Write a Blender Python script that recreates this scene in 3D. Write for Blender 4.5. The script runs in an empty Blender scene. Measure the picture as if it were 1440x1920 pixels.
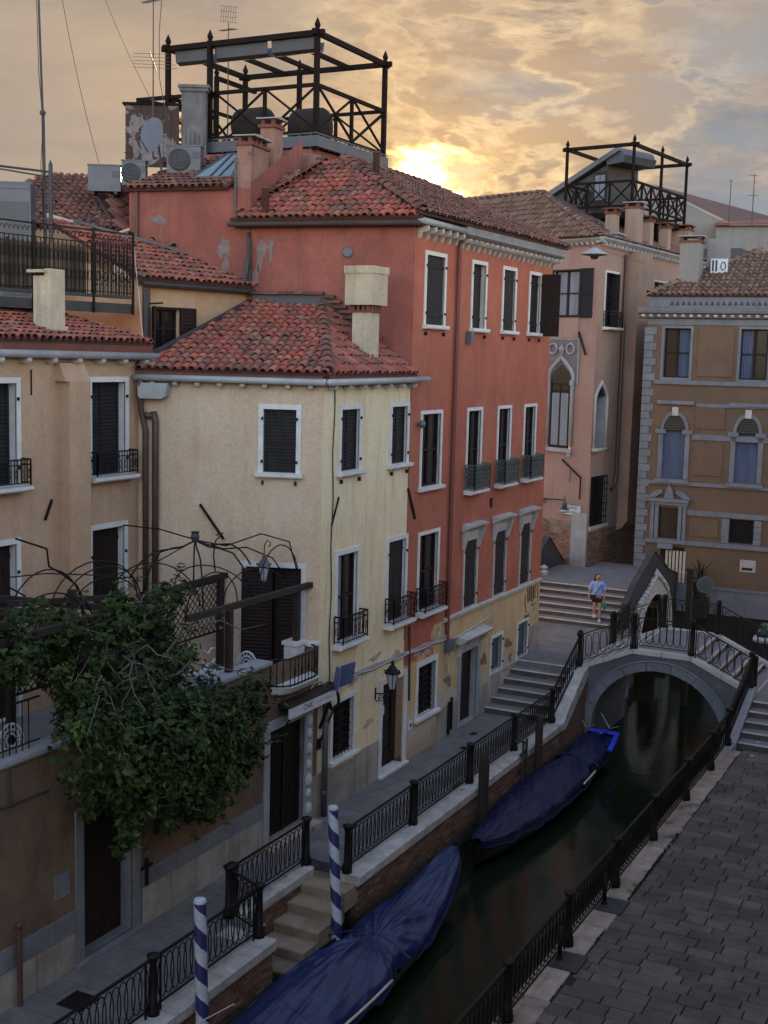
import bpy, bmesh, math, random
from mathutils import Vector, Matrix
rnd = random.Random(11)
D = bpy.data
SC = bpy.context.scene
COL = SC.collection
R = math.radians
PI = math.pi

# ------------------------------------------------------------------ camera
def cam_axes(pitch, roll, yaw):
    f = Vector((-math.sin(yaw) * math.cos(pitch), math.cos(yaw) * math.cos(pitch), -math.sin(pitch)))
    r = Vector((math.cos(yaw), math.sin(yaw), 0)); u = r.cross(f)
    return math.cos(roll) * r + math.sin(roll) * u, -math.sin(roll) * r + math.cos(roll) * u, f
CR, CU, CF = cam_axes(R(7.17), R(1.42), R(27.1))
cam_data = D.cameras.new('camera'); cam = D.objects.new('camera', cam_data); COL.objects.link(cam)
EYE = Vector((13.45, 0, 10.3))
mw = Matrix((CR, CU, -CF)).transposed().to_4x4(); mw.translation = EYE
cam.matrix_world = mw
cam_data.sensor_fit = 'VERTICAL'; cam_data.sensor_height = 36.0; cam_data.sensor_width = 27.0
cam_data.lens = 2340.0 / 1920.0 * 36.0
cam_data.clip_start = 0.1; cam_data.clip_end = 3000
SC.camera = cam

# ------------------------------------------------------------------ sky and sun (sun just above the roofs, behind thin cloud)
SUN_ELEV = 7.6
SUN_AZ = 24.85          # degrees to the west of +Y
sd = Vector((-math.sin(R(SUN_AZ)) * math.cos(R(SUN_ELEV)), math.cos(R(SUN_AZ)) * math.cos(R(SUN_ELEV)), math.sin(R(SUN_ELEV))))
EXPOSURE = 2.68
world = D.worlds.new('World'); SC.world = world; world.use_nodes = True
wn = world.node_tree.nodes; wl = world.node_tree.links; wn.clear()
def N(t, **kw):
    n = wn.new(t)
    for k, v in kw.items(): setattr(n, k, v)
    return n
w_out = N('ShaderNodeOutputWorld'); w_bg = N('ShaderNodeBackground'); wl.new(w_bg.outputs[0], w_out.inputs[0])
sky = N('ShaderNodeTexSky', sky_type='NISHITA'); sky.sun_disc = False
sky.sun_elevation = R(SUN_ELEV); sky.sun_rotation = R(-SUN_AZ); sky.air_density = 1.0; sky.dust_density = 1.2; sky.ozone_density = 1.5
tc = N('ShaderNodeTexCoord')
nv = N('ShaderNodeVectorMath', operation='NORMALIZE'); wl.new(tc.outputs['Generated'], nv.inputs[0])
def vmath(op, a, b):
    n = N('ShaderNodeVectorMath', operation=op)
    for i, v in enumerate((a, b)):
        if isinstance(v, bpy.types.NodeSocket): wl.new(v, n.inputs[i])
        elif v is not None: n.inputs[i].default_value = v
    return n
def wmath(op, a, b=None, clamp=False):
    n = N('ShaderNodeMath', operation=op); n.use_clamp = clamp
    for i, v in enumerate((a, b)):
        if isinstance(v, bpy.types.NodeSocket): wl.new(v, n.inputs[i])
        elif v is not None: n.inputs[i].default_value = v
    return n.outputs[0]
def wramp(fac, stops, interp='LINEAR'):
    n = N('ShaderNodeValToRGB'); n.color_ramp.interpolation = interp
    el = n.color_ramp.elements
    while len(el) < len(stops): el.new(0.5)
    for e, (p, c) in zip(el, stops): e.position = p; e.color = (*c, 1) if len(c) == 3 else c
    wl.new(fac, n.inputs[0]); return n.outputs[0]
def wmix(fac, a, b, mode='MIX'):
    n = N('ShaderNodeMix', data_type='RGBA', blend_type=mode)
    for s, v in ((n.inputs[0], fac), (n.inputs[6], a), (n.inputs[7], b)):
        if isinstance(v, bpy.types.NodeSocket): wl.new(v, s)
        else: s.default_value = v if not isinstance(v, tuple) or len(v) == 4 else (*v, 1)
    return n.outputs[2]
def wnoise(vec, scale, detail=6, rough=0.6, dist=0.0):
    n = N('ShaderNodeTexNoise'); n.inputs['Scale'].default_value = scale; n.inputs['Detail'].default_value = detail
    n.inputs['Roughness'].default_value = rough; n.inputs['Distortion'].default_value = dist
    wl.new(vec, n.inputs['Vector']); return n.outputs['Fac']
dot = vmath('DOT_PRODUCT', nv.outputs[0], tuple(sd)).outputs['Value']
ang = wmath('ARCCOSINE', wmath('MINIMUM', dot, 0.99999))          # angle from the sun, radians
flat = vmath('MULTIPLY', nv.outputs[0], (1.0, 1.0, 2.6)).outputs[0]
n1 = wnoise(flat, 4.2, 7, 0.60, 0.35)      # large banks
n2 = wnoise(flat, 17.0, 6, 0.60, 0.25)      # flakes of cloud
n3 = wnoise(vmath('ADD', flat, (3.1, 1.7, 0.4)).outputs[0], 6.0, 6, 0.58, 0.25)
# colour of the thin cloud veil by distance from the sun
side = vmath('DOT_PRODUCT', nv.outputs[0], (math.cos(R(SUN_AZ)), math.sin(R(SUN_AZ)), 0.0)).outputs['Value']     # north (right) of the sunset
broken = wramp(wmath('ADD', wmath('MULTIPLY', side, 2.2), 0.55), [(0.0, (0.10, 0.10, 0.10)), (0.45, (0.55, 0.55, 0.55)), (0.75, (1, 1, 1))])
veil = wramp(wmath('DIVIDE', ang, 1.2), [(0.0, (0.27, 0.160, 0.068)), (0.05, (0.195, 0.124, 0.062)), (0.11, (0.150, 0.104, 0.064)),
                                         (0.20, (0.132, 0.098, 0.068)), (0.33, (0.108, 0.088, 0.069)), (0.7, (0.105, 0.097, 0.092)), (1.0, (0.11, 0.108, 0.11))])
near = wramp(wmath('DIVIDE', ang, 0.42), [(0.0, (1, 1, 1)), (0.35, (0.8, 0.8, 0.8)), (1.0, (0, 0, 0))])
flake = wmath('MULTIPLY', wmath('MULTIPLY', wramp(n2, [(0.48, (0, 0, 0)), (0.66, (1, 1, 1))]), near), broken)
veil2 = wmix(wmath('MULTIPLY', flake, 0.50), veil, wmix(wmath('DIVIDE', ang, 0.3, True), (0.52, 0.37, 0.18), (0.23, 0.17, 0.11)))
grey = wramp(wmath('DIVIDE', ang, 0.7), [(0.0, (0.125, 0.092, 0.058)), (0.12, (0.086, 0.073, 0.060)), (0.28, (0.066, 0.071, 0.076)), (1.0, (0.062, 0.074, 0.088))])
bank = wmath('MULTIPLY', wramp(n3, [(0.47, (0, 0, 0)), (0.60, (1, 1, 1))]), broken)
clouds = wmix(wmath('MULTIPLY', bank, 0.80), veil2, grey)
soft = wramp(n1, [(0.40, (0.86, 0.88, 0.92)), (0.62, (1.10, 1.08, 1.04))])
clouds = wmix(1.0, clouds, soft, 'MULTIPLY')
clouds = wmix(wmath('MULTIPLY', wramp(wmath('ADD', wmath('MULTIPLY', side, 2.0), wmath('MULTIPLY', wmath('SUBTRACT', n1, 0.5), 2.4)), [(0.12, (0, 0, 0)), (0.62, (1, 1, 1))]), 0.75), clouds, (0.076, 0.090, 0.102))
# bright rims where the sun shines through the thin edges of the flakes
rim = wmath('MULTIPLY', wmath('MULTIPLY', wramp(n3, [(0.455, (0, 0, 0)), (0.487, (1, 1, 1)), (0.515, (0, 0, 0))]), near), broken)
clouds = wmix(wmath('MULTIPLY', rim, 0.22), clouds, wmix(wmath('DIVIDE', ang, 0.25, True), (0.70, 0.50, 0.24), (0.25, 0.18, 0.11)))
# the disc seen through cloud: broken white glow
glow = wramp(wmath('ADD', wmath('DIVIDE', ang, 0.044), wmath('ADD', wmath('MULTIPLY', wmath('SUBTRACT', n3, 0.46), 5.0), wmath('MULTIPLY', wmath('SUBTRACT', n2, 0.46), 3.6))), [(0.0, (1.2, 1.0, 0.58)), (0.25, (0.75, 0.56, 0.26)), (0.55, (0.26, 0.165, 0.058)), (0.8, (0.08, 0.046, 0.014)), (1.0, (0, 0, 0))])
clouds = wmix(1.0, clouds, (0.62, 0.625, 0.655), 'MULTIPLY')
clouds = wmix(1.0, clouds, glow, 'ADD')
# clear dusk sky overhead and behind, veiled with thin high cloud; the cloud bank lies towards the sunset
SKY_K = 0.15
clear = wmix(1.0, sky.outputs[0], (SKY_K * 1.42, SKY_K * 1.06, SKY_K * 0.98), 'MULTIPLY')
bankw = wramp(dot, [(0.30, (0, 0, 0)), (0.80, (1, 1, 1))], 'EASE')
haze_n = wmath('MULTIPLY', wramp(n1, [(0.40, (0, 0, 0)), (0.65, (1, 1, 1))]), 0.25)
cover = wmath('MAXIMUM', bankw, haze_n)
wl.new(wmix(cover, clear, clouds), w_bg.inputs[0]); w_bg.inputs[1].default_value = 1.0

sun = D.lights.new('sun', 'SUN'); sun_o = D.objects.new('sun', sun); COL.objects.link(sun_o)
sun.energy = 3.0; sun.angle = R(3.0); sun.color = (1.0, 0.62, 0.32)
sun_o.rotation_euler = (-sd).to_track_quat('-Z', 'Y').to_euler(); sun_o.location = (0, 60, 40)

SC.render.engine = 'CYCLES'
SC.cycles.use_denoising = True
SC.cycles.max_bounces = 5; SC.cycles.diffuse_bounces = 3; SC.cycles.glossy_bounces = 3; SC.cycles.transparent_max_bounces = 4
SC.view_settings.view_transform = 'Standard'; SC.view_settings.look = 'None'
SC.view_settings.exposure = EXPOSURE; SC.view_settings.gamma = 1.0; SC.view_settings.use_curve_mapping = False

# ------------------------------------------------------------------ materials
MATS = {}
def material(name, c1, c2=None, scale=1.5, rough=0.85, metal=0.0, bump=0.0, bscale=40.0, streak=0.0, streakc=None, patch=None, patchc=None,
             patchz=None, fine=0.12, rand=0.0, island=False, blotch=None, soft=0.02, spec=None, ramp=None, detail=5, squash=(1, 1, 1), zones=None):
    m = D.materials.new(name); m.use_nodes = True; nt = m.node_tree; ns = nt.nodes; ls = nt.links
    b = ns['Principled BSDF']; b.inputs['Roughness'].default_value = rough; b.inputs['Metallic'].default_value = metal
    if spec is not None: b.inputs['Specular IOR Level'].default_value = spec
    geo = ns.new('ShaderNodeNewGeometry')
    def mul(v):
        n = ns.new('ShaderNodeVectorMath'); n.operation = 'MULTIPLY'; ls.new(geo.outputs['Position'], n.inputs[0]); n.inputs[1].default_value = v; return n.outputs[0]
    def noise(vec, s, d=detail, r=0.6, dist=0.0):
        n = ns.new('ShaderNodeTexNoise'); n.inputs['Scale'].default_value = s; n.inputs['Detail'].default_value = d; n.inputs['Roughness'].default_value = r
        n.inputs['Distortion'].default_value = dist; ls.new(vec, n.inputs['Vector']); return n.outputs['Fac']
    def mix(f, a, bb, mode='MIX'):
        n = ns.new('ShaderNodeMix'); n.data_type = 'RGBA'; n.blend_type = mode
        for s, v in ((n.inputs[0], f), (n.inputs[6], a), (n.inputs[7], bb)):
            if isinstance(v, bpy.types.NodeSocket): ls.new(v, s)
            elif isinstance(v, (int, float)): s.default_value = v
            else: s.default_value = (*v, 1)
        return n.outputs[2]
    def rng(f, a, bb, lo=0.0, hi=1.0):
        n = ns.new('ShaderNodeMapRange'); n.clamp = True
        for i, v in enumerate((f, a, bb, lo, hi)):
            if isinstance(v, bpy.types.NodeSocket): ls.new(v, n.inputs[i])
            else: n.inputs[i].default_value = v
        return n.outputs[0]
    def op(o, a, bb=None):
        n = ns.new('ShaderNodeMath'); n.operation = o
        for i, v in enumerate((a, bb)):
            if isinstance(v, bpy.types.NodeSocket): ls.new(v, n.inputs[i])
            elif v is not None: n.inputs[i].default_value = v
        return n.outputs[0]
    pos = mul(squash)
    col = mix(rng(noise(pos, scale), 0.34, 0.66), c1, c2 or c1)
    if rand or ramp:
        oi = ns.new('ShaderNodeObjectInfo'); r = oi.outputs['Random']
        if island:
            r = op('FRACT', op('ADD', r, geo.outputs['Random Per Island']))
        if ramp:
            cr = ns.new('ShaderNodeValToRGB'); el = cr.color_ramp.elements
            while len(el) < len(ramp): el.new(0.5)
            for e, (p, c) in zip(el, ramp): e.position = p; e.color = (*c, 1)
            ls.new(r, cr.inputs[0]); col = mix(0.42, cr.outputs[0], col)
        if rand:
            hv = ns.new('ShaderNodeHueSaturation'); ls.new(rng(op('FRACT', op('MULTIPLY', r, 7.31)), 0, 1, 1 - rand, 1 + rand), hv.inputs['Value']); ls.new(col, hv.inputs['Color']); col = hv.outputs[0]
    for bs, bc, bst in (blotch or []):
        col = mix(rng(noise(mul((1, 1, 0.7)), bs, 6, 0.68, 0.6), 0.44, 0.68, 0, bst), col, bc)
    if streak:
        f = rng(noise(mul((3.5, 3.5, 0.22)), 1.3, 4, 0.65), 0.52, 0.74, 0, streak)
        col = mix(f, col, streakc or tuple(x * 0.5 for x in c1))
    for pz in (zones or []):      # (colour, edge height, feather, noise amount, strength): damp or salt tide marks
        pc, z0, fe, am, stg = pz
        z = ns.new('ShaderNodeSeparateXYZ'); ls.new(geo.outputs['Position'], z.inputs[0])
        h = op('ADD', z.outputs[2], op('MULTIPLY', op('SUBTRACT', noise(geo.outputs['Position'], 1.6, 6, 0.65), 0.5), am))
        col = mix(rng(h, z0 - fe, z0 + fe, stg, 0), col, pc)
    if patch:
        f = rng(noise(mul((1, 1, 0.8)), patch[0], 6, 0.62, 0.4), patch[1], patch[1] + soft, 0, 1)
        col = mix(f, col, patchc)
    if fine:
        f = rng(noise(pos, 14.0, 4, 0.7), 0.3, 0.7, 1 - fine, 1 + fine)
        col = mix(1.0, col, f, 'MULTIPLY')
    ls.new(col, b.inputs['Base Color'])
    if bump:
        bp = ns.new('ShaderNodeBump'); bp.inputs['Strength'].default_value = bump; bp.inputs['Distance'].default_value = 0.02
        ls.new(noise(pos, bscale, 5, 0.65), bp.inputs['Height']); ls.new(bp.outputs[0], b.inputs['Normal'])
    MATS[name] = m
    return m

M_cream = material('cream_plaster', (0.72, 0.62, 0.39), (0.66, 0.545, 0.315), 0.7, blotch=[(1.1, (0.60, 0.47, 0.27), 0.7), (2.6, (0.70, 0.64, 0.50), 0.5)], bump=0.25, streak=0.6, streakc=(0.40, 0.29, 0.15),
                   patch=(0.55, 0.70), patchc=(0.52, 0.36, 0.17), zones=[((0.52, 0.47, 0.38), 0.95, 0.10, 0.5, 0.85), ((0.36, 0.23, 0.13), 0.35, 0.25, 0.9, 0.55)])
M_chimcream = material('dull_cream_render', (0.47, 0.41, 0.30), (0.37, 0.31, 0.215), 1.6, bump=0.35, streak=0.6, streakc=(0.20, 0.155, 0.10), blotch=[(1.6, (0.30, 0.26, 0.20), 0.5)])  # darker, greyer copy of the cream plaster, streaked and blotched
M_bare = material('bare_grey_plaster', (0.20, 0.165, 0.155), (0.14, 0.115, 0.108), 5, rough=0.95, bump=0.6, bscale=20)
M_barebrick = material('bare_orange_brickwork', (0.26, 0.115, 0.055), (0.17, 0.08, 0.045), 7, rough=0.95, bump=0.7, bscale=18)
M_pallid = material('scraped_pale_plaster', (0.46, 0.37, 0.27), (0.36, 0.26, 0.18), 4, rough=0.95, bump=0.4)
M_tan = material('tan_plaster', (0.56, 0.435, 0.305), (0.50, 0.375, 0.255), 0.6, blotch=[(0.9, (0.55, 0.46, 0.35), 0.7), (2.0, (0.46, 0.33, 0.21), 0.5)], bump=0.25, streak=0.25, streakc=(0.30, 0.19, 0.10))
M_orange = material('orange_plaster', (0.46, 0.315, 0.20), (0.40, 0.265, 0.165), 0.6, blotch=[(1.0, (0.36, 0.22, 0.13), 0.6)], bump=0.25, streak=0.3, streakc=(0.26, 0.14, 0.07))
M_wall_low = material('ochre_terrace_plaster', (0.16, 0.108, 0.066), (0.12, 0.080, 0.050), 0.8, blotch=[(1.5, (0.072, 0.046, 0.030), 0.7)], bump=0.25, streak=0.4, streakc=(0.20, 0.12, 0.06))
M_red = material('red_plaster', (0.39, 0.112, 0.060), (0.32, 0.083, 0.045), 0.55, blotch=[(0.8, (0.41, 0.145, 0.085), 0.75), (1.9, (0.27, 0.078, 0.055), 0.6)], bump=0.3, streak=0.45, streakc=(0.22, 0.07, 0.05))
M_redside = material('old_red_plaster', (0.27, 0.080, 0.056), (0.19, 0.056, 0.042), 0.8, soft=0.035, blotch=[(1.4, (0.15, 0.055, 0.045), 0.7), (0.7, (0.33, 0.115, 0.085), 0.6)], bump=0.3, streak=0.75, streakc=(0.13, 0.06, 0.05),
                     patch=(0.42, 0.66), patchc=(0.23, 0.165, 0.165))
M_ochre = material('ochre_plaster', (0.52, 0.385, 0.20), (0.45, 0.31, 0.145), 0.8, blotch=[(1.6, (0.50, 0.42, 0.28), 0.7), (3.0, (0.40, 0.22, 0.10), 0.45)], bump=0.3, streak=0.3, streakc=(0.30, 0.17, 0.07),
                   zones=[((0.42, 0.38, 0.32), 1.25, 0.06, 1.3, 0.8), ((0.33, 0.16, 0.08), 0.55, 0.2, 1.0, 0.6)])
M_rose = material('rose_plaster', (0.315, 0.205, 0.178), (0.265, 0.165, 0.14), 0.6, blotch=[(0.9, (0.26, 0.165, 0.13), 0.7)], bump=0.25, streak=0.45, streakc=(0.20, 0.11, 0.09))
M_rose2 = material('faded_rose_plaster', (0.33, 0.23, 0.178), (0.275, 0.18, 0.142), 0.7, blotch=[(1.1, (0.31, 0.23, 0.165), 0.7)], bump=0.25, streak=0.5, streakc=(0.20, 0.10, 0.08))
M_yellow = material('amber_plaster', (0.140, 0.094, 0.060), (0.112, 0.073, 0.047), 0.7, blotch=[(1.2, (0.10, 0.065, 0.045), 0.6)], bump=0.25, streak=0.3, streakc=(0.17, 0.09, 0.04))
M_greyp = material('grey_plaster', (0.24, 0.235, 0.215), (0.19, 0.185, 0.17), 0.4, bump=0.2, streak=0.3)
M_stone = material('istrian_stone', (0.46, 0.445, 0.415), (0.35, 0.335, 0.31), 2.5, rough=0.75, bump=0.3, streak=0.4, streakc=(0.22, 0.20, 0.17), rand=0.08)
M_bluestone = material('pale_grey_stone', (0.30, 0.315, 0.33), (0.235, 0.25, 0.265), 2.0, rough=0.8, bump=0.3, streak=0.4, streakc=(0.14, 0.14, 0.14), rand=0.06)
M_bluestone2 = material('darkened_blue_grey_stone', (0.165, 0.18, 0.205), (0.125, 0.137, 0.158), 2.0, rough=0.8, bump=0.3, streak=0.4, streakc=(0.07, 0.07, 0.075), rand=0.06)  # pale grey stone darkened; amber house's vignette put into its colour
M_shadestone = material('shade_toned_quay_stone', (0.18, 0.19, 0.20), (0.12, 0.127, 0.135), 2.0, rough=0.8, bump=0.35, streak=0.5, streakc=(0.07, 0.068, 0.065), rand=0.08)  # pale grey stone darkened; the shade by the quay is put into its colour
M_dado = material('stained_stone_slab', (0.33, 0.30, 0.26), (0.22, 0.185, 0.145), 1.6, rough=0.8, bump=0.3, streak=0.55, streakc=(0.20, 0.13, 0.08), rand=0.10)
M_coping = material('coping_stone', (0.46, 0.45, 0.42), (0.30, 0.29, 0.26), 3.0, rough=0.8, bump=0.5, bscale=25, rand=0.10, patch=(2.2, 0.64), patchc=(0.20, 0.18, 0.15))
M_white = material('white_frame', (0.62, 0.62, 0.60), (0.52, 0.51, 0.48), 3, rough=0.6, bump=0.15, fine=0.08)
M_shut = material('dark_shutter', (0.013, 0.013, 0.014), (0.019, 0.018, 0.019), 3, rough=0.7, spec=0.25)
M_brownshut = material('brown_shutter', (0.014, 0.007, 0.006), (0.020, 0.010, 0.008), 3, rough=0.7, spec=0.25)
M_door = material('dark_door_wood', (0.016, 0.008, 0.006), (0.026, 0.012, 0.009), 3, rough=0.7, spec=0.3, squash=(1, 1, 0.1))
M_wood = material('pergola_wood', (0.014, 0.008, 0.006), (0.024, 0.014, 0.010), 4, rough=0.8, bump=0.3, squash=(1, 1, 0.3))
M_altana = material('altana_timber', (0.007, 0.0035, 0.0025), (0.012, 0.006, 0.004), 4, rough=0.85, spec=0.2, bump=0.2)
M_iron = material('black_iron', (0.005, 0.0045, 0.0045), (0.010, 0.008, 0.007), 9, rough=0.6, spec=0.25, bump=0.2, bscale=60)
M_greeniron = material('verdigris_iron', (0.045, 0.062, 0.055), (0.09, 0.105, 0.095), 6, rough=0.7)
M_pipe = material('copper_pipe', (0.060, 0.030, 0.022), (0.085, 0.048, 0.036), 4, rough=0.5)
M_zinc = material('painted_zinc_gutter', (0.34, 0.36, 0.36), (0.26, 0.275, 0.275), 2, rough=0.5, streak=0.3)
M_lead = material('dark_lead_flashing', (0.022, 0.022, 0.025), (0.036, 0.035, 0.036), 3, rough=0.6)
M_greymetal = material('grey_painted_metal', (0.062, 0.072, 0.090), (0.05, 0.058, 0.072), 2, rough=0.5)
M_ac = material('white_enamel', (0.095, 0.108, 0.130), (0.075, 0.085, 0.105), 2, rough=0.45)
M_steel = material('galvanised_steel', (0.045, 0.047, 0.052), (0.032, 0.034, 0.038), 5, rough=0.55, metal=0.2)
M_glass = material('dark_window_glass', (0.008, 0.008, 0.010), (0.014, 0.014, 0.016), 2, rough=0.22, fine=0, spec=0.35)
M_skyglass = material('skylight_glass', (0.10, 0.16, 0.18), (0.12, 0.19, 0.21), 2, rough=0.08, fine=0)
M_curtain = material('net_curtain', (0.20, 0.225, 0.26), (0.15, 0.17, 0.20), 6, rough=0.9, squash=(1, 1, 0.05))
M_bluecurtain = material('blue_blind', (0.045, 0.065, 0.12), (0.075, 0.10, 0.165), 5, rough=0.8, squash=(1, 1, 0.12))
TILE_RAMP = [(0.0, (0.30, 0.072, 0.045)), (0.38, (0.36, 0.095, 0.060)), (0.52, (0.24, 0.060, 0.042)), (0.62, (0.085, 0.052, 0.048)), (0.75, (0.14, 0.075, 0.062)), (0.86, (0.30, 0.17, 0.12)), (1.0, (0.34, 0.085, 0.05))]
M_tile = material('terracotta_tile', (0.36, 0.085, 0.052), (0.085, 0.048, 0.042), 1.0, rough=0.9, bump=0.35, rand=0.22, island=True, blotch=[(1.7, (0.11, 0.072, 0.055), 0.55)], ramp=TILE_RAMP)
OLD_RAMP = [(0.0, (0.17, 0.062, 0.044)), (0.35, (0.22, 0.085, 0.058)), (0.55, (0.10, 0.052, 0.042)), (0.72, (0.07, 0.048, 0.042)), (0.88, (0.20, 0.12, 0.085)), (1.0, (0.15, 0.06, 0.045))]
M_oldtile = material('weathered_tile', (0.16, 0.062, 0.045), (0.075, 0.045, 0.038), 1.1, rough=0.92, bump=0.35, rand=0.25, island=True, ramp=OLD_RAMP)
GREY_RAMP = [(0.0, (0.16, 0.088, 0.060)), (0.4, (0.21, 0.125, 0.088)), (0.6, (0.085, 0.052, 0.042)), (0.85, (0.25, 0.165, 0.12)), (1.0, (0.12, 0.07, 0.052))]
M_greytile = material('lichened_tile', (0.15, 0.088, 0.062), (0.09, 0.058, 0.045), 1.1, rough=0.92, bump=0.35, rand=0.25, island=True, ramp=GREY_RAMP)
M_channel = material('tile_channel', (0.075, 0.032, 0.026), (0.045, 0.024, 0.020), 2, rough=0.95)
M_fascia = material('brick_eaves', (0.17, 0.060, 0.040), (0.12, 0.045, 0.034), 2, rough=0.9, bump=0.2)
BR_RAMP = [(0.0, (0.13, 0.060, 0.038)), (0.3, (0.20, 0.095, 0.058)), (0.55, (0.10, 0.052, 0.038)), (0.8, (0.24, 0.15, 0.10)), (1.0, (0.15, 0.085, 0.055))]
M_brick = material('canal_brick', (0.16, 0.08, 0.05), (0.09, 0.055, 0.04), 2, rough=0.95, bump=0.5, rand=0.25, island=True, ramp=BR_RAMP, zones=[((0.020, 0.020, 0.012), -0.78, 0.16, 0.35, 0.95)])
M_mortar = material('lime_mortar', (0.17, 0.14, 0.11), (0.11, 0.09, 0.07), 3, rough=0.95, bump=0.4, zones=[((0.018, 0.018, 0.012), -0.78, 0.16, 0.35, 0.95)])
M_brick2 = material('house_brick', (0.22, 0.11, 0.075), (0.15, 0.08, 0.058), 2, rough=0.95, bump=0.5, rand=0.3, island=True, ramp=BR_RAMP)
M_mortar2 = material('pale_mortar', (0.22, 0.18, 0.145), (0.15, 0.12, 0.10), 3, rough=0.95)
M_trach = material('trachyte_paving', (0.128, 0.105, 0.088), (0.092, 0.076, 0.066), 0.9, rough=0.9, spec=0.2, bump=0.5, bscale=30, rand=0.24, blotch=[(1.3, (0.042, 0.038, 0.036), 0.6)], island=True)
M_joint = material('paving_joint', (0.012, 0.011, 0.010), (0.032, 0.03, 0.026), 3, rough=0.95)
M_fond = material('grey_pavement', (0.165, 0.158, 0.155), (0.12, 0.115, 0.113), 1.4, rough=0.85, blotch=[(1.7, (0.085, 0.08, 0.077), 0.7)], bump=0.4, bscale=30, rand=0.08, island=True)
M_kerb = material('pink_kerb_stone', (0.36, 0.29, 0.24), (0.21, 0.17, 0.14), 3, rough=0.85, bump=0.55, bscale=22, rand=0.14, patch=(3.0, 0.62), patchc=(0.115, 0.07, 0.055))
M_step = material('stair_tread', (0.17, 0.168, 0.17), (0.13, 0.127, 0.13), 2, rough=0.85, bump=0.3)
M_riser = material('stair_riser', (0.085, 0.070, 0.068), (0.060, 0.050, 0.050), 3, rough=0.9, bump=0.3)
M_wetstep = material('worn_water_step', (0.30, 0.235, 0.165), (0.20, 0.155, 0.105), 2.5, rough=0.8, bump=0.4, zones=[((0.03, 0.03, 0.018), -0.95, 0.08, 0.2, 0.9)])
M_bridge = material('grey_bridge_render', (0.115, 0.122, 0.138), (0.068, 0.073, 0.084), 1.5, rough=0.9, bump=0.4, streak=0.4, streakc=(0.05, 0.05, 0.052))
M_parapet = material('sooty_parapet', (0.050, 0.047, 0.048), (0.032, 0.030, 0.032), 2, rough=0.9, bump=0.35, streak=0.4, streakc=(0.024, 0.024, 0.026))
M_portal = material('carved_stone', (0.46, 0.48, 0.47), (0.30, 0.315, 0.31), 5, rough=0.85, bump=0.6, bscale=18, streak=0.45, streakc=(0.10, 0.10, 0.10))
M_tarp = material('navy_tarpaulin', (0.010, 0.020, 0.082), (0.007, 0.014, 0.060), 1.0, rough=0.42, spec=0.4, blotch=[(2.5, (0.020, 0.034, 0.100), 0.5)], bump=0.12, bscale=9, fine=0.08)
M_tarp2 = material('dark_blue_tarpaulin', (0.0035, 0.007, 0.043), (0.003, 0.0055, 0.034), 1.0, rough=0.55, spec=0.3, bump=0.1, bscale=9, fine=0.06)
M_trim = material('bright_blue_trim', (0.025, 0.055, 0.62), (0.02, 0.05, 0.52), 3, rough=0.4)
M_hull = material('black_hull', (0.008, 0.008, 0.009), (0.012, 0.012, 0.013), 3, rough=0.3)
M_pale = material('pale_gunwale', (0.50, 0.44, 0.36), (0.40, 0.35, 0.28), 4, rough=0.5)
M_polew = material('white_pole_paint', (0.42, 0.47, 0.52), (0.33, 0.375, 0.42), 4, rough=0.6, bump=0.2)
M_poleb = material('blue_pole_paint', (0.020, 0.018, 0.095), (0.028, 0.024, 0.115), 4, rough=0.5, bump=0.2)
M_oldpole = material('tarred_timber', (0.013, 0.009, 0.008), (0.024, 0.017, 0.014), 4, rough=0.9, bump=0.6, squash=(1, 1, 0.15))
M_leaf = material('fig_leaf', (0.038, 0.066, 0.012), (0.011, 0.023, 0.006), 1.4, rough=0.65, spec=0.22, rand=0.6, island=True, fine=0)
M_bark = material('pale_bark', (0.13, 0.115, 0.095), (0.08, 0.07, 0.056), 8, rough=0.9)
M_whiteiron = material('white_garden_iron', (0.50, 0.55, 0.60), (0.44, 0.48, 0.53), 4, rough=0.5, fine=0.05)
M_sign = material('white_sign_board', (0.50, 0.54, 0.57), (0.44, 0.47, 0.50), 3, rough=0.5, fine=0.05)
M_ink = material('dark_lettering', (0.03, 0.035, 0.05), (0.03, 0.035, 0.05), 3, rough=0.6, fine=0)
M_faintink = material('faded_lettering', (0.25, 0.27, 0.30), (0.25, 0.27, 0.30), 3, rough=0.6, fine=0)
M_spray = material('brown_spray_paint', (0.035, 0.020, 0.010), (0.045, 0.028, 0.014), 5, rough=0.7)
M_skin = material('skin', (0.40, 0.215, 0.155), (0.36, 0.19, 0.135), 9, rough=0.6, fine=0.03)
M_shirt = material('pale_blue_shirt', (0.23, 0.33, 0.62), (0.20, 0.29, 0.55), 6, rough=0.85)
M_shorts = material('black_shorts', (0.010, 0.007, 0.007), (0.014, 0.010, 0.010), 6, rough=0.85)
M_hair = material('dark_brown_hair', (0.016, 0.008, 0.006), (0.024, 0.012, 0.009), 20, rough=0.5, squash=(1, 1, 0.1))
M_shoe = material('white_trainer', (0.45, 0.44, 0.42), (0.40, 0.39, 0.37), 8, rough=0.6)
M_teal = material('teal_cloth', (0.010, 0.20, 0.19), (0.008, 0.15, 0.145), 8, rough=0.8)
M_strap = material('navy_strap', (0.012, 0.016, 0.06), (0.012, 0.016, 0.06), 8, rough=0.7)
M_greenlamp = material('green_lamp_metal', (0.015, 0.055, 0.042), (0.02, 0.07, 0.052), 5, rough=0.4)
M_lampglass = material('milky_lamp_glass', (0.36, 0.39, 0.40), (0.30, 0.33, 0.34), 3, rough=0.3, fine=0)
M_bottle = material('clear_blue_plastic', (0.12, 0.18, 0.26), (0.16, 0.22, 0.30), 9, rough=0.15, fine=0)
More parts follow.
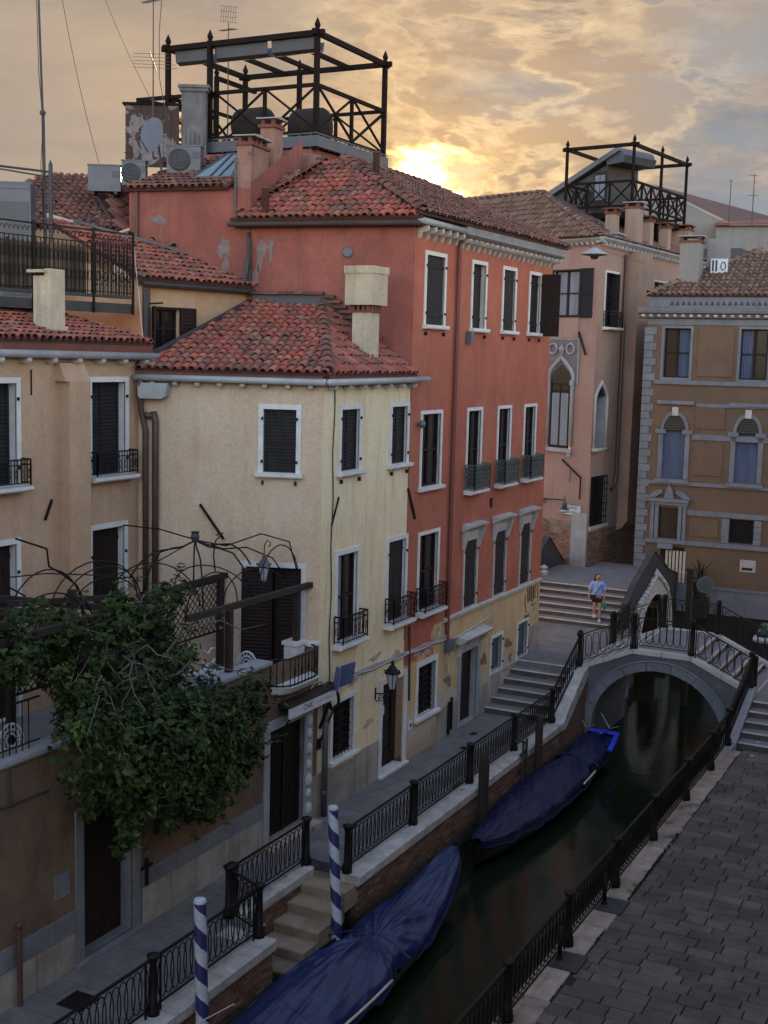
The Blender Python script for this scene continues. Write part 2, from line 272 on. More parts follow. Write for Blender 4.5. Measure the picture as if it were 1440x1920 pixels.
M_soil = material('dark_ground', (0.05, 0.048, 0.045), (0.04, 0.038, 0.036), 1, rough=0.95)  # dark earth colour for the ground sheet and far bank
M_terracotta = material('terracotta_pot', (0.11, 0.05, 0.035), (0.08, 0.04, 0.03), 4, rough=0.85)
M_moss = material('moss', (0.028, 0.040, 0.014), (0.018, 0.028, 0.010), 10, rough=0.95)
M_peel = material('peeling_painted_boards', (0.20, 0.18, 0.175), (0.15, 0.135, 0.13), 2, rough=0.85, bump=0.4, patch=(1.9, 0.415), patchc=(0.048, 0.026, 0.022))
# water: still, dark green, with a faint ripple
M_water = D.materials.new('canal_water'); M_water.use_nodes = True
_nt = M_water.node_tree; _b = _nt.nodes['Principled BSDF']
_b.inputs['Base Color'].default_value = (0.007, 0.012, 0.006, 1); _b.inputs['Roughness'].default_value = 0.11; _b.inputs['IOR'].default_value = 1.33
_g = _nt.nodes.new('ShaderNodeNewGeometry'); _n = _nt.nodes.new('ShaderNodeTexNoise'); _n.inputs['Scale'].default_value = 2.2; _n.inputs['Detail'].default_value = 3
_bp = _nt.nodes.new('ShaderNodeBump'); _bp.inputs['Strength'].default_value = 0.10; _bp.inputs['Distance'].default_value = 0.05
_nt.links.new(_g.outputs['Position'], _n.inputs['Vector']); _nt.links.new(_n.outputs['Fac'], _bp.inputs['Height']); _nt.links.new(_bp.outputs[0], _b.inputs['Normal'])

# ------------------------------------------------------------------ object helpers
WM = {}        # object name -> world matrix of its frame
def wmat(o): return WM.get(o.name, Matrix.Identity(4))
def thing(name, label, cat, loc=(0, 0, 0), rz=0.0, group=None):
    o = D.objects.new(name, None); COL.objects.link(o); o.empty_display_size = 0.3
    o.location = loc; o.rotation_euler = (0, 0, rz)
    o['label'] = label; o['category'] = cat
    if group: o['group'] = group
    WM[o.name] = Matrix.Translation(Vector(loc)) @ Matrix.Rotation(rz, 4, 'Z')
    return o
def tag(o, label, cat, group=None):
    o['label'] = label; o['category'] = cat
    if group: o['group'] = group
    return o
def put(o, parent, basis=None):
    """link o under parent; its basis matrix is given in world space"""
    COL.objects.link(o)
    if parent is not None:
        o.parent = parent; o.matrix_parent_inverse = wmat(parent).inverted()
    if basis is not None: o.matrix_basis = basis
    WM[o.name] = basis.copy() if basis is not None else Matrix.Identity(4)
    return o
class Fr:
    """wall frame: u along the wall, d out of it, z up"""
    def __init__(s, p, u, n):
        s.p = Vector((*p, 0)) if len(p) == 2 else Vector(p); s.u = Vector((u[0], u[1], 0)).normalized(); s.n = Vector((n[0], n[1], 0)).normalized()
    def __call__(s, u, d, z): return s.p + s.u * u + s.n * d + Vector((0, 0, z))
    def mat(s, u=0, d=0, z=0):
        m = Matrix((s.u, s.n, Vector((0, 0, 1)))).transposed().to_4x4(); m.translation = s(u, d, z); return m
WORLD = Fr((0, 0), (1, 0), (0, 1))
class MB:
    def __init__(s): s.v = []; s.f = []; s.mi = []; s.cur = 0
    def add(s, vs, fs):
        k = len(s.v); s.v += [tuple(v) for v in vs]
        for f in fs: s.f.append(tuple(i + k for i in f)); s.mi.append(s.cur)
        return s
    def quad(s, a, b, c, d): return s.add([a, b, c, d], [(0, 1, 2, 3)])
    def poly(s, pts): return s.add(pts, [tuple(range(len(pts)))])
    def box(s, x0, x1, y0, y1, z0, z1, fr=WORLD):
        P = [fr(x, y, z) for z in (z0, z1) for (x, y) in ((x0, y0), (x1, y0), (x1, y1), (x0, y1))]
        return s.add(P, [(0, 3, 2, 1), (4, 5, 6, 7), (0, 1, 5, 4), (1, 2, 6, 5), (2, 3, 7, 6), (3, 0, 4, 7)])
    def prism(s, prof, fr, a0, a1, axis='u'):
        """prof: list of (d, z); swept along u from a0 to a1 (axis 'd': prof is (u, z))"""
        n = len(prof)
        if axis == 'u': P = [fr(a, d, z) for a in (a0, a1) for d, z in prof]
        else: P = [fr(u, a, z) for a in (a0, a1) for u, z in prof]
        F = [tuple(range(n))[::-1], tuple(range(n, 2 * n))] + [(i, (i + 1) % n, n + (i + 1) % n, n + i) for i in range(n)]
        return s.add(P, F)
    def bar(s, a, b, w, h=None):
        """square bar from a to b"""
        a = Vector(a); b = Vector(b); t = (b - a)
        if t.length < 1e-6: return s
        t.normalize(); up = Vector((0, 0, 1)) if abs(t.z) < 0.95 else Vector((0, 1, 0))
        x = t.cross(up).normalized(); y = x.cross(t); h = h or w
        P = [q + x * sx * w / 2 + y * sy * h / 2 for q in (a, b) for sx, sy in ((-1, -1), (1, -1), (1, 1), (-1, 1))]
        return s.add(P, [(0, 3, 2, 1), (4, 5, 6, 7), (0, 1, 5, 4), (1, 2, 6, 5), (2, 3, 7, 6), (3, 0, 4, 7)])
    def tube(s, pts, r, n=6, closed=False, cap=True):
        pts = [Vector(p) for p in pts]; m = len(pts)
        rs = r if isinstance(r, (list, tuple)) else [r] * m
        V = []; prev = None
        for i, p in enumerate(pts):
            if closed: t = pts[(i + 1) % m] - pts[i - 1]
            else: t = pts[min(i + 1, m - 1)] - pts[max(i - 1, 0)]
            t = t.normalized() if t.length > 1e-9 else Vector((0, 0, 1))
            if prev is None:
                up = Vector((0, 0, 1)) if abs(t.z) < 0.9 else Vector((1, 0, 0)); x = t.cross(up).normalized()
            else:
                x = (prev - t * prev.dot(t)); x = x.normalized() if x.length > 1e-6 else t.orthogonal().normalized()
            prev = x; y = t.cross(x)
            V += [p + (x * math.cos(2 * PI * k / n) + y * math.sin(2 * PI * k / n)) * rs[i] for k in range(n)]
        F = []
        for i in range(m if closed else m - 1):
            j = (i + 1) % m
            F += [(i * n + k, i * n + (k + 1) % n, j * n + (k + 1) % n, j * n + k) for k in range(n)]
        if cap and not closed: F += [tuple(range(n))[::-1], tuple(range((m - 1) * n, m * n))]
        return s.add(V, F)
    def lathe(s, prof, c=(0, 0, 0), n=12, m=None):
        """prof: (r, z) list"""
        c = Vector(c); V = []
        for r, z in prof: V += [c + Vector((r * math.cos(2 * PI * k / n), r * math.sin(2 * PI * k / n), z)) for k in range(n)]
        if m: V = [m @ v for v in V]
        F = [(i * n + k, i * n + (k + 1) % n, (i + 1) * n + (k + 1) % n, (i + 1) * n + k) for i in range(len(prof) - 1) for k in range(n)]
        F += [tuple(range(n))[::-1], tuple(range((len(prof) - 1) * n, len(prof) * n))]
        return s.add(V, F)
    def sphere(s, c, r, n=10, k=7, sc=(1, 1, 1)):
        c = Vector(c); prof = [(max(1e-4, math.sin(PI * i / k)), -math.cos(PI * i / k)) for i in range(k + 1)]
        V = [c + Vector((a * math.cos(2 * PI * j / n) * sc[0], a * math.sin(2 * PI * j / n) * sc[1], b * sc[2])) * r for a, b in prof for j in range(n)]
        F = [(i * n + j, i * n + (j + 1) % n, (i + 1) * n + (j + 1) % n, (i + 1) * n + j) for i in range(k) for j in range(n)]
        return s.add(V, F)
    def mesh(s, name, mats, smooth=False):
        me = D.meshes.new(name); me.from_pydata(s.v, [], s.f)
        for m in (mats if isinstance(mats, (list, tuple)) else [mats]): me.materials.append(m)
        if any(s.mi): me.polygons.foreach_set('material_index', s.mi)
        bm = bmesh.new(); bm.from_mesh(me); bmesh.ops.recalc_face_normals(bm, faces=bm.faces[:]); bm.to_mesh(me); bm.free()
        if smooth: me.shade_smooth()
        me.update(); return me
    def build(s, name, mats, parent=None, smooth=False, kind=None, label=None):
        o = D.objects.new(name, s.mesh(name, mats, smooth)); put(o, parent)
        if kind: o['kind'] = kind
        if label: o['label'] = label
        return o
def inst(mesh, name, parent, basis):
    return put(D.objects.new(name, mesh), parent, basis)
def smooth_angle(o, a=40):
    o.data.shade_smooth()
    try: o.data.set_sharp_from_angle(angle=R(a))
    except Exception: pass
def TR(loc, rz=0.0, sc=None, rx=0.0, ry=0.0):
    m = Matrix.Translation(Vector(loc)) @ Matrix.Rotation(rz, 4, 'Z') @ Matrix.Rotation(ry, 4, 'Y') @ Matrix.Rotation(rx, 4, 'X')
    if sc: m = m @ Matrix.Diagonal((*sc, 1))
    return m
def lerp(a, b, t): return a + (b - a) * t
def text(body, name, mat_, parent, m, size, extrude=0.002):
    cu = D.curves.new(name, 'FONT'); cu.body = body; cu.size = size; cu.extrude = extrude; cu.align_x = 'CENTER'; cu.align_y = 'CENTER'; cu.resolution_u = 3
    t = D.objects.new('lettering', cu); COL.objects.link(t)
    bpy.context.view_layer.update()
    me = D.meshes.new_from_object(t.evaluated_get(bpy.context.evaluated_depsgraph_get()))
    D.objects.remove(t); me.materials.clear(); me.materials.append(mat_)
    return put(D.objects.new(name, me), parent, m)
def wall_text_matrix(fr, u, d, z, flip=False):
    """text plane on wall: reading direction along the wall as seen from outside"""
    k = Vector((0, 0, 1)); x = k.cross(fr.n)
    m = Matrix((x, k, fr.n)).transposed().to_4x4(); m.translation = fr(u, d, z); return m
# ------------------------------------------------------------------ building helpers
def wall(fr, u0, u1, z0, z1, holes, mats, parent, depth=0.22, name='wall', th=0.3, label=None):
    """flat wall with rectangular openings and their reveals (material 0 wall, 1 reveal)"""
    mb = MB()
    holes = [h for h in holes if h[1] > u0 and h[0] < u1 and h[3] > z0 and h[2] < z1]
    us = sorted({u0, u1, *[v for h in holes for v in h[:2] if u0 < v < u1]}); zs = sorted({z0, z1, *[v for h in holes for v in h[2:4] if z0 < v < z1]})
    for i in range(len(us) - 1):
        for j in range(len(zs) - 1):
            cu, cz = (us[i] + us[i + 1]) / 2, (zs[j] + zs[j + 1]) / 2
            if any(h[0] < cu < h[1] and h[2] < cz < h[3] for h in holes): continue
            mb.quad(fr(us[i], 0, zs[j]), fr(us[i + 1], 0, zs[j]), fr(us[i + 1], 0, zs[j + 1]), fr(us[i], 0, zs[j + 1]))
    mb.cur = 1
    for h in holes:
        a, b, c, d = h[:4]; dp = -(h[4] if len(h) > 4 else depth)
        a_, b_ = max(a, u0), min(b, u1)
        for p, q in (((a_, c), (b_, c)), ((b_, c), (b_, d)), ((b_, d), (a_, d)), ((a_, d), (a_, c))):
            if p[0] == q[0] and (p[0] != a and p[0] != b): continue
            mb.quad(fr(p[0], 0, p[1]), fr(q[0], 0, q[1]), fr(q[0], dp, q[1]), fr(p[0], dp, p[1]))
    me = D.meshes.new(name); me.from_pydata(mb.v, [], mb.f)
    for m in mats: me.materials.append(m)
    me.polygons.foreach_set('material_index', mb.mi); bm = bmesh.new(); bm.from_mesh(me); bmesh.ops.remove_doubles(bm, verts=bm.verts[:], dist=0.0005); bm.to_mesh(me); bm.free(); me.update()
    o = put(D.objects.new(name, me), parent)
    if label: o['label'] = label
    return o
def louver_leaf(fr, a, b, z0, z1, d, name, mt, parent, slats=True):
    """a louvred shutter leaf lying in the wall frame at depth d"""
    mb = MB(); f = 0.055
    mb.box(a, a + f, d - 0.035, d, z0, z1, fr); mb.box(b - f, b, d - 0.035, d, z0, z1, fr)
    zm = (z0 + z1) / 2
    for za in (z0, zm - f / 2, z1 - f): mb.box(a + f, b - f, d - 0.035, d, za, za + f, fr)
    mb.box(a + f, b - f, d - 0.034, d - 0.028, z0 + f, z1 - f, fr)
    if slats:
        for zA, zB in ((z0 + f, zm - f / 2), (zm + f / 2, z1 - f)):
            n = max(3, int((zB - zA) / 0.075))
            for k in range(n):
                z = lerp(zA, zB, (k + 0.5) / n)
                mb.add([fr(a + f, d - 0.030, z + 0.022), fr(b - f, d - 0.030, z + 0.022), fr(b - f, d - 0.006, z - 0.022), fr(a + f, d - 0.006, z - 0.022)], [(0, 1, 2, 3)])
    return mb.build(name, mt, parent)
def frame_mb(fr, a, b, z0, z1, w, d=0.03, bottom=True):
    mb = MB()
    mb.box(a - w, a, -0.02, d, z0, z1, fr); mb.box(b, b + w, -0.02, d, z0, z1, fr); mb.box(a - w, b + w, -0.02, d, z1, z1 + w, fr)
    if bottom: mb.box(a - w, b + w, -0.02, d, z0 - w, z0, fr)
    return mb
def sill_mb(fr, a, b, z, ext=0.1, out=0.14, h=0.11):
    mb = MB(); mb.prism([(-0.02, z - h), (out - 0.02, z - h), (out, z - h + 0.03), (out, z - 0.015), (-0.02, z)], fr, a - ext, b + ext); return mb
def iron_guard(fr, a, b, z0, h, parent, d0=0.02, d1=0.27, mt=None, step=0.085, lace=False, name='balcony_rail'):
    """window guard: three sides of bars with scrolls"""
    mt = mt or M_iron; mb = MB(); r = 0.011
    path = [fr(a, d0, 0), fr(a, d1, 0), fr(b, d1, 0), fr(b, d0, 0)]
    for z in (z0 + 0.05, z0 + h * 0.80, z0 + h):
        for p, q in zip(path, path[1:]): mb.bar(p + Vector((0, 0, z)), q + Vector((0, 0, z)), 0.02 if z < z0 + h else 0.032)
    for p, q in zip(path, path[1:]):
        L = (q - p).length; n = max(2, int(L / step))
        for k in range(n + 1):
            m = p.lerp(q, k / n)
            mb.bar(m + Vector((0, 0, z0 + (0.05 if 0 < k < n else 0))), m + Vector((0, 0, z0 + h)), 0.014 if 0 < k < n else 0.024)
            if lace and k < n:
                q0, q1 = p.lerp(q, k / n), p.lerp(q, (k + 1) / n); nz = 5
                for j in range(nz):
                    za, zb = z0 + 0.06 + (h - 0.1) * j / nz, z0 + 0.06 + (h - 0.1) * (j + 1) / nz
                    mb.bar(q0 + Vector((0, 0, za)), q1 + Vector((0, 0, zb)), 0.02); mb.bar(q1 + Vector((0, 0, za)), q0 + Vector((0, 0, zb)), 0.02)
            elif k < n and k % 2 == 0:
                c = p.lerp(q, (k + 0.5) / n); t = (q - p).normalized()
                mb.tube([c + t * 0.03 * math.cos(x) + Vector((0, 0, z0 + h * 0.45 + 0.09 * math.sin(x))) for x in [2 * PI * i / 8 for i in range(8)]], 0.007, 4, closed=True)
    return mb.build(name, mt, parent)
def window(house, fr, u0, u1, z0, z1, style='shut', fw=0.11, depth=0.15, sill=True, guard=None, reveal_u=None, shut_mt=None, frame_mt=None, hood=None, bottom=True, half=None, label=None):
    """u0..u1, z0..z1: outer edge of the stone frame. Returns the opening rectangle for wall()."""
    a, b, c, d = u0 + fw, u1 - fw, z0 + (fw if bottom else 0), z1 - fw
    mt = shut_mt or M_shut; fm = frame_mt or M_white
    mb = MB(); mb.quad(fr(a, -depth, c), fr(b, -depth, c), fr(b, -depth, d), fr(a, -depth, d))
    w = mb.build('window', M_glass if style != 'blank' else mt, house)
    if label: w['label'] = label
    frame_mb(fr, a, b, c, d, fw, 0.03, bottom).build('frame', fm, w)
    if sill: sill_mb(fr, u0, u1, c - (0 if bottom else 0.0), 0.05).build('sill', fm, w)
    zb = c
    if style in ('shut', 'plank', 'blank'):      # little iron hooks and hinge pins for the shutters
        k = MB()
        for uu in (a - .02, b + .02):
            k.box(uu - .02, uu + .02, .03, .07, c + (d - c) * .15, c + (d - c) * .15 + .06, fr); k.box(uu - .02, uu + .02, .03, .07, d - (d - c) * .17, d - (d - c) * .17 + .06, fr)
        if sill:
            for uu in (a, b): k.box(uu - .018, uu + .018, 0, .07, c - .27, c - .18, fr)
        hk = k.build('shutter_hooks', M_iron, w); hk['kind'] = 'stuff'
    if style == 'shut':
        m = (a + b) / 2
        louver_leaf(fr, a + 0.005, m - 0.004, zb, d - 0.005, -depth + 0.05, 'shutter', mt, w); louver_leaf(fr, m + 0.004, b - 0.005, zb, d - 0.005, -depth + 0.05, 'shutter', mt, w)
    elif style == 'plank':
        m = (a + b) / 2
        for p, q in ((a + 0.005, m - 0.004), (m + 0.004, b - 0.005)):
            k = MB()
            for i in range(3):
                x0, x1 = lerp(p, q, i / 3), lerp(p, q, (i + 1) / 3)
                k.box(x0 + 0.003, x1 - 0.003, -depth + 0.02, -depth + 0.06, zb, d - 0.005, fr)
            k.box(p, q, -depth + 0.06, -depth + 0.075, zb + 0.2, zb + 0.28, fr); k.box(p, q, -depth + 0.06, -depth + 0.075, d - 0.3, d - 0.22, fr)
            k.build('shutter', mt, w)
    elif style in ('glass', 'open'):
        k = MB(); m = (a + b) / 2; dd = -depth + 0.05
        for p, q in ((a, m), (m, b)):
            k.box(p, p + 0.05, -depth + 0.005, dd, zb, d, fr); k.box(q - 0.05, q, -depth + 0.005, dd, zb, d, fr)
            for zz in (zb, (zb + d) / 2 - 0.02, d - 0.05): k.box(p + 0.05, q - 0.05, -depth + 0.005, dd, zz, zz + 0.05, fr)
        k.build('sash', M_brownshut, w)
        if style == 'open':    # one leaf folded against the far reveal
            louver_leaf(Fr(fr(b - 0.02, 0, 0)[:2], fr.n, fr.u), -depth + 0.02, 0.12, zb, d, 0.0, 'shutter', mt, w, slats=True)
    if half:       # curtain seen behind part of the pane
        k = MB(); x0, x1 = lerp(a, b, half[0]), lerp(a, b, half[1]); n = 12
        P = [(lerp(x0, x1, i / n), -depth + 0.012 + 0.010 * math.sin(i * 1.9)) for i in range(n + 1)]
        for (p, dp), (q, dq) in zip(P, P[1:]): k.quad(fr(p, dp, zb), fr(q, dq, zb), fr(q, dq, d), fr(p, dp, d))
        k.build('curtain', half[2] if len(half) > 2 else M_curtain, w)
    if guard:
        iron_guard(fr, u0 + 0.0, u1 - 0.0, c, guard.get('h', 0.62), w, mt=guard.get('mt'), lace=guard.get('lace', False), d1=guard.get('out', 0.24))
        k = MB(); k.prism([(-0.02, c - 0.13), (0.24, c - 0.13), (0.29, c - 0.09), (0.29, c - 0.03), (-0.02, c - 0.002)], fr, u0 - 0.06, u1 + 0.06); k.build('balcony_slab', fm, w)
    if hood:
        k = MB(); h0 = z1 + 0.22
        k.prism([(-0.02, h0), (0.10, h0), (0.16, h0 + 0.06), (0.26, h0 + 0.10), (0.28, h0 + 0.16), (-0.02, h0 + 0.20)], fr, u0 - 0.16, u1 + 0.16)
        k.box(u0, u1, -0.02, 0.05, z1 + 0.0, h0, fr)
        for uu in (u0 - 0.10, u1 - 0.02): k.prism([(0.0, z1 - 0.28), (0.05, z1 - 0.30), (0.09, z1 - 0.14), (0.17, h0 - 0.10), (0.18, h0), (0, h0)], fr, uu, uu + 0.12)
        k.build('hood', M_stone, w)
    return (a, b, c, d, depth)
# roof tiles: one half-round tile shared by all
def tile_mesh(name, mt, L=0.41, r0=0.095, r1=0.072, n=6, t=0.022):
    mb = MB()
    for (y, r) in ((0, r0), (L, r1)):
        pass
    V = []
    for y, r in ((0.0, r0), (L, r1)):
        for k in range(n + 1):
            a = PI * k / n; V.append((-math.cos(a) * r, y, math.sin(a) * r * 0.85))
    V += [(-math.cos(PI * k / n) * (r0 - t), 0.0, math.sin(PI * k / n) * (r0 - t) * 0.85) for k in range(n + 1)]
    m = n + 1
    F = [(k, k + 1, m + k + 1, m + k) for k in range(n)] + [(k + 1, k, 2 * m + k, 2 * m + k + 1) for k in range(n)]
    mb.add(V, F); return mb.mesh(name, mt, True)
TILE_MESH = {}
def pt_in(poly, x, y):
    c = False; j = len(poly) - 1
    for i in range(len(poly)):
        xi, yi = poly[i]; xj, yj = poly[j]
        if (yi > y) != (yj > y) and x < (xj - xi) * (y - yi) / (yj - yi) + xi: c = not c
        j = i
    return c
def roof_slope(parent, pts, mt, single=300, sp=0.195, row=0.325, over=0.06, seed=1, tilt_j=0.02, singles_first='near', sag=0.0):
    """pts: planar polygon, pts[0]->pts[1] is the eave (left to right seen from outside). Single tiles are parts of the roof; the rest is one joined part."""
    rr = random.Random(seed); P = [Vector(p) for p in pts]
    o = P[0]; u = (P[1] - P[0]); u.z = u.z; u.normalize()
    nrm = None
    for k in range(2, len(P)):
        c = (P[1] - P[0]).cross(P[k] - P[0])
        if c.length > 1e-4: nrm = c.normalized(); break
    if nrm.z < 0: nrm = -nrm
    v = nrm.cross(u).normalized()
    if v.z < 0: v = -v
    poly = [((p - o).dot(u), (p - o).dot(v)) for p in P]
    us = [p[0] for p in poly]; vs = [p[1] for p in poly]
    # under sheet of channel tiles
    sh = MB(); k0 = min(us)
    sh.poly([p + nrm * 0.005 for p in P]); sh.poly([p - nrm * 0.06 for p in P])
    for i in range(len(P)):
        a, b = P[i], P[(i + 1) % len(P)]; sh.quad(a + nrm * 0.005, b + nrm * 0.005, b - nrm * 0.06, a - nrm * 0.06)
    roof = sh.build('roof', M_channel, parent)
    key = mt.name
    if key not in TILE_MESH: TILE_MESH[key] = tile_mesh('roof_tile', mt)
    me = TILE_MESH[key]
    bas = Matrix((u, v, nrm)).transposed().to_4x4()
    spots = []
    nu = int((max(us) - min(us)) / sp) + 1; nv_ = int((max(vs) - min(vs)) / row) + 2
    for i in range(nu):
        x = min(us) + sp * (i + 0.5)
        for j in range(nv_):
            y = min(vs) - over + row * j
            if not (pt_in(poly, x, y + row * 0.75) or (j == 0 and pt_in(poly, x, 0.12))): continue
            q = o + u * (x + rr.uniform(-.014, .014)) + v * (y + rr.uniform(-.03, .03)) + nrm * (0.050 + rr.uniform(-.006, .008))
            m = Matrix.Translation(q) @ bas @ Matrix.Rotation(rr.uniform(-.06, .06) if rr.random() > .05 else rr.uniform(-.22, .22), 4, 'Z') @ Matrix.Rotation(-0.085 + rr.uniform(-tilt_j, tilt_j), 4, 'X')
            spots.append((q, m, j))
    spots.sort(key=lambda s: (s[0] - EYE).length)
    for q, m, j in spots[:single]: inst(me, 'roof_tile', roof, m)
    if len(spots) > single:
        mb = MB(); tv = [v_.co.copy() for v_ in me.vertices]; tf = [tuple(p.vertices) for p in me.polygons]
        for q, m, j in spots[single:]: mb.add([m @ c for c in tv], tf)
        mesh = D.meshes.new('far_roof_tiles'); mesh.from_pydata(mb.v, [], mb.f); mesh.materials.append(mt); mesh.shade_smooth(); mesh.update()
        so = put(D.objects.new('far_roof_tiles', mesh), roof); so['kind'] = 'stuff'
    # channel tiles: concave strips between the covers, joined
    ch = MB()
    for i in range(nu + 1):
        x = min(us) + sp * i; seg = []
        ys = [y for y in [min(vs) + 0.05 * k for k in range(int((max(vs) - min(vs)) / 0.05) + 1)] if pt_in(poly, x, y)]
        if not ys: continue
        ya, yb = min(ys) - over * 0.7, max(ys)
        w = sp * 0.5
        prof = [(-w, 0.045), (-w * 0.5, 0.018), (0, 0.010), (w * 0.5, 0.018), (w, 0.045)]
        A = [o + u * (x + du) + v * ya + nrm * dz for du, dz in prof]; B = [o + u * (x + du) + v * yb + nrm * dz for du, dz in prof]
        for k in range(4): ch.quad(A[k], A[k + 1], B[k + 1], B[k])
    if ch.v:
        co = ch.build('channel_tiles', mt, roof, True); co['kind'] = 'stuff'
    return roof
def ridge_tiles(parent, a, b, mt, r=0.13, step=0.36, name='ridge_tile', seed=3):
    rr = random.Random(seed); a = Vector(a); b = Vector(b); L = (b - a).length; t = (b - a).normalized(); n = max(1, int(L / step))
    x = t.cross(Vector((0, 0, 1))).normalized(); z = x.cross(t)
    key = 'ridge' + mt.name
    if key not in TILE_MESH: TILE_MESH[key] = tile_mesh('ridge_tile', mt, 0.46, 0.135, 0.11)
    bas = Matrix((x, t, z)).transposed().to_4x4()
    for k in range(n):
        q = a + t * (k * L / n) + z * 0.05
        inst(TILE_MESH[key], name, parent, Matrix.Translation(q) @ bas @ Matrix.Rotation(rr.uniform(-.08, .08), 4, 'Z') @ Matrix.Rotation(-0.07, 4, 'X'))
def gutter(parent, a, b, r=0.075, mt=None, name='gutter'):
    mb = MB(); mb.tube([a, b], r, 10); return mb.build(name, mt or M_zinc, parent, True)
def corbels(parent, fr, u0, u1, n, z, out=0.26, h=0.14, w=0.09, mt=None, curved=False):
    mb = MB()
    if curved: mb.prism([(0, z - h - 0.16), (0.05, z - h - 0.12), (0.10, z - h), (out - 0.04, z - h + 0.02), (out, z - h + 0.06), (out, z), (0, z)], Fr((0, 0), (1, 0), (0, 1)), -w / 2, w / 2)
    else: mb.prism([(0, z - h), (out - 0.03, z - h), (out, z - h + 0.04), (out, z), (0, z)], Fr((0, 0), (1, 0), (0, 1)), -w / 2, w / 2)
    me = mb.mesh('bracket', mt or M_stone)
    for k in range(n):
        m = fr.mat(lerp(u0, u1, k / max(1, n - 1))); inst(me, 'bracket', parent, m)
def chimney(parent, x, y, z0, z1, wx, wy, mt, cap='slab', rz=0.0, name='chimney'):
    """masonry shaft with a vented cap"""
    c, s_ = math.cos(rz), math.sin(rz); fr = Fr((x, y), (c, s_), (-s_, c)); mb = MB()
    mb.box(-wx / 2, wx / 2, -wy / 2, wy / 2, z0, z1, fr)
    ch = mb.build(name, mt, parent); k = MB()
    if cap == 'slab':
        k.box(-wx / 2 - .05, wx / 2 + .05, -wy / 2 - .05, wy / 2 + .05, z1, z1 + .07, fr)
        for sx in (-1, 1):
            for sy in (-1, 1): k.box(sx * (wx / 2 - .03) - .05, sx * (wx / 2 - .03) + .05, sy * (wy / 2 - .03) - .05, sy * (wy / 2 - .03) + .05, z1 + .07, z1 + .2, fr)
        k.box(-wx / 2 - .1, wx / 2 + .1, -wy / 2 - .1, wy / 2 + .1, z1 + .2, z1 + .25, fr); k.build('chimney_cap', M_fascia if mt is not M_greyp else M_lead, ch)
    return ch
def loop_mesh(name, a, b, r, mt, n=18, stad=False):
    mb = MB(); P = []
    for k in range(n):
        t = 2 * PI * k / n
        if stad: P.append((a * math.copysign(abs(math.cos(t)) ** 0.55, math.cos(t)), 0, b * math.copysign(abs(math.sin(t)) ** 0.9, math.sin(t))))
        else: P.append((a * math.cos(t), 0, b * math.sin(t)))
    mb.tube(P, r, 4, closed=True); return mb.mesh(name, mt, True)
LOOP = loop_mesh('oval_loop', 0.125, 0.345, 0.012, M_iron)
LOOP2 = loop_mesh('oval_loop', 0.095, 0.33, 0.012, M_iron, 20, True)
def post_mesh():
    mb = MB(); mb.lathe([(0.105, 0), (0.105, 0.10), (0.085, 0.13), (0.10, 0.16), (0.07, 0.20), (0.062, 0.60), (0.058, 0.86), (0.075, 0.89), (0.078, 0.92), (0.105, 0.95), (0.105, 0.98), (0.05, 1.0), (0.0001, 1.03)], n=12)
    return mb.mesh('post', M_iron, True)
POST = post_mesh()
def plain_post_mesh():
    mb = MB(); mb.lathe([(0.085, 0), (0.085, 0.08), (0.075, 0.10), (0.068, 0.95), (0.085, 0.98), (0.085, 1.02), (0.06, 1.06), (0.0001, 1.08)], n=12)
    return mb.mesh('post', M_iron, True)
POST2 = plain_post_mesh()
def railing(name, label, pts, group=None, step=0.165, loop=None, post=None, skip_posts=(), cat='railing', h=0.92, zoff=0.5):
    pts = [Vector(p) for p in pts]; t = thing(name, label, cat, pts[0], 0, group)
    for i, p in enumerate(pts):
        if i not in skip_posts: inst(post or POST, 'post', t, TR(p))
    for i, (p, q) in enumerate(zip(pts, pts[1:])):
        d = q - p; L = math.hypot(d.x, d.y); rz = math.atan2(d.y, d.x); e = d.normalized() * 0.09
        m = MB(); m.bar(p + e + Vector((0, 0, h)), q - e + Vector((0, 0, h)), 0.05, 0.028); m.build('handrail', M_iron, t)
        m = MB(); m.bar(p + e + Vector((0, 0, 0.12)), q - e + Vector((0, 0, 0.12)), 0.03, 0.022)
        for f in (0.06, 0.94) if L > 1.2 else (): m.bar(p.lerp(q, f) + Vector((0, 0, 0.0)), p.lerp(q, f) + Vector((0, 0, h)), 0.028)
        m.build('bottom_rail', M_iron, t)
        n = max(2, int((L - 0.3) / step))
        for k in range(n):
            c = p.lerp(q, (0.15 + (L - 0.3) * (k + 0.5) / n) / L)
            inst(loop or LOOP, 'oval_loop', t, TR(c + Vector((0, 0, zoff + 0.02)), rz))
    return t
# ------------------------------------------------------------------ the setting: ground, water, quays, paving, stairs
def struct(name, mb, mt, smooth=False):
    o = mb.build(name, mt, None, smooth); o['kind'] = 'structure'; return o
WZ = -1.2
mb = MB(); mb.quad((-900, -900, -2.2), (900, -900, -2.2), (900, 900, -2.2), (-900, 900, -2.2)); struct('ground', mb, M_soil)
mb = MB(); mb.quad((1.0, -20, WZ), (7.3, -20, WZ), (7.3, 36, WZ), (1.0, 36, WZ)); mb.quad((-6, 36, WZ), (30, 36, WZ), (30, 62, WZ), (-6, 62, WZ))
struct('canal_water', mb, M_water)
# far bank terrain beyond the roofs
mb = MB(); mb.box(-400, 400, 110, 700, -2.0, 1.2); struct('far_bank', mb, M_soil)

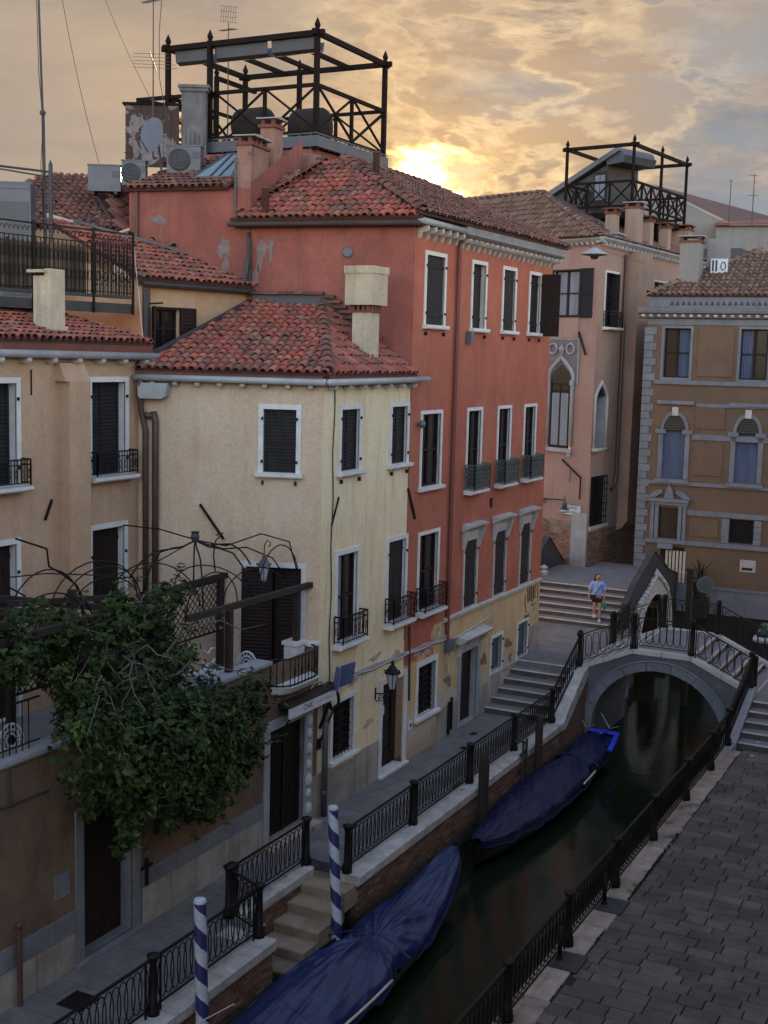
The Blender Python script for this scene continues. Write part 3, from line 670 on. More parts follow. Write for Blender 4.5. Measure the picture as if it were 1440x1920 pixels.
# quay on the house side
QX, RX, RY0, RY1 = 2.35, 1.34, 17.85, 20.9
mb = MB()
mb.box(-4.5, RX - 0.02, -4, 35.6, -1.9, -0.036); mb.box(RX - 0.02, QX - 0.03, -4, RY0 - 0.02, -1.9, -0.037); mb.box(RX - 0.02, QX - 0.03, RY1 + 0.02, 35.28, -1.9, -0.037)
quay = struct('quay_wall', mb, M_mortar)
rr = random.Random(5)
def brick_mesh(mt, L=0.245, h=0.062, t=0.05):
    mb = MB(); mb.box(0, L, -t, 0, 0, h); return mb.mesh('brick', mt)
BRK = brick_mesh(M_brick)
spots = []
def brick_field(fr, u0, u1, z0, z1, out=0.022):
    L, h, j = 0.245, 0.062, 0.014; n = int((z1 - z0) / (h + j))
    for i in range(n):
        z = z1 - (i + 1) * (h + j); u = u0 - (L / 2 if i % 2 else 0)
        while u < u1 - 0.1:
            if u >= u0 and u + L <= u1 + 0.05: spots.append(fr.mat(u, out + rr.uniform(-.012, .010), z) @ Matrix.Rotation(rr.uniform(-.02, .02), 4, 'Y'))
            u += L + j
FQ = Fr((QX - 0.03, 0), (0, 1), (1, 0)); FQR = Fr((RX - 0.02, 0), (0, 1), (1, 0))
brick_field(FQ, 13.0, RY0 - 0.02, -1.22, -0.2); brick_field(FQ, RY1 + 0.02, 35.2, -1.22, -0.2); brick_field(FQR, RY0, RY1, -1.22, -0.2)
brick_field(Fr((QX - 0.03, RY0 - 0.02), (-1, 0), (0, 1)), 0.0, 0.98, -1.22, -0.2)
spots.sort(key=lambda m: (m.translation - EYE).length)
for m in spots[:300]: inst(BRK, 'brick', quay, m)
mb = MB(); bv = [v.co.copy() for v in BRK.vertices]; bf = [tuple(p.vertices) for p in BRK.polygons]
for m in spots[300:]: mb.add([m @ c for c in bv], bf)
mb.build('far_bricks', M_brick, quay, kind='stuff')
# coping stones along the water
def coping_run(y0, y1, x0, x1, z=0.02, th=0.21):
    y = y0
    while y < y1 - 0.05:
        L = min(rr.uniform(0.95, 1.55), y1 - y)
        if y1 - y - L < 0.4: L = y1 - y
        k = MB(); a = rr.uniform(-.006, .006); b = 0.025
        k.prism([(x0, z - th), (x1 - 0.01, z - th), (x1 + a, z - th + 0.03), (x1 + a, z - b), (x1 + a - b, z), (x0, z)], Fr((0, 0), (0, 1), (1, 0)), y + 0.006, y + L - 0.006)
        k.build('coping_stone', M_coping, quay); y += L
coping_run(7, RY0, 1.93, QX + 0.05); coping_run(RY1, 33.0, 1.93, QX + 0.05); coping_run(RY0 + 0.42, RY1, 0.98, RX + 0.03)
k = MB(); k.box(RX + 0.04, 1.92, RY0 - 0.4, RY0 + 0.02, -0.19, 0.018); k.build('coping_stone', M_coping, quay)
k = MB(); k.prism([(33.0, -0.19), (33.35, -0.19), (35.27, 0.92), (35.27, 1.20), (34.9, 1.16), (33.4, 0.24), (33.2, 0.06), (33.0, 0.021)], Fr((0, 0), (0, 1), (1, 0)), 1.96, QX + 0.06, 'd'); k.build('coping_stone', M_coping, quay)
k = MB(); k.prism([(33.36, -1.2), (35.26, -1.2), (35.26, 0.90), (33.36, -0.2)], Fr((0, 0), (0, 1), (1, 0)), 1.2, QX - 0.0, 'd'); k.build('stair_wall', M_brick, quay)
# water steps in the recess, going down towards the camera
for i in range(6):
    k = MB(); y1 = RY1 + 0.05 - i * 0.50; zt = -0.16 - i * 0.195
    k.prism([(y1 - 0.52, zt - 0.4), (y1 + 0.02, zt - 0.4), (y1 + 0.02, zt), (y1 - 0.5, zt), (y1 - 0.52, zt - 0.02)], Fr((0, 0), (0, 1), (1, 0)), RX - 0.0, QX - 0.02 + rr.uniform(-.02, .02), 'd')
    k.build('water_step', M_wetstep, quay)
# pavement of the quay: stone slabs laid across
pav = MB(); pav.box(-0.35, 1.92, -3, RY0 + 0.0, -0.034, -0.022); pav.box(-0.35, 0.97, RY0 + 0.0, RY1, -0.034, -0.022); pav.box(-0.35, 1.92, RY1, 33.0, -0.034, -0.022)
pav = struct('quay_pavement', pav, M_joint)
y = 9.0
while y < 32.95:
    w = min(rr.uniform(0.42, 0.58), 33.0 - y); x = 0.01 + rr.uniform(-0.3, 0)
    while x < 1.91:
        L = rr.uniform(0.55, 1.05); a, b = max(x, 0.012), min(x + L, 1.915)
        if RY0 + 0.4 < y < RY1 and b > 0.97: b = min(b, 0.965)
        if b - a > 0.1:
            k = MB(); zt = rr.uniform(-.004, .003); k.box(a + .005, b - .005, y + .005, y + w - .005, -0.0215, zt); k.build('paving_stone', M_fond, pav)
        x += L
    y += w
k = MB(); k.box(0.55, 1.05, 14.25, 14.75, 0.004, 0.010); k.build('drain_cover', M_iron, pav)
for dx, dy in ((0.9, 23.1), (0.75, 29.5), (0.5, 30.8), (1.1, 12.3)):
    k = MB(); k.box(dx, dx + 0.16, dy, dy + 0.24, 0.004, 0.008); k.build('drain_cover', M_iron, pav)

# stairs up to the landing, the landing, and the second flight
stair = MB(); stair.box(-3.4, 1.955, 35.52, 41.3, -1.9, 1.07); stair = struct('stair_landing', stair, M_step)
def flight(parent, fr, u0, u1, d0, z0, n, rise, tread, depth=None, mt=(M_step, M_riser, M_stone)):
    """n steps rising along fr.n from d0"""
    for i in range(n):
        z = z0 + rise * (i + 1); d = d0 + tread * i
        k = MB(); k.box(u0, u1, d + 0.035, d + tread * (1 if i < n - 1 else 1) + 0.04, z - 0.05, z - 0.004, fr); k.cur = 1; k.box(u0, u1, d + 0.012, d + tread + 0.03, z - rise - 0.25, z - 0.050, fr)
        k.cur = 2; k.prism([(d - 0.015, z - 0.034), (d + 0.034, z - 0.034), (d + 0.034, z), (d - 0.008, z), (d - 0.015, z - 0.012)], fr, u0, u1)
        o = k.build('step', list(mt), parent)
flight(stair, Fr((0, 0), (1, 0), (0, 1)), 0.0, 1.955, 33.02, 0.0, 6, 0.179, 0.50)
flight(stair, Fr((0, 0), (1, 0), (0, 1)), -3.4, 1.38, 41.25, 1.072, 6, 0.165, 0.485)
# pavement on the far landing
y = 35.56
while y < 41.2:
    x = -3.3
    while x < 1.9:
        L = rr.uniform(0.9, 1.4); b = min(x + L, 1.95); k = MB()
        k.box(x + .004, b - .004, y + .004, y + 0.70 - .004, 1.0705, 1.077 + rr.uniform(-.002, .002)); k.build('paving_stone', M_fond, stair); x += L
    y += 0.70

# the campo on the near bank
CZ = 0.2
camp = MB(); camp.box(6.92, 40, -30, 33.0, -1.9, CZ - 0.045); camp.box(7.25, 40, 33.0, 70, -1.9, CZ - 0.045)
camp = struct('square_pavement', camp, M_joint)
ps = []; y = 11.0
while y < 33.0:
    w = rr.uniform(0.27, 0.36); x = 7.47 + rr.uniform(-.3, 0)
    while x < 13.5:
        L = rr.choice((0.38, 0.45, 0.52, 0.6, 0.72)) * rr.uniform(0.92, 1.08); a, b = max(x, 7.475), x + L
        if b - a > 0.12 and not (y > 32.7 and b > 7.2): ps.append((a, b, y, y + w))
        x += L
    y += w
def in_view(x, y, z):
    d = Vector((x, y, z)) - EYE; t = d.dot(CF)
    return t > 0 and abs(d.dot(CR) / t) < 0.32 and abs(d.dot(CU) / t) < 0.425
def slab(mb, a, b, c, d, zt):
    j = 0.009; e = 0.010; ta, tb = rr.uniform(-.004, .004), rr.uniform(-.004, .004)
    V = [(a + j, c + j, CZ - .046), (b - j, c + j, CZ - .046), (b - j, d - j, CZ - .046), (a + j, d - j, CZ - .046),
         (a + j, c + j, zt - e), (b - j, c + j, zt - e), (b - j, d - j, zt - e), (a + j, d - j, zt - e),
         (a + j + e, c + j + e, zt + ta), (b - j - e, c + j + e, zt + tb), (b - j - e, d - j - e, zt - ta), (a + j + e, d - j - e, zt - tb)]
    mb.add(V, [(0, 1, 5, 4), (1, 2, 6, 5), (2, 3, 7, 6), (3, 0, 4, 7), (4, 5, 9, 8), (5, 6, 10, 9), (6, 7, 11, 10), (7, 4, 8, 11), (8, 9, 10, 11)]); return mb
vis = [s for s in ps if in_view((s[0] + s[1]) / 2, (s[2] + s[3]) / 2, CZ)]; hid = [s for s in ps if s not in set(vis)]
vis.sort(key=lambda s: (Vector(((s[0] + s[1]) / 2, s[2], CZ)) - EYE).length)
for s in vis[:300]: slab(MB(), *s, CZ + rr.uniform(-.008, .004)).build('paving_stone', M_trach, camp)
mb = MB()
for s in vis[300:] + hid: slab(mb, *s, CZ + rr.uniform(-.008, .004))
mb.build('far_paving', M_trach, camp, kind='stuff')
y = 8.0
while y < 32.5:
    L = rr.uniform(1.2, 1.9); L = min(L, 32.6 - y)
    k = MB(); xe = 7.46 + rr.uniform(-.02, .03); zt = CZ + 0.012 + rr.uniform(-.006, .006)
    k.prism([(6.90, -0.12), (xe, -0.12), (xe, zt - .01), (xe - .012, zt), (6.92, zt), (6.90, zt - .02)], Fr((0, 0), (0, 1), (1, 0)), y + .006, y + L - .006); k.build('kerb_stone', M_kerb, camp); y += L
# moss and weeds along the kerb joint
mb = MB()
for k in range(420):
    y = rr.uniform(22.5, 26.0) if k < 320 else rr.uniform(14, 31); x = 7.475 + abs(rr.gauss(0, .02)) - 0.02; s = rr.uniform(.015, .05)
    a = rr.uniform(0, PI); mb.add([(x - s * math.cos(a), y - s * math.sin(a), CZ - .01), (x + s * math.cos(a), y + s * math.sin(a), CZ - .01), (x + rr.uniform(-.02, .02), y + rr.uniform(-.02, .02), CZ + s * 1.1)], [(0, 1, 2)])
mo = mb.build('moss', M_moss, None); mo['kind'] = 'stuff'; mo['label'] = 'green moss growing in the joint between kerb and paving'
# stairs from the campo up to the bridge, with a sloping side stone
cst = MB(); cst.box(7.27, 40, 35.0, 37.0, -1.9, 1.064); cst.box(7.27, 40, 37.0, 41.5, -1.9, 1.062); cst = struct('bridge_stairs', cst, M_step)
flight(cst, Fr((0, 0), (1, 0), (0, 1)), 7.33, 11.5, 32.85, CZ, 5, 0.174, 0.44)
k = MB(); k.prism([(32.66, 0.15), (32.66, 0.38), (32.86, 0.44), (35.0, 1.28), (35.3, 1.30), (35.3, 0.9), (33.2, 0.15)], Fr((0, 0), (0, 1), (1, 0)), 6.93, 7.31, 'd'); k.build('side_stone', M_bluestone, cst)
k = MB(); k.box(6.97, 7.29, 32.3, 32.65, 0.16, 0.36); k.build('post_block', M_bluestone, cst)
mb = MB(); mb.box(6.93, 7.20, 32.9, 35.27, -1.9, 0.15); mb.build('stair_wall', M_mortar, cst)
for dx, dy in ((7.75, 33.05), (7.75, 32.35)):
    z0_ = CZ + .178 if dy > 32.9 else CZ + .008; k = MB(); k.add([(dx, dy, z0_), (dx + .11, dy + .01, z0_ + .012), (dx + .10, dy + .08, z0_), (dx + .01, dy + .07, z0_ + .008), (dx, dy, z0_ - .003), (dx + .11, dy + .01, z0_ + .009), (dx + .10, dy + .08, z0_ - .003), (dx + .01, dy + .07, z0_ + .005)], [(0, 1, 2, 3), (7, 6, 5, 4)]); tag(k.build('paper_scrap', M_white), 'white paper scrap lying on the lowest step of the bridge stairs' if dy > 32.9 else 'white paper scrap lying on the paving in front of the bridge stairs', 'litter')
# ------------------------------------------------------------------ the bridge over the canal
br = thing('canal_bridge', 'small stone humpback bridge with a round arch over the canal', 'bridge', (4.6, 37.1, 0))
BY0, BY1 = 35.3, 38.9
def top_z(x):
    P = [(1.6, 1.08), (2.0, 1.15), (3.7, 1.90), (5.4, 1.90), (7.25, 1.07), (7.6, 1.07)]
    for (a, za), (b, zb) in zip(P, P[1:]):
        if a <= x <= b: return lerp(za, zb, (x - a) / (b - a))
    return 1.07
ac, az, ar = 4.5, -0.6, 1.97
mb = MB(); n = 28
A = [(ac - ar * math.cos(PI * k / n), az + ar * math.sin(PI * k / n)) for k in range(n + 1)]
for Y in (BY0, BY1):
    for (x0, z0), (x1, z1) in zip(A, A[1:]): mb.quad((x0, Y, z0), (x1, Y, z1), (x1, Y, top_z(x1) - 0.11), (x0, Y, top_z(x0) - 0.11))
    for xa, xb in ((1.62, ac - ar), (ac + ar, 7.3)):
        m = 6
        for i in range(m):
            p, q = lerp(xa, xb, i / m), lerp(xa, xb, (i + 1) / m); mb.quad((p, Y, -1.9), (q, Y, -1.9), (q, Y, top_z(q) - 0.11), (p, Y, top_z(p) - 0.11))
for (x0, z0), (x1, z1) in zip(A, A[1:]): mb.quad((x0, BY0, z0), (x1, BY0, z1), (x1, BY1, z1), (x0, BY1, z0))
for x in (ac - ar, ac + ar): mb.quad((x, BY0, -1.9), (x, BY1, -1.9), (x, BY1, az), (x, BY0, az))
mb.build('arch_wall', M_bridge, br)
# ring of voussoirs
nv = 9
for k in range(nv):
    a0, a1 = PI * k / nv + 0.006, PI * (k + 1) / nv - 0.006; mb = MB(); m = 4; V = []
    for Y in (BY0 - 0.05, BY0 + 0.25):
        for r in (ar - 0.012, ar + 0.26):
            V += [(ac - r * math.cos(lerp(a0, a1, i / m)), Y, az + r * math.sin(lerp(a0, a1, i / m))) for i in range(m + 1)]
    q = m + 1; F = []
    for i in range(m): F += [(i, i + 1, q + i + 1, q + i), (2 * q + i, 3 * q + i, 3 * q + i + 1, 2 * q + i + 1), (i, 2 * q + i, 2 * q + i + 1, i + 1), (q + i, q + i + 1, 3 * q + i + 1, 3 * q + i)]
    F += [(0, q, 3 * q, 2 * q), (m, 2 * q + m, 3 * q + m, q + m)]
    mb.add(V, F).build('voussoir', M_bluestone2, br)
k = MB(); k.tube([(ac - (ar + .275) * math.cos(PI * i / 40), BY0 - .055, az + (ar + .275) * math.sin(PI * i / 40)) for i in range(41)], .030, 6); k.build('arch_moulding', M_bluestone2, br, True)
# edge stones under the railings
for Y0, Y1 in ((BY0 - 0.04, BY0 + 0.24), (BY1 - 0.24, BY1 + 0.04)):
    for xa, xb in ((2.02, 2.85), (2.86, 3.69), (3.7, 4.55), (4.56, 5.4), (5.41, 6.3), (6.31, 7.25)):
        k = MB(); za, zb = top_z(xa), top_z(xb)
        k.prism([(xa + .004, za - 0.11), (xb - .004, zb - 0.11), (xb - .004, zb + 0.02), (xa + .004, za + 0.02)], Fr((0, 0), (1, 0), (0, 1)), Y0, Y1, 'd'); k.build('edge_stone', M_stone, br)
# treads across the deck
def deck(xa, xb, z):
    k = MB(); k.box(xa, xb, BY0 + 0.245, BY1 - 0.245, z - 0.3, z); o = k.build('deck_slab', M_step, br); return o
deck(3.7, 5.4, 1.90)
for i in range(4):
    z = 1.90 - 0.187 * (i + 1); k = MB(); xa = 3.7 - 0.43 * (i + 1); k.box(xa + 0.05, 3.7 - 0.43 * i, BY0 + .245, BY1 - .245, z - .3, z - .003); k.cur = 1; k.box(xa - .0, xa + .05, BY0 + .245, BY1 - .245, z - .06, z); k.build('step', [M_step, M_stone], br)
for i in range(5):
    z = 1.90 - 0.166 * (i + 1) + 0.002; k = MB(); xb = 5.4 + 0.375 * (i + 1); k.box(5.4 + 0.375 * i, xb - .05, BY0 + .245, BY1 - .245, z - .3, z - .003); k.cur = 1; k.box(xb - .05, xb, BY0 + .245, BY1 - .245, z - .06, z); k.build('step', [M_step, M_stone], br)
for xe in (3.7, 5.4):
    k = MB(); k.box(xe - .03, xe + .03, BY0 + .247, BY1 - .247, 1.85, 1.903); k.build('nosing', M_stone, br)
# ------------------------------------------------------------------ railings
railing('quay_railing', 'cast iron railing with interlaced ovals running along the brick quay up to the steps', [(2.08, RY1 + 0.08, 0.02), (2.08, 24.0, 0.02), (2.08, 27.15, 0.02), (2.08, 30.1, 0.02), (2.08, 33.05, 0.02), (2.1, 35.25, 1.21)], 'canal railings')
railing('quay_railing', 'short iron railing set back above the water steps by the cafe door', [(1.17, RY1 + 0.02, 0.02), (1.17, RY0 + 0.42, 0.02)], 'canal railings')
railing('quay_railing', 'iron railing past the striped mooring post, turning the corner by the plastic bottle', [(1.17, RY0 + 0.30, 0.02), (2.08, RY0 - 0.08, 0.02), (2.08, 14.75, 0.02), (2.08, 11.6, 0.02), (2.08, 8.6, 0.02)], 'canal railings')
railing('square_railing', 'long iron railing between the paved square and the canal', [(7.08, 11.4, CZ + .01), (7.08, 14.2, CZ + .01), (7.08, 17.0, CZ + .01), (7.08, 19.85, CZ + .01), (7.08, 22.65, CZ + .01), (7.08, 25.4, CZ + .01), (7.09, 28.2, CZ + .01), (7.1, 30.7, CZ + .01), (7.13, 32.47, CZ + 0.16), (7.13, 35.2, 1.30)], 'canal railings')
railing('bridge_railing', 'near iron railing of the humpback bridge, facing the boats', [(2.06, BY0 + .1, 1.19), (3.70, BY0 + .1, 1.92), (5.40, BY0 + .1, 1.92), (7.2, BY0 + .1, 1.10)], 'canal railings', 0.20, LOOP2, POST2, h=0.93)
railing('bridge_railing', 'far iron railing of the humpback bridge, towards the amber building', [(2.06, BY1 - .1, 1.19), (3.70, BY1 - .1, 1.92), (5.40, BY1 - .1, 1.92), (7.2, BY1 - .1, 1.10)], 'canal railings', 0.20, LOOP2, POST2, h=0.93)
railing('landing_railing', 'iron railing on the landing between the bridge and the gabled parapet', [(1.95, 39.0, 1.08), (1.72, 41.9, 1.08)], 'canal railings', 0.2, LOOP2, POST2, skip_posts=(1,))
# ------------------------------------------------------------------ second bridge: gabled parapets with a carved arch
def gable_parapet(name, label, x0, x1, prof, arch=None, cat='parapet'):
    t = thing(name, label, cat, ((x0 + x1) / 2, prof[0][0], 1.0)); fy = Fr((0, 0), (0, 1), (1, 0))
    mb = MB()
    if not arch: mb.prism(prof, fy, x0, x1, 'd')
    else:
        yc, zs, w, apex = arch           # pointed arch opening seen on the canal side
        m = 16; AR = [(yc - w * math.cos(PI * k / m), zs + (apex - zs) * math.sin(PI * k / m)) for k in range(m + 1)]
        def top(y):
            P = [p for p in prof if p[1] > 0.5]; P.sort()
            for (a, za), (b, zb) in zip(P, P[1:]):
                if a <= y <= b: return lerp(za, zb, (y - a) / (b - a))
            return P[-1][1]
        ya, yb = min(p[0] for p in prof), max(p[0] for p in prof)
        for X in (x0, x1):
            for (a, za), (b, zb) in zip(AR, AR[1:]): mb.quad((X, a, za), (X, b, zb), (X, b, top(b)), (X, a, top(a)))
            for p, q in ((ya, yc - w), (yc + w, yb)):
                for i in range(5):
                    s_, e_ = lerp(p, q, i / 5), lerp(p, q, (i + 1) / 5); mb.quad((X, s_, -1.9), (X, e_, -1.9), (X, e_, top(e_)), (X, s_, top(s_)))
        T = sorted({ya, yb, *[p[0] for p in prof], *[a for a, _ in AR]})
        for a, b in zip(T, T[1:]): mb.quad((x0, a, top(a)), (x1, a, top(a)), (x1, b, top(b)), (x0, b, top(b)))
        for (a, za), (b, zb) in zip(AR, AR[1:]): mb.quad((x0, a, za), (x1, a, za), (x1, b, zb), (x0, b, zb))
        mb.quad((x0, ya, -1.9), (x1, ya, -1.9), (x1, ya, top(ya)), (x0, ya, top(ya)))
    mb.build('wall', M_parapet, t); P = sorted([p for p in prof if p[1] > 1.6])
    for (a, za), (b, zb) in zip(P, P[1:]):
        k = MB(); k.prism([(a, za + .002), (b, zb + .002), (b, zb + .07), (a, za + .07)], fy, x0 - .02, x1 + .03, 'd'); k.build('coping', M_parapet, t)
    return t
gp = gable_parapet('bridge_parapet', 'dark gabled parapet with a carved pointed stone arch beside the steps', 1.49, 1.66, [(41.6, -1.9), (48.6, -1.9), (48.6, 2.0), (47.2, 2.35), (45.0, 3.36), (42.6, 2.45), (41.6, 1.9)], (44.85, 0.2, 1.85, 1.80))
F1 = Fr((1.66, 0), (0, 1), (1, 0))
def mould(pts, w, out, mt, name, par):
    for a, b in zip(pts, pts[1:]):
        k = MB(); k.bar(F1(a[0], out / 2, a[1]), F1(b[0], out / 2, b[1]), out, w); k.build(name, mt, par)
k = MB()
ogee = [(41.9, -0.6), (41.9, 0.45), (42.25, 1.25), (42.9, 1.72), (44.0, 2.05), (45.0, 2.52), (45.8, 2.15), (46.5, 1.80), (47.1, 1.25), (47.4, 0.45), (47.4, -0.6)]
inner = [(42.98, -0.6), (42.98, 0.3), (43.12, 0.85), (43.5, 1.38), (44.1, 1.72), (44.85, 1.84), (45.6, 1.72), (46.2, 1.38), (46.58, 0.85), (46.72, 0.3), (46.72, -0.6)]
mb = MB()
for out, A_, B_ in ((0.12, ogee, inner),):
    # carved band between the outer and inner mouldings
    def samp(P, t):
        L = [0]; 
        for a, b in zip(P, P[1:]): L.append(L[-1] + math.hypot(a[0] - b[0], a[1] - b[1]))
        s = t * L[-1]
        for i in range(len(P) - 1):
            if s <= L[i + 1] + 1e-9: f = (s - L[i]) / (L[i + 1] - L[i]); return (lerp(P[i][0], P[i + 1][0], f), lerp(P[i][1], P[i + 1][1], f))
        return P[-1]
    m = 26; O_ = [samp(A_, i / m) for i in range(m + 1)]; I_ = [samp(B_, i / m) for i in range(m + 1)]
    for i in range(m):
        mb.quad(F1(O_[i][0], out, O_[i][1]), F1(O_[i + 1][0], out, O_[i + 1][1]), F1(I_[i + 1][0], out, I_[i + 1][1]), F1(I_[i][0], out, I_[i][1]))
        mb.quad(F1(O_[i][0], 0, O_[i][1]), F1(O_[i + 1][0], 0, O_[i + 1][1]), F1(O_[i + 1][0], out, O_[i + 1][1]), F1(O_[i][0], out, O_[i][1]))
        mb.quad(F1(I_[i][0], -0.2, I_[i][1]), F1(I_[i + 1][0], -0.2, I_[i + 1][1]), F1(I_[i + 1][0], out, I_[i + 1][1]), F1(I_[i][0], out, I_[i][1]))
arch_o = mb.build('carved_arch', M_portal, gp)
k = MB(); k.tube([F1(a, 0.13, b) for a, b in [samp(ogee, i / 40) for i in range(41)]], 0.06, 6); k.build('outer_moulding', M_portal, gp, True)
k = MB(); k.tube([F1(a, 0.13, b) for a, b in [samp(inner, i / 40) for i in range(41)]], 0.05, 6); k.build('inner_moulding', M_portal, gp, True)
me_c = MB().sphere((0, 0, 0), 0.10, 7, 5, (1, 0.8, 1.2)).mesh('crocket', M_portal, True)
for t_ in [0.26 + 0.03 * i for i in range(8)] + [0.52 + 0.03 * i for i in range(8)]:
    a, b = samp(ogee, t_); inst(me_c, 'crocket', gp, TR(F1(a, 0.12, b + 0.06)))
k = MB(); k.lathe([(0.05, 0), (0.09, 0.08), (0.04, 0.16), (0.001, 0.24)], F1(45.0, 0.12, 2.52), 8); k.build('finial', M_portal, gp, True)
gable_parapet('bridge_parapet', 'dark gable of the far parapet peeping past the red house end', -3.15, -2.92, [(42.5, 1.0), (48.2, 1.0), (48.2, 2.1), (46.4, 3.3), (44.5, 2.5), (42.5, 2.3)])
k = MB(); k.lathe([(0.16, 0), (0.18, 0.12), (0.10, 0.2), (0.16, 0.3), (0.001, 0.4)], (-2.6, 45.0, 2.06), 8)
tag(k.build('stone_baluster', M_stone), 'small white carved stone at the far end of the upper steps', 'carved stone')
deck2 = MB(); deck2.box(-3.4, 1.39, 44.14, 47.72, 1.2, 2.06); deck2.box(-1.7, 1.39, 47.72, 49.4, 1.2, 2.058); struct('upper_bridge_deck', deck2, M_step)

# unseen houses sized for shade: the viewpoint's own, and one added along the quay
nh = thing('unseen_near_house', 'long plain tan house along the near side of the square, unseen, sized for shade', 'house', (20, 10, 0))
k = MB(); k.box(14.1, 28, -24, 46, -1.9, 11.8); k.build('wall', M_tan, nh); k = MB(); k.box(13.8, 28.3, -24.3, 46.3, 11.8, 12.05); k.build('roof', M_fascia, nh)
nq = thing('unseen_quay_house', 'plain tan house further back along the quay, unseen, added for shade', 'house', (-5, -4, 0))
k = MB(); k.box(-11, -0.02, -22, 6.9, -1.9, 11.5); k.build('wall', M_tan, nq); k = MB(); k.box(-11.3, .3, -22.3, 7.2, 11.5, 11.75); k.build('roof', M_fascia, nq)
# ------------------------------------------------------------------ frames of the house fronts
c_, s_ = math.cos, math.sin
F0 = Fr((0, 0), (0, 1), (1, 0))
FT = Fr((0, 23.3), (-c_(R(19)), -s_(R(19))), (s_(R(19)), -c_(R(19))))
FL = Fr((-3.9, 0), (0, 1), (1, 0))
FW = Fr((0, 27.54), (-c_(R(9)), -s_(R(9))), (s_(R(9)), -c_(R(9))))
# ================================================================== cream corner house
ch = thing('corner_house', 'cream and tan corner house with a red hipped tile roof and big square chimney', 'house', (-1.5, 25, 0))
H = []
for u0, u1 in ((23.99, 25.05), (26.45, 27.50)): H.append(window(ch, F0, u0, u1, 7.60, 9.19, 'shut', depth=0.11))
for u0, u1 in ((23.95, 25.10), (26.45, 27.60)): H.append(window(ch, F0, u0, u1, 3.72, 5.93, 'glass' if u0 < 25 else 'plank', depth=0.13, sill=False, guard={'h': 0.62, 'out': 0.25}, half=(0.12, 0.42) if u0 < 25 else None))
g = window(ch, F0, 23.85, 25.05, 1.0, 2.52, 'glass', depth=0.16); H.append(g)
dr = (26.42, 27.64, 0.06, 2.32, 0.28); H.append(dr)
wall(F0, 23.3, 27.56, -0.03, 9.62, H, [M_cream, M_white], ch, label='cream wall along the quay')
# bars on the ground floor window
gw = [o for o in ch.children if o.name.startswith('window')][-1]
k = MB()
for i in range(6): u = lerp(g[0], g[1], (i + .5) / 6); k.bar(F0(u, -0.06, g[2]), F0(u, -0.06, g[3]), 0.022)
for i in range(7): z = lerp(g[2], g[3], (i + .5) / 7); k.bar(F0(g[0], -0.06, z), F0(g[1], -0.06, z), 0.018)
k.build('grille', M_iron, gw)
# street door
d_ = MB(); d_.box(26.42, 27.64, -0.28, -0.22, 0.06, 2.32, F0); dd = d_.build('door', M_door, ch)
k = MB(); k.box(26.52, 27.22, -0.219, -0.20, 0.55, 2.20, F0); k.build('glass_panel', M_glass, dd)
k = MB(); k.box(27.28, 27.34, -0.219, -0.17, 0.1, 2.25, F0); k.box(26.50, 27.30, -0.219, -0.18, 0.16, 0.50, F0); k.build('door_frame', M_brownshut, dd)
k = MB(); k.box(26.78, 26.95, -0.199, -0.196, 1.42, 1.66, F0); k.build('notice', M_sign, dd)
fm = frame_mb(F0, 26.42, 27.64, 0.03, 2.32, 0.14, 0.035, False); fm.box(26.25, 27.8, -0.02, 0.12, -0.02, 0.05, F0); fm.build('door_surround', M_white, ch)
# stone slabs of the base
for a, b, zt in ((23.32, 23.83, 0.98), (25.08, 25.7, 0.98), (25.72, 26.26, 0.98), (23.84, 25.07, 0.86)):
    k = MB(); k.box(a + .004, b - .004, -0.01, 0.022, 0.0, zt, F0); k.build('base_slab', M_dado, ch)
# tan side wall over the terrace
HT = [window(ch, FT, 0.47, 1.42, 7.6, 9.19, 'blank', depth=0.20, shut_mt=M_shut)]
wn_ = [o for o in ch.children if o.name.startswith('window')][-1]
m_ = (HT[0][0] + HT[0][1]) / 2
for a, b in ((HT[0][0] + .004, m_ - .003), (m_ + .003, HT[0][1] - .004)): louver_leaf(FT, a, b, HT[0][2], HT[0][3] - .004, -0.05, 'shutter', M_shut, wn_)
HT.append((0.42, 1.66, 3.0, 5.62, 0.25))
tanw = wall(FT, 0.0, 4.25, 2.8, 9.62, HT, [M_tan, M_white], ch, label='tan wall facing the terrace')
k = MB(); k.quad(FT(0.42, -.25, 3.0), FT(1.66, -.25, 3.0), FT(1.66, -.25, 5.62), FT(0.42, -.25, 5.62)); dw = k.build('terrace_door', M_glass, ch)
for a, b, d0 in ((0.43, 1.04, -0.10), (1.05, 1.75, 0.06)): louver_leaf(FT, a, b, 3.03, 5.58, d0, 'shutter', M_brownshut, dw)
frame_mb(FT, 0.42, 1.66, 3.0, 5.62, 0.11, 0.03, False).build('frame', M_white, dw)
# back walls so that the roof stands on something
k = MB(); k.quad(FT(4.25, 0, 3.2), (-4.25, 26.9, 3.2), (-4.25, 26.9, 11.4), FT(4.25, 0, 9.62)); k.build('party_wall', M_tan, ch)
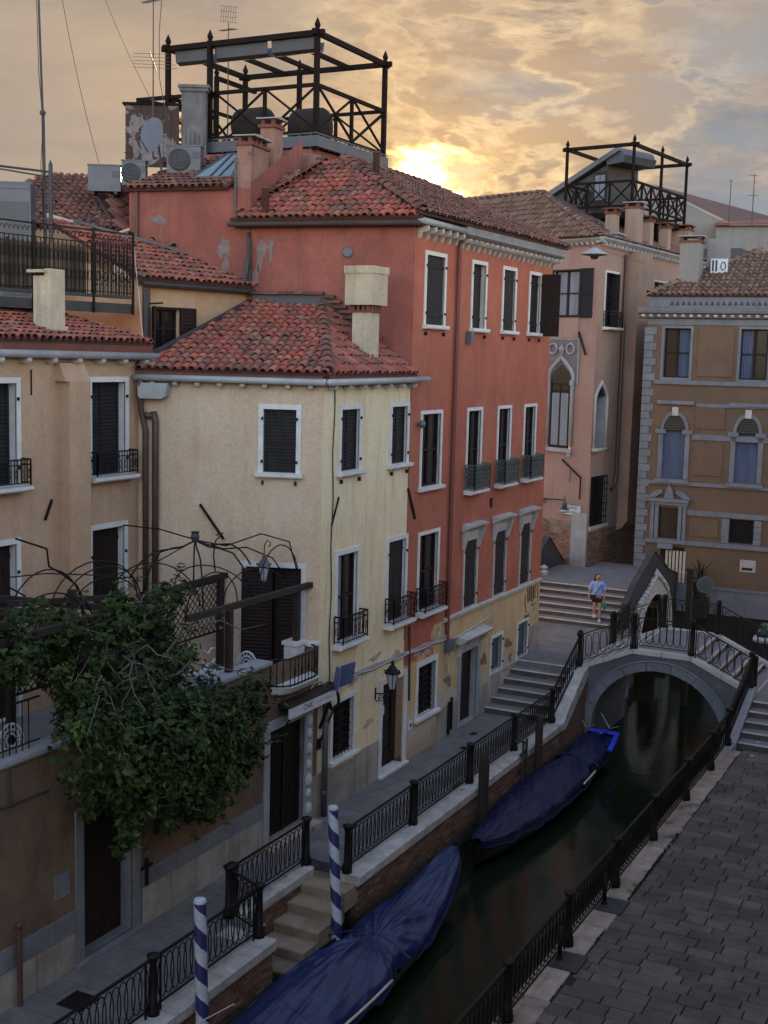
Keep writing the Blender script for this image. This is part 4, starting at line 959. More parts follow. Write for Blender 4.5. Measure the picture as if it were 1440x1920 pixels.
# eaves: fascia, gutter, brackets
zg = 9.70
eT0, eT1, e1 = FT(4.1, 0.16, 9.80), FT(-0.10, 0.16, 9.80), F0(27.56, 0.16, 9.80); crn = Vector((0.16, 23.3 - 0.10, 9.80))
k = MB(); k.prism([(-0.05, 9.62), (0.15, 9.70), (0.17, 9.86), (-0.05, 9.86)], FT, -0.02, 4.12); k.prism([(-0.05, 9.62), (0.15, 9.70), (0.17, 9.86), (-0.05, 9.86)], F0, 23.28, 27.56); k.build('eaves', M_fascia, ch)
gutter(ch, FT(4.15, 0.23, 9.69), FT(-0.10, 0.23, 9.69), 0.075); gutter(ch, Vector((0.23, 23.17, 9.69)), F0(28.05, 0.23, 9.73), 0.075)
k = MB(); k.sphere(Vector((0.23, 23.16, 9.69)), 0.075); k.build('gutter_elbow', M_zinc, ch, True)
corbels(ch, FT, 0.25, 3.75, 8, 9.63, 0.2, 0.10, 0.10); corbels(ch, F0, 23.55, 27.45, 7, 9.63, 0.2, 0.10, 0.10)
# hipped roof
ap0 = FW(2.34, 0.02, 11.45); ap1 = FW(4.2, 0.02, 11.45)
roofL = roof_slope(ch, [FT(4.12, 0.18, 9.87), Vector((0.18, 23.16, 9.87)), ap0, ap1], M_tile, 300, sag=.02, seed=4)
roofR = roof_slope(ch, [Vector((0.18, 23.16, 9.87)), F0(27.5, 0.18, 9.87), FW(0.02, 0.02, 10.0), ap0], M_tile, 120, seed=5)
ridge_tiles(ch, Vector((0.17, 23.2, 9.90)), ap0 + Vector((0, -.05, .03)), M_oldtile, name='hip_tile')
k = MB(); k.bar(FT(4.2, 0.1, 9.95), FW(4.25, 0.08, 11.55), 0.16, 0.10); k.build('lead_valley', M_lead, ch)
k = MB(); k.bar(FW(2.34, 0.05, 11.60), FW(0.3, 0.05, 10.05), 0.06, 0.24); k.bar(FW(4.2, 0.05, 11.60), FW(2.34, 0.05, 11.60), 0.06, 0.24); k.build('flashing', M_greymetal, ch)
me_t = tile_mesh('flashing_tile', M_oldtile, 0.34, 0.09, 0.08)
for t0, t1, n in ((FW(4.3, 0.12, 11.74), FW(2.4, 0.12, 11.74), 9), (FW(2.3, 0.12, 11.66), FW(0.9, 0.12, 10.55), 9)):
    for i in range(n):
        q = t0.lerp(t1, i / n); inst(me_t, 'flashing_tile', ch, Matrix.Translation(q) @ FW.mat().to_3x3().to_4x4() @ Matrix.Rotation(R(90 + 0 * i), 4, 'Z') @ Matrix.Rotation(rnd.uniform(-.1, .1), 4, 'Y'))
# the big chimney with its square hood
chx, chy = -0.50, 26.08
c1 = MB(); c1.box(chx - .24, chx + .24, chy - .22, chy + .22, 9.9, 11.28); cho = c1.build('chimney', M_chimcream, ch)
k = MB(); k.prism([(-.30, 11.28), (-.30, 11.31), (.30, 11.31), (.30, 11.28)], Fr((chx, chy), (0, 1), (1, 0)), -.28, .28)
for i in range(4):
    for sx, sy in ((1, 0), (-1, 0), (0, 1), (0, -1)):
        o_ = lerp(-.2, .2, i / 3); x_, y_ = (chx + sx * .26, chy + o_) if sx else (chx + o_, chy + sy * .24)
        k.box(x_ - .035, x_ + .035, y_ - .035, y_ + .035, 11.31, 11.44)
k.build('brick_vents', M_fascia, cho)
k = MB(); k.box(chx - .36, chx + .36, chy - .38, chy + .38, 11.44, 12.16); k.box(chx - .385, chx + .385, chy - .405, chy + .405, 12.162, 12.33); k.build('chimney_hood', M_chimcream, cho)
k = MB(); k.box(chx - .34, chx + .28, chy - .40, chy - .22, 9.9, 10.05); k.box(chx - .26, chx + .26, chy - .235, chy - .215, 10.12, 10.2); k.build('chimney_foot', M_fascia, cho)
# cable running down the corner, tie bars
k = MB(); k.tube([F0(23.75, 0.02, 9.6 - .35 * i) + Vector((0, 0.03 * math.sin(i * 1.1), 0)) for i in range(20)], 0.014, 5); k.build('cable', M_lead, ch)
k = MB(); k.bar(FT(2.71, 0.04, 6.95), FT(2.16, 0.06, 6.20), 0.05); k.build('tie_bar', M_iron, ch)
k = MB(); k.bar(F0(23.72, 0.03, 6.55), F0(24.02, 0.03, 7.15), 0.03); k.build('tie_bar', M_iron, ch)
k = MB(); k.bar(F0(27.50, 0.03, 7.05), F0(27.95, 0.03, 6.25), 0.045); k.build('tie_bar', M_iron, ch)
# ================================================================== red house
rh = thing('red_house', 'tall red plastered house with a hipped tile roof and ochre ground floor', 'house', (-3, 32, 0))
HR = []
half_A = {0: None, 1: (0.5, 1.0), 2: None, 3: None}
for i, (a, b) in enumerate(((28.15, 29.42), (31.05, 32.12), (33.25, 34.33), (35.36, 36.42))): HR.append(window(rh, F0, a, b, 10.98, 12.88, 'plank', fw=0.10, depth=(0.09, 0.19, 0.10, 0.13)[i], half=None))
for i, (a, b) in enumerate(((28.16, 29.45), (31.05, 32.12), (33.24, 34.3), (35.34, 36.4))):
    HR.append(window(rh, F0, a, b, 6.92 if i == 0 else 6.62, 8.94, 'glass', fw=0.09, depth=0.12, sill=i == 0, guard=None if i == 0 else {'h': 0.68, 'mt': M_greeniron, 'lace': True, 'out': 0.30}, half=None))
HR.append(window(rh, F0, 28.2, 29.5, 3.72, 5.86, 'glass', fw=0.09, depth=0.12, sill=False, guard={'h': 0.62, 'out': 0.26}))
for a, b in ((31.12, 32.12), (33.3, 34.3), (35.4, 36.36)): HR.append(window(rh, F0, a, b, 3.32, 5.35, 'plank', fw=0.08, depth=0.09, sill=False, hood=True, frame_mt=M_stone))
gr = window(rh, F0, 28.3, 29.62, 0.86, 2.45, 'glass', fw=0.13, depth=0.16); HR.append(gr); grw = [o for o in rh.children if o.name.startswith('window')][-1]
k = MB()
for i in range(8): z = lerp(gr[2], gr[3], (i + .5) / 8); k.bar(F0(gr[0], -0.08, z), F0(gr[1], -0.08, z), 0.02)
for i in range(5): u = lerp(gr[0], gr[1], (i + .5) / 5); k.bar(F0(u, -0.08, gr[2]), F0(u, -0.08, gr[3]), 0.02)
k.build('grille', M_brownshut, grw)
HR.append((31.16, 32.34, 0.03, 2.14, 0.24))
HR.append(window(rh, F0, 33.32, 34.3, 1.02, 2.2, 'blank', fw=0.09, depth=0.10, shut_mt=M_greymetal, sill=False)); HR.append(window(rh, F0, 35.45, 36.42, 1.0, 2.24, 'blank', fw=0.08, depth=0.10, shut_mt=M_greymetal, sill=False))
up = [h for h in HR if h[2] > 3.28]; low = [h for h in HR if h[2] < 3.28]
wall(F0, 27.56, 37.37, 3.28, 13.36, up, [M_red, M_stone], rh, label='red wall along the quay')
wall(F0, 29.34, 37.37, -0.03, 3.28, low, [M_ochre, M_bluestone], rh, label='stained ochre wall of the ground floor')
wall(F0, 27.56, 29.34, -0.03, 3.28, low, [material('patched_red_plaster', (0.42, 0.115, 0.065), (0.34, 0.09, 0.05), 0.6, bump=0.3, streak=0.4, zones=[((0.50, 0.36, 0.16), 2.55, 0.04, 0.9, 1.0), ((0.45, 0.40, 0.32), 1.25, 0.06, 1.2, 0.9), ((0.33, 0.2, 0.11), 0.4, 0.25, 1.0, 0.6)]), M_white], rh, label='red wall with pale worn base')
k = MB(); k.prism([(0, 3.22), (0.07, 3.24), (0.09, 3.33), (0, 3.36)], F0, 29.9, 37.40); k.build('string_course', M_stone, rh)
for a, b in ((30.42, 31.0), (32.5, 33.2), (33.42, 34.2), (34.4, 35.36), (36.52, 37.36), (29.66, 30.4)):
    k = MB(); k.box(a + .004, b - .004, -0.01, 0.018, (0.0 if a < 33 else 0.15 if a < 34.3 else 0.9), (0.86 if a < 33.3 else 1.0 if a < 35 else 1.9), F0); k.build('base_slab', M_dado, rh)
# door with hood
k = MB(); k.box(31.16, 32.33, -0.24, -0.19, 0.03, 2.14, F0); k.build('door', M_door, rh)
fm = frame_mb(F0, 31.16, 32.34, 0.03, 2.14, 0.16, 0.04, False); fm.box(31.0, 32.5, 0, 0.07, 2.30, 2.46, F0); fm.build('door_surround', M_bluestone, rh)
k = MB(); k.prism([(-0.02, 2.46), (0.16, 2.46), (0.30, 2.54), (0.36, 2.62), (-0.02, 2.70)], F0, 30.78, 32.72)
for u in (30.92, 32.46): k.prism([(0, 2.05), (0.08, 2.1), (0.12, 2.3), (0.24, 2.46), (0, 2.46)], F0, u, u + .13)
k.build('door_hood', M_stone, rh)
# eaves: two stretches
k = MB(); k.prism([(-0.1, 13.36), (0.22, 13.44), (0.30, 13.62), (0.30, 13.70), (-0.1, 13.72)], F0, 30.05, 37.55); k.prism([(0.0, 13.33), (0.24, 13.40), (0.32, 13.44), (0.34, 13.50), (0.0, 13.50)], F0, 30.05, 37.60); k.build('cornice', M_bluestone, rh)
k = MB(); k.prism([(-0.1, 13.36), (0.10, 13.50), (0.16, 13.66), (-0.1, 13.70)], F0, 27.5, 30.04); k.build('eaves', M_fascia, rh)
gutter(rh, F0(27.3, 0.26, 13.52), F0(30.05, 0.26, 13.50), 0.08)
corbels(rh, F0, 27.75, 29.9, 6, 13.42, 0.28, 0.16, 0.10, curved=True); corbels(rh, F0, 30.3, 37.3, 20, 13.34, 0.30, 0.12, 0.10, curved=True)
# side wall
k = MB()
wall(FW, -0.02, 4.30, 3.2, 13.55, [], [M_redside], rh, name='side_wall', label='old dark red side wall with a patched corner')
k = MB(); k.prism([(-0.05, 13.38), (0.22, 13.46), (0.24, 13.56), (-0.05, 13.56)], FW, -0.2, 4.75); k.build('side_eaves', M_fascia, rh)
k = MB(); k.tube([FW(-0.2, 0.30, 13.44), FW(4.8, 0.30, 13.44)], 0.055, 8); k.build('gutter', M_lead, rh)
k = MB(); k.lathe([(0.13, 0), (0.14, 0.03), (0.11, 0.05)], n=16, m=Matrix.Translation(FW(1.70, 0.0, 12.78)) @ FW.mat().to_3x3().to_4x4() @ Matrix.Rotation(R(-90), 4, 'X')); k.build('vent_cover', M_ac, rh)
# roof: hip facing the camera, long slope over the quay, far hip, back slope
A0, A1 = Vector((-3.6, 30.4, 15.55)), Vector((-3.5, 35.6, 15.5)); c0 = Vector((0.34, 27.25, 13.72)); c1 = Vector((0.36, 37.75, 13.72)); cw = FW(4.75, 0.30, 13.58)
cb = Vector((-7.2, 37.75, 13.72)); ca = Vector((-7.2, 26.4, 13.72))
r1 = roof_slope(rh, [cw, FW(-0.30, 0.32, 13.60), A0, FW(4.28, -2.3, 15.05), FW(4.30, 0.0, 13.80)], M_tile, 300, seed=7)
r2 = roof_slope(rh, [Vector((0.36, 27.22, 13.68)), c1, A1, A0], M_oldtile, 260, seed=8)
r3 = roof_slope(rh, [c1, cb, A1], M_oldtile, 0, seed=9)
k = MB(); k.quad(A0, A1, cb, ca); k.build('back_roof', M_oldtile, rh)
ridge_tiles(rh, Vector((0.34, 27.25, 13.72)), A0, M_oldtile, name='hip_tile'); ridge_tiles(rh, A0, A1, M_oldtile); ridge_tiles(rh, c1, A1, M_oldtile, name='hip_tile')
# end wall towards the landing
k = MB(); k.quad((0, 37.37, -0.03), (-7, 37.37, -0.03), (-7, 37.37, 13.5), (0, 37.37, 13.5)); k.build('end_wall', M_greyp, rh)
# downpipe, boxes, cables, open shutter
k = MB(); k.tube([F0(30.06, 0.26, 13.45), F0(30.07, 0.08, 13.2), F0(30.08, 0.06, 3.3), F0(30.1, 0.06, 2.6)], 0.055, 8)
k.build('downpipe', material('red_downpipe', (0.16, 0.045, 0.032), (0.12, 0.035, 0.026), 3, rough=0.6), rh)
k = MB(); k.box(30.80, 31.0, 0.01, 0.16, 10.66, 10.98, F0); k.build('alarm_box', M_ac, rh)
k = MB(); k.box(30.02, 30.32, 0.01, 0.18, 2.42, 2.74, F0); k.build('junction_box', M_ac, rh)
k = MB(); k.tube([F0(30.2 + .1 * math.cos(t), 0.05, 2.15 + .24 * math.sin(t)) for t in [2 * PI * i / 14 for i in range(14)]], 0.02, 5, closed=True); k.build('cable_coil', M_pale, rh)
k = MB(); k.box(32.9, 33.05, 0.01, 0.03, 6.05, 6.32, F0); k.build('vent_hole', M_iron, rh)
for u, z0, z1 in ((30.35, 0.05, 0.95), (30.52, 0.15, 1.05)):
    k = MB(); k.tube([F0(u, 0.06, z0), F0(u, 0.06, z1)], 0.04, 8); k.build('drain_pipe', M_iron, rh)
k = MB(); k.tube([F0(27.75, 0.05, 3.55), F0(27.78, 0.06, 2.7), F0(27.85, 0.05, 1.6)], 0.03, 6); k.build('drain_pipe', M_lead, rh)
k = MB(); k.box(27.93, 28.12, 0.0, 0.02, 0.78, 1.02, F0); k.build('meter_cover', M_white, rh)
k = MB(); k.tube([F0(28.03, .022, .9), F0(28.03, .024, .9)], 0.05, 8); k.build('meter_hole', M_iron, rh)
ow = [o for o in rh.children if o.name.startswith('window')][3]
louver_leaf(Fr((0.02, 36.36), (0.995, 0.1), (-0.1, 0.995)), 0.02, 0.60, 10.98, 12.84, 0.0, 'shutter', M_brownshut, ow)
k = MB(); k.sphere(F0(28.0, 0.12, 8.62), 0.10, 8, 6); k.box(27.98, 28.02, 0, .1, 8.60, 8.64, F0); k.build('floodlight', M_ac, rh, True)
# the taller block behind, its flat front in line with the side wall
M_peelwall = None
bb = thing('rear_block', 'weathered dark red block behind the hipped roof carrying the roof terrace', 'building', (-7, 30, 0))
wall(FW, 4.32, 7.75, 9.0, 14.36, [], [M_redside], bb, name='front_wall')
k = MB(); k.quad(FW(7.75, 0, 9), FW(7.75, -5, 9), FW(7.75, -5, 15.8), FW(7.75, 0, 14.36)); k.quad(FW(4.32, 0, 13.3), FW(4.32, -3.4, 13.3), FW(4.32, -3.4, 16.1), FW(4.32, 0, 14.5)); k.build('side_walls', M_redside, bb)
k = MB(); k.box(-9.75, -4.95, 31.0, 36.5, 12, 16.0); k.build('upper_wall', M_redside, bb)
roof_slope(bb, [FW(7.85, 0.15, 14.38), FW(4.9, 0.15, 14.38), FW(4.45, -3.6, 15.75), FW(7.3, -3.6, 15.75)], M_oldtile, 90, seed=12)
# skylight on that slope
sk = MB(); P0, P1, P2, P3 = FW(6.2, -0.5, 14.72), FW(4.72, -0.5, 14.72), FW(4.72, -1.9, 15.28), FW(6.2, -1.9, 15.28); top0, top1 = FW(5.6, -1.3, 15.42), FW(4.8, -1.3, 15.42)
for a, b, c in ((P0, P1, top1), (P0, top1, top0), (P1, P2, top1), (P0, top0, P3)): sk.poly([a, b, c])
sk.quad(P3, P2, top1, top0); sko = sk.build('skylight', M_skyglass, bb); k = MB()
for a, b in ((P0, P1), (P0, top0), (P1, top1), (top0, top1), (P0.lerp(P1, .33), top0.lerp(top1, .2)), (P0.lerp(P1, .5), top0.lerp(top1, .5)), (P0.lerp(P1, .75), top0.lerp(top1, .6))): k.bar(a, b, 0.055)
k.build('skylight_bars', M_greymetal, sko)
k = MB(); k.tube([FW(4.72, 0.05, 13.4), FW(4.72, 0.05, 15.1)], 0.03, 6); k.build('vent_pipe', M_greymetal, bb)
k = MB(); k.tube([FW(7.5, 0.06, 11.5), FW(7.5, 0.06, 14.3)], 0.045, 6); k.build('downpipe', M_pipe, bb)
def old_chimney(par, x, y, z0, z1, w, mt, rz=0.0):
    fr = Fr((x, y), (c_(rz), s_(rz)), (-s_(rz), c_(rz))); k = MB(); k.box(-w / 2, w / 2, -w / 2, w / 2, z0, z1, fr); o = k.build('chimney', mt, par); k = MB()
    k.box(-w / 2 - .06, w / 2 + .06, -w / 2 - .06, w / 2 + .06, z1, z1 + .07, fr)
    for sx in (-1, 1):
        for sy in (-1, 1): k.box(sx * (w / 2 - .05) - .06, sx * (w / 2 - .05) + .06, sy * (w / 2 - .05) - .06, sy * (w / 2 - .05) + .06, z1 + .07, z1 + .22, fr)
    k.build('vent_bricks', M_fascia, o); k = MB(); k.prism([(-w / 2 - .10, z1 + .22), (w / 2 + .12, z1 + .22), (w / 2 + .12, z1 + .25), (0, z1 + .31), (-w / 2 - .10, z1 + .25)], fr, -w / 2 - .10, w / 2 + .12); k.build('chimney_cap', M_bluestone, o); return o
M_chim = material('flaking_chimney_render', (0.29, 0.17, 0.125), (0.20, 0.10, 0.075), 1.6, bump=0.45, streak=0.5, streakc=(0.10, 0.07, 0.06), patch=(1.4, 0.60), patchc=(0.13, 0.075, 0.055))
def block_chimney(s0, s1, d0, d1, z0, z1, caps):
    k = MB(); k.box(s0, s1, d0, d1, z0, z1, FW); o = k.build('chimney', M_chim, bb)
    k = MB(); k.box(s0 - .05, s1 + .05, d0 - .05, d1 + .05, z1, z1 + .08, FW); k.build('chimney_ledge', M_fascia, o)
    for a, b in caps:
        k = MB()
        for ss in (s0 + .02, s1 - .10):
            for dd in (a + .03, b - .12): k.box(ss, ss + .09, dd, dd + .1, z1 + .08, z1 + .22, FW)
        k.build('vent_bricks', M_fascia, o); k = MB(); k.prism([(a - .07, z1 + .22), (b + .07, z1 + .22), (b + .07, z1 + .25), ((a + b) / 2, z1 + .29), (a - .07, z1 + .25)], FW, s0 - .10, s1 + .10); k.build('chimney_cap', M_bluestone, o)
block_chimney(4.33, 4.72, -1.10, -0.04, 14.2, 15.42, ((-.52, -.04), (-1.10, -.60)))
block_chimney(4.34, 4.74, -2.05, -1.50, 14.4, 16.10, ((-2.05, -1.50),))
for s0, d0, z0, z1 in ((3.85, 0.14, 13.6, 14.35), (1.9, -2.6, 14.8, 15.6)):
    p = FW(s0, d0, 0); k = MB(); k.lathe([(0.09, z0), (0.09, z1 - .06), (0.12, z1 - .05), (0.12, z1)], (p.x, p.y, 0), 10); k.build('flue_pipe', M_terracotta, rh, True)
k = MB(); k.box(-5.2, -4.6, 30.3, 30.9, 15.0, 15.75); k.build('pier', M_chim, bb)
# stepped tiles where the hip meets the block
for i in range(16):
    q = FW(4.5, 0.1, 13.8).lerp(FW(3.2, -2.3, 15.35), i / 15); inst(me_t, 'flashing_tile', rh, Matrix.Translation(q) @ Matrix.Rotation(R(60 + rnd.uniform(-15, 15)), 4, 'Z') @ Matrix.Rotation(rnd.uniform(-.2, .2), 4, 'X'))
# ================================================================== middle block (tan wall with a brown shuttered window)
mb_ = thing('middle_house', 'tan house part with one brown shuttered window under a low tile roof', 'house', (-5, 25, 8))
FM = Fr((-4.36, 26.85), (-0.216, -0.976), (0.976, -0.216))
hm = window(mb_, FM, 2.15, 3.05, 10.28, 11.30, 'glass', fw=0.05, depth=0.18, sill=False, frame_mt=M_brownshut)
wall(FM, -0.15, 3.35, 8.6, 11.82, [hm], [M_orange, M_tan], mb_)
mw_ = [o for o in mb_.children if o.name.startswith('window')][-1]
louver_leaf(Fr(FM(2.2, 0.03, 0)[:2], FM.u * -0.97 + FM.n * 0.2, FM.n), 0.0, 0.42, 10.25, 11.3, 0.03, 'shutter', M_brownshut, mw_)
louver_leaf(Fr(FM(3.0, 0.03, 0)[:2], FM.n * 0.75 + FM.u * 0.66, FM.u * 0.75 - FM.n * 0.66), 0.0, 0.42, 10.25, 11.3, 0.0, 'shutter', M_brownshut, mw_)
k = MB(); k.quad(FM(3.35, 0, 8.6), FM(3.35, -3.2, 8.6), FM(3.35, -3.2, 12.6), FM(3.35, 0, 11.82)); k.build('end_wall', M_orange, mb_)
k = MB(); k.tube([FM(-0.3, 0.22, 11.80), FM(3.5, 0.22, 11.80)], 0.06, 8); k.box(-.3, 3.5, 0, .2, 11.76, 11.86, FM); k.build('gutter', M_lead, mb_)
roof_slope(mb_, [FM(3.55, 0.2, 11.92), FM(-0.25, 0.2, 11.92), FM(-0.1, -1.35, 12.55), FM(3.0, -3.3, 13.35), FM(3.55, -3.3, 13.35)], M_tile, 200, seed=15)
k = MB(); k.bar(FM(0.05, -1.2, 12.62), FM(2.9, -3.2, 13.44), 0.14, 0.07); k.build('flashing', M_greymetal, mb_)
for i in range(7):
    q = FM(0.0, -1.1, 12.68).lerp(FM(2.6, -3.1, 13.46), i / 6); inst(me_t, 'flashing_tile', mb_, Matrix.Translation(q) @ Matrix.Rotation(R(rnd.uniform(30, 60)), 4, 'Z'))
k = MB(); k.tube([FM(3.3, 0.1, 11.7), FM(3.3, 0.1, 9.7)], 0.085, 8); k.build('downpipe', M_lead, mb_)
k = MB(); k.bar(FM(3.25, .1, 11.35), FM(3.1, .45, 11.37), .04); k.build('bracket_arm', M_iron, mb_)
k = MB(); k.tube([FM(0.02, .1, 11.95), FM(0.0, .14, 12.3), FM(0.06, .15, 12.7), FM(0.04, .12, 13.1), FM(-0.02, .05, 13.25)], 0.05, 7); k.build('vent_pipe', M_lead, mb_)
k = MB(); k.tube([FM(0.28, .15, 11.95), FM(0.22, .2, 12.2), FM(0.16, .2, 12.6)], 0.06, 7); k.build('lagged_pipe', M_steel, mb_)
# ================================================================== left house
lh = thing('terrace_house', 'orange tan house set back behind the terrace, with dark louvred shutters', 'house', (-5, 18, 0))
HL = []
for u0 in (13.75, 17.0, 20.28): HL.append(window(lh, FL, u0, u0 + 1.32, 7.52, 9.70, 'shut', depth=0.22, sill=False, guard={'h': 0.5, 'out': 0.26}))
for u0 in (17.0, 20.28): HL.append(window(lh, FL, u0, u0 + 1.28, 3.0, 6.58, 'plank', depth=0.22, sill=False, bottom=False, shut_mt=M_brownshut))
wall(FL, 8, 22.02, 2.8, 10.12, HL, [M_orange, M_white], lh)
k = MB(); k.box(19.42, 20.05, 0.0, 0.28, 3.3, 9.62, FL); k.prism([(0, 9.62), (0.28, 9.62), (0.12, 9.98), (0, 10.0)], FL, 19.3, 20.05); k.build('flue_breast', M_orange, lh)
k = MB(); k.prism([(-0.1, 10.12), (0.12, 10.16), (0.14, 10.40), (-0.1, 10.42)], FL, 8, 22.3); k.build('eaves', M_fascia, lh)
gutter(lh, FL(8, 0.2, 10.20), FL(22.35, 0.2, 10.14), 0.08); corbels(lh, FL, 16.2, 22.0, 9, 10.10, 0.22, 0.12, 0.12)
roof_slope(lh, [FL(12, 0.16, 10.43), FL(22.2, 0.16, 10.43), FL(21.9, -2.85, 11.15), FL(12, -2.85, 11.15)], M_tile, 200, seed=17)
k = MB(); k.quad(FL(8, -2.9, 10.2), FL(22.0, -2.9, 10.2), FL(22.0, -2.9, 11.3), FL(8, -2.9, 11.3)); k.build('upper_wall', M_orange, lh)
k = MB(); k.quad(FL(22.02, 0, 3.2), FL(22.02, -4, 3.2), FL(22.02, -4, 10.2), FL(22.02, 0, 10.2)); k.build('end_wall', M_orange, lh)
k = MB(); k.bar(FL(18.95, .04, 6.85), FL(19.15, .04, 7.25), 0.04); k.build('tie_bar', M_iron, lh)
k = MB(); k.bar(FL(18.62, .02, 9.35), FL(18.62, .02, 9.85), 0.02); k.build('tie_bar', M_iron, lh)
# white chimney on the little roof
cx_, cy_ = -4.45, 19.75
k = MB(); k.box(cx_ - .22, cx_ + .24, cy_ - .20, cy_ + .22, 10.3, 11.62); co = k.build('chimney', M_chimcream, lh)
k = MB(); k.box(cx_ - .27, cx_ + .29, cy_ - .26, cy_ + .25, 10.3, 10.72); k.build('chimney_foot', M_chimcream, co)
k = MB(); k.box(cx_ - .22, cx_ + .06, cy_ - .20, cy_ - .02, 11.62, 11.72); k.box(cx_ - .3, cx_ + .1, cy_ - .30, cy_ + .25, 11.78, 11.84); k.box(cx_ + .05, cx_ + .24, cy_ - .18, cy_ + .22, 11.6205, 11.86); k.build('chimney_cap', M_chimcream, co)
k = MB(); k.box(cx_ - .18, cx_ + .05, cy_ - .17, cy_ + .2, 11.721, 11.779); k.build('black_gap_fill', M_iron, co)  # black block filling the slit under the chimney cap
# rain pipes in the corner
k = MB(); k.tube([FT(3.98, .30, 9.66), FT(4.02, .26, 9.35), FT(4.0, .16, 8.9), FT(3.92, .14, 8.55), FT(3.92, .12, 3.4)], 0.065, 8); k.tube([FT(3.75, .12, 8.95), FT(3.70, .12, 8.75), FT(3.70, .12, 3.4)], 0.075, 8); k.tube([FT(3.93, .16, 8.9), FT(3.86, .13, 8.85), FT(3.74, .12, 8.9)], 0.07, 8); k.build('rain_pipes', M_pipe, ch, True)
k = MB(); k.prism([(3.42, 9.30), (3.50, 9.24), (3.98, 9.24), (4.03, 9.30), (4.03, 9.58), (3.36, 9.58)], FT, .03, .34, 'd'); k.build('rain_hopper', M_zinc, ch)

# places where the plaster has come away: irregular, a little proud of the wall
def bare_patch(par, fr, u, z, w, h, mt, seed, name='bare_patch'):
    q = random.Random(seed); n = 22; ph = [q.uniform(0, 6.3) for _ in range(4)]
    P = []
    for i in range(n):
        a = 2 * PI * i / n; r = 1 + .28 * math.sin(2 * a + ph[0]) + .20 * math.sin(3 * a + ph[1]) + .16 * math.sin(5 * a + ph[2]) + .12 * math.sin(9 * a + ph[3]) + q.uniform(-.08, .08); P.append((u + w / 2 * r * c_(a), z + h / 2 * r * s_(a)))
    k = MB(); A_ = [fr(a, .006, b) for a, b in P]; B_ = [fr(u + (a - u) * 1.03, .0, z + (b - z) * 1.03) for a, b in P]
    c0 = len(k.v); k.add([fr(u, .006, z)] + A_ + B_, [(0, 1 + i, 1 + (i + 1) % n) for i in range(n)] + [(1 + i, 1 + n + i, 1 + n + (i + 1) % n, 1 + (i + 1) % n) for i in range(n)]); return k.build(name, mt, par)
for i, (u, z, w, h, m_) in enumerate(((4.02, 12.75, .22, .75, M_bare), (4.15, 12.2, .16, .5, M_bare), (3.75, 12.9, .16, .5, M_bare), (1.2, 10.9, .2, .12, M_bare))): bare_patch(rh, FW, u, z, w, h, m_, 40 + i)
for i, (u, z, w, h) in enumerate(((5.05, 12.9, .28, .55), (5.0, 12.45, .2, .4), (6.9, 13.6, .5, .2))): bare_patch(bb, FW, u, z, w, h, M_bare, 60 + i)
for i, (u, z, w, h, m_) in enumerate(((32.85, 1.62, .34, .42, M_barebrick), (34.75, 1.72, .55, .26, M_barebrick), (36.9, 1.25, .5, .55, M_barebrick), (30.35, 1.55, .42, .30, M_bare), (34.95, 1.25, .3, .22, M_bare), (32.7, 1.05, .3, .24, M_pallid), (30.9, 1.95, .16, .35, M_pallid))): bare_patch(rh, F0, u, z, w, h, m_, 80 + i)
for i, (u, z, w, h) in enumerate(((28.9, 2.62, .7, .12), (28.35, 2.7, .3, .2), (29.25, 3.05, .12, .35), (29.2, 2.75, .25, .2))): bare_patch(rh, F0, u, z, w, h, M_pallid, 95 + i)
for i, (u, z, w, h) in enumerate(((25.75, 1.55, .5, .16), (24.9, 2.75, .5, .14), (27.2, 2.95, .4, .2), (26.0, 3.1, .5, .15))): bare_patch(ch, F0, u, z, w, h, M_pallid, 110 + i)
# ================================================================== terrace over the quay (front wall, coping, balcony)
te = thing('terrace', 'walled first floor terrace with big cafe door and ochre quay wall', 'terrace', (-1.5, 16, 0))
TD = [(15.55, 16.85, 0.06, 2.5, 0.30), (21.30, 22.72, 0.12, 2.50, 0.15)]
wall(F0, 7, 23.3, -0.03, 3.90, TD, [M_wall_low, M_shadestone], te, label='ochre quay wall under the fig tree')
k = MB(); k.box(-4.0, -0.04, 7, 23.2, 2.78, 2.98); k.build('floor', M_step, te)
k = MB()
k.prism([(-0.32, 3.90), (0.05, 3.90), (0.07, 3.94), (0.07, 4.0), (-0.34, 4.0)], F0, 7, 21.30); k.build('coping', M_bluestone, te)
k = MB(); k.box(-0.30, -0.012, 7, 21.3, 2.98, 3.90, Fr((0, 0), (1, 0), (0, 1))); k.build('parapet', M_cream, te)
# doors
k = MB()
for i in range(5): a = lerp(15.55, 16.85, i / 5); k.box(a + .004, a + .256, -0.30, -0.26, 0.06, 2.5, F0)
k.build('door', M_door, te)
fm = frame_mb(F0, 15.55, 16.85, 0.0, 2.5, 0.20, 0.03, False); fm.box(15.3, 17.1, -0.02, 0.14, -0.02, 0.06, F0); fm.build('door_surround', M_shadestone, te)
dleafs = MB()
cd = MB(); cd.box(21.30, 22.72, -0.15, -0.11, 0.12, 2.5, F0); cdo = cd.build('cafe_door', M_door, te)
k = MB()
for i in range(14):
    u = lerp(21.36, 22.66, i / 13); k.bar(F0(u, -0.085, 0.2), F0(u, -0.085, 2.4), 0.018)
for z in (0.2, 0.85, 0.95, 1.6, 1.7, 2.4): k.bar(F0(21.33, -0.085, z), F0(22.69, -0.085, z), 0.03)
k.bar(F0(22.01, -0.085, 0.15), F0(22.01, -0.085, 2.45), 0.06); k.build('door_grille', M_iron, cdo)
